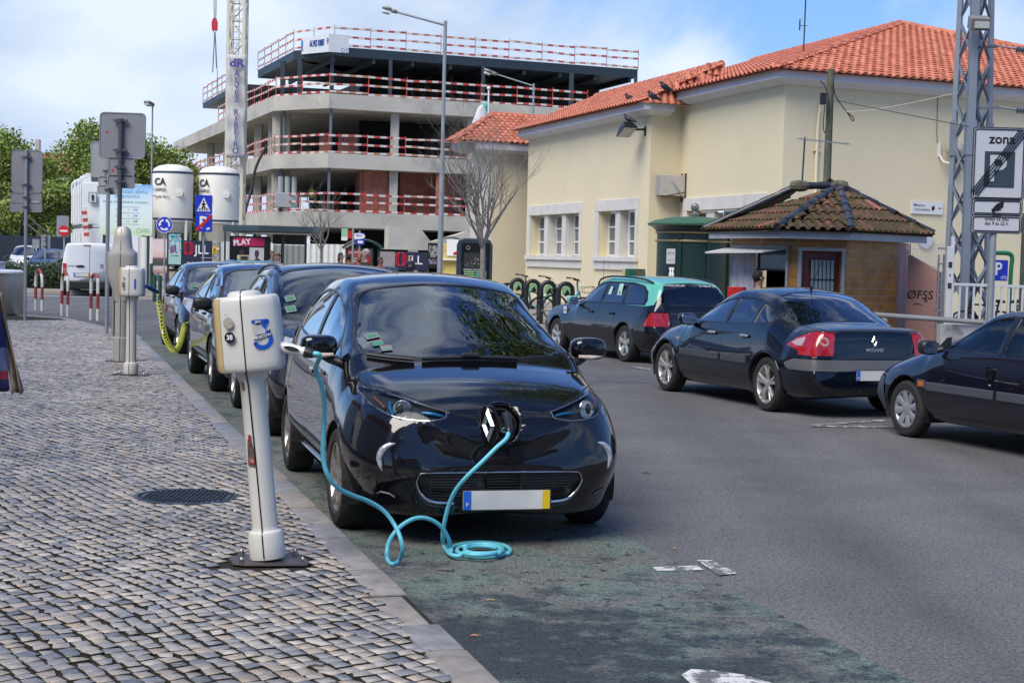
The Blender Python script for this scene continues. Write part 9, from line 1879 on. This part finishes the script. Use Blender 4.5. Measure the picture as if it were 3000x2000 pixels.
# ---------------------------------------------------------------- people
SKIN=mat('skin',(.33,.19,.14),.55);SKIN2=mat('skin_dark',(.16,.09,.06),.55)
def person(label,x,y,z,h,yaw,top,hair,skin=SKIN,arms='down',seated=False,legs=None,bald=False,glasses=False,long=False):
 """yaw 0 = facing the camera (-Y)"""
 t=thing('person',label,'person',(x,y,z),yaw);s=h/1.75;hm=mat('hair_'+'_'.join('%d'%(c*100)for c in hair),hair,.8);LM=legs or mat('trousers_dark',(.02,.022,.03),.8)
 hip=.93 if not seated else .50;me=bpy.data.meshes.new('body');V=[];E_=[];Rr=[]
 def j(p,r,par=None):V.append(tuple(c*s for c in p));Rr.append(r*s);(E_.append((par,len(V)-1))if par is not None else None);return len(V)-1
 a=j((0,0,hip),.145);c1=j((0,0,hip+.22),.135,a);c2=j((0,-.0,hip+.40),.155,c1);nk=j((0,0,hip+.56),.058,c2);h1=j((0,-.015,hip+.64),.075,nk);h2=j((0,-.02,hip+.74),.098,h1);h3=j((0,-.005,hip+.80),.07,h2)
 for sd_ in(1,-1):
  sh=j((sd_*.17,0,hip+.47),.075,c2)
  if arms=='phone':el=j((sd_*.24,-.06,hip+.20),.052,sh);wr=j((sd_*.05,-.27,hip+.30),.035,el);hn=j((sd_*.025,-.31,hip+.33),.032,wr)
  elif arms=='table':el=j((sd_*.25,-.12,hip+.20),.055,sh);wr=j((sd_*.15,-.36,hip+.16),.036,el);hn=j((sd_*.12,-.43,hip+.16),.032,wr)
  else:el=j((sd_*.25,.0,hip+.18),.052,sh);wr=j((sd_*.27,-.06,hip-.06),.036,el);hn=j((sd_*.27,-.08,hip-.15),.034,wr)
  if seated:kn=j((sd_*.12,-.45,hip+.02),.075,a);an=j((sd_*.12,-.45,.09),.045,kn);j((sd_*.12,-.60,.04),.04,an)
  else:th=j((sd_*.09,0,hip-.10),.10,a);kn=j((sd_*.10,-.01,.50),.065,th);an=j((sd_*.10,.02,.09),.045,kn);j((sd_*.11,-.13,.04),.04,an)
 me.from_pydata(V,E_,[]);o=bpy.data.objects.new('body',me);COL.objects.link(o);o.parent=t;sk=o.modifiers.new('skin','SKIN');sk.use_smooth_shade=True
 for i,v in enumerate(me.skin_vertices[0].data):v.radius=(Rr[i]*(1.25 if 0<i<3 or i==0 else 1),Rr[i]*(.8 if i<3 else 1));v.use_root=(i==0)
 sb=o.modifiers.new('sub','SUBSURF');sb.levels=1;sb.render_levels=2
 dg=bpy.context.evaluated_depsgraph_get();em=bpy.data.meshes.new_from_object(o.evaluated_get(dg));o.modifiers.clear();o.data=em;em.materials.clear();[em.materials.append(m_)for m_ in(top,LM,skin)]
 for f in em.polygons:
  c=f.center;hz_=c.z/s;rr_=math.hypot(c.x,c.y)/s;f.use_smooth=True
  hand=(arms=='phone' and c.y/s<-.26)or(arms=='table' and c.y/s<-.37)or(arms=='down' and not seated and abs(c.x/s)>.2 and hz_<hip-.06)
  f.material_index=2 if(hz_>hip+.545 or hand)else(1 if hz_<hip+.02 and not(abs(c.x/s)>.19 and arms=='down')else 0)
 hc=Vector((0,-.01,hip+.755))*s;b=MB()
 if not bald:b.ell(hc+Vector((0,.022,.022))*s,(.098*s,.108*s,.112*s),16);[b.bm.verts.remove(v)for v in[v for v in b.bm.verts if v.co.y<hc.y-.035*s and v.co.z<hc.z+.045*s]];
 else:b.tube([(hc.x+.094*s*math.cos(a_),hc.y+.01*s+.098*s*math.sin(a_),hc.z-.01*s)for a_ in[math.pi*i/10 for i in range(11)]],.018*s,6)
 if long:b.ell(hc+Vector((0,.06,-.10))*s,(.10*s,.07*s,.17*s),12)
 b.build('hair',hm,t,smooth=70)
 b=MB();b.tube([hc+Vector((0,-.092,.02))*s,hc+Vector((0,-.118,-.015))*s,hc+Vector((0,-.100,-.025))*s],[.010*s,.015*s,.010*s],6);
 for sd_ in(1,-1):b.ell(hc+Vector((sd_*.093,.005,-.01))*s,(.014*s,.02*s,.03*s),8)
 b.build('face_features',skin,t,smooth=70)
 b=MB();[b.ell(hc+Vector((sd_*.035,-.092,.012))*s,(.012*s,.006*s,.006*s),8)for sd_ in(1,-1)];b.box(hc+Vector((0,-.096,-.052))*s,(.045*s,.008*s,.008*s));
 if glasses:[b.tube([hc+Vector((sd_*.037+.024*math.cos(a_),-.104,.012+.02*math.sin(a_)))*s for a_ in[6.283*i/10 for i in range(10)]],.003*s,4,closed=True)for sd_ in(1,-1)];[b.beam(hc+Vector((sd_*.06,-.10,.014))*s,hc+Vector((sd_*.095,.0,.01))*s,.004*s)for sd_ in(1,-1)]
 b.build('eyes_and_mouth',mat('feature_dark',(.05,.03,.025),.6),t)
 if arms=='phone':b=MB();b.box(Vector((0,-.34,hip+.345))*s,(.075*s,.012*s,.14*s),Matrix.Rotation(-.5,3,'X'));ph_=b.build('held_phone',BLACK,t)
 if not seated or True:
  for sd_ in(1,-1):
   base={'phone':Vector((sd_*.03,-.31,hip+.33)),'table':Vector((sd_*.12,-.43,hip+.16)),'down':Vector((sd_*.27,-.08,hip-.15))}[arms]*s;b=MB()
   for k in range(5):off=(k-2)*.013;d={'phone':Vector((-sd_*.03,-.03,.035+.004*k)),'table':Vector((off,-.06,-.01)),'down':Vector((-.01*sd_,off*.5-.01,-.075+.006*abs(k-2)))}[arms]*s;b.tube([base+Vector((off if arms!='down' else 0,0 if arms!='down' else off,0))*s,base+d*.6+Vector((off*.6 if arms!='down' else 0,0 if arms!='down' else off,0))*s,base+d],[.009*s,.008*s,.006*s],6)
   b.build('fingers',skin,t,smooth=70)
 return t
def ppl(px,ytop,Y,h):return xat(px,ytop,Y),zat(px,ytop,Y)-h
CN=mat('coat_navy',(.012,.018,.045),.85,var=.2);CB_=mat('coat_black',(.010,.010,.012),.8);
x,z=ppl(1072,736,40,1.74);person('grey-haired man with glasses in a black coat walking left behind the parked cars',x,40,z,1.74,rad(-72),CB_,(.32,.32,.31),glasses=True)
tt=thing('white_collar','white collar','collar')if False else None
x,z=ppl(1202,747,74,1.74);person('bald man in a navy jacket looking down at his phone by the navy board',x,74,z,1.74,rad(8),CN,(.3,.28,.26),arms='phone',bald=True)
x,z=ppl(999,745,52,1.68);person('woman with long dark hair and sunglasses beside the small bus shelter',x,52,z,1.68,rad(75),CB_,(.03,.022,.02),glasses=True,long=True)
x,z=ppl(1022,749,54,1.70);person('person with dark hair and dark clothes in front of the red shelter advert',x,54,z,1.70,rad(160),CB_,(.012,.012,.012),SKIN2)
x,z=ppl(1052,757,50,1.60);person('short brown-haired person just left of the grey-haired man',x,50,z,1.60,rad(200),mat('coat_brown',(.10,.07,.05),.85),(.10,.065,.04))
x,z=ppl(1115,757,52,1.60);person('person in a red jacket right of the grey-haired man',x,52,z,1.60,rad(60),mat('jacket_red',(.55,.03,.03),.7),(.08,.05,.04),SKIN2)
x,z=ppl(797,731,57.6,1.42);person('light-haired person sitting in the long bus shelter, left of the pair',x,57.6,z,1.75,rad(60),mat('coat_taupe',(.16,.13,.11),.85),(.25,.18,.13),seated=True)
x,z=ppl(815,739,57.6,1.42);person('dark-haired person sitting in the long bus shelter, right of the pair',x,57.6,z,1.75,rad(-20),mat('coat_grey',(.12,.11,.10),.9),(.06,.045,.035),seated=True)
x,z=ppl(913,566,99,1.75);person('worker in a yellow vest and blue helmet on the first floor of the building site',x,99,4.28,1.75,rad(20),mat('vest_yellow',(.5,.55,.03),.6),(.03,.15,.4))
x,z=ppl(2222,803,30.0,1.78);person('dark-haired bearded man in an olive jacket at the kiosk hatch',x,30.0,z,1.78,rad(110),mat('jacket_olive',(.035,.038,.025),.85),(.010,.009,.008),arms='table')
# things at the kiosk hatch
def at_hatch(px,y,off=.06):d=(kp['W1']-kp['W0']).normalized();h_=hit2(px,(kp['W0'].x,kp['W0'].y),d);n=Vector((d.y,-d.x,0));p=h_+n*off;p.z=zat(px,y,h_.y);return p,d
p,d=at_hatch(2180,852,.16);t=thing('drinks_cooler','red box with faded white lettering on the kiosk counter','cooler',(p.x,p.y,.97));b=MB();b.box((0,0,.14),(.33,.22,.28),rad(-30),bev=.01);b.build('case',mat('cooler_red',(.50,.02,.02),.4,var=.15),t)
for k,(px,lab)in enumerate(((2267,'left of two blue-capped water bottles on the kiosk counter'),(2277,'right of two blue-capped water bottles on the kiosk counter'))):
 p,d=at_hatch(px,850,.12-.03*k);t=thing('water_bottle',lab,'bottle',(p.x,p.y,.97),0,'water bottles on the kiosk counter');b=MB();b.lathe([(.038,0),(.042,.03),(.040,.10),(.042,.16),(.036,.19),(.014,.225),(.014,.24)],n=16);b.build('bottle',mat('bottle_blue',(.20,.34,.45),.1,coat=1),t,smooth=50);b=MB();b.cyl((0,0,.235),(0,0,.258),.016,n=12);b.build('cap',mat('cap_blue',(.01,.06,.4),.4),t);b=MB();b.lathe([(.0425,.06),(.0425,.11)],n=16,cap=False);b.build('label',mat('bottle_label',(.04,.2,.5),.5),t)
# litter
for px,y,lab,m_,sz in((1390,1861,'orange cigarette end on the dark asphalt near the kerb',mat('butt_orange',(.5,.2,.08),.8),.016),(1436,1757,'small dry leaf on the asphalt in front of the coil',mat('leaf_dry',(.35,.25,.12),.8),.02),(1895,1385,'thin brown twig lying on the open road',mat('twig_brown',(.12,.07,.04),.9),.035),(925,1950,'small brown twig on the cobbles near the bottom edge',mat('twig_brown',(.12,.07,.04),.9),.03),(1978,1605,'pale crumb of leaf litter beside the white mark',mat('leaf_dry',(.35,.25,.12),.8),.012)):
 g=G(x=0)if False else G(px,y,.01);zz=.135 if px<1000 else .010;g=G(px,y,zz);b=MB();b.tube([(-sz,0,0),(0,sz*.15,.003),(sz,0,0)],[.0035,.005,.003],6);o=b.build('litter',m_,None,smooth=60);o.location=(g.x,g.y,zz);props(o,lab,'litter')
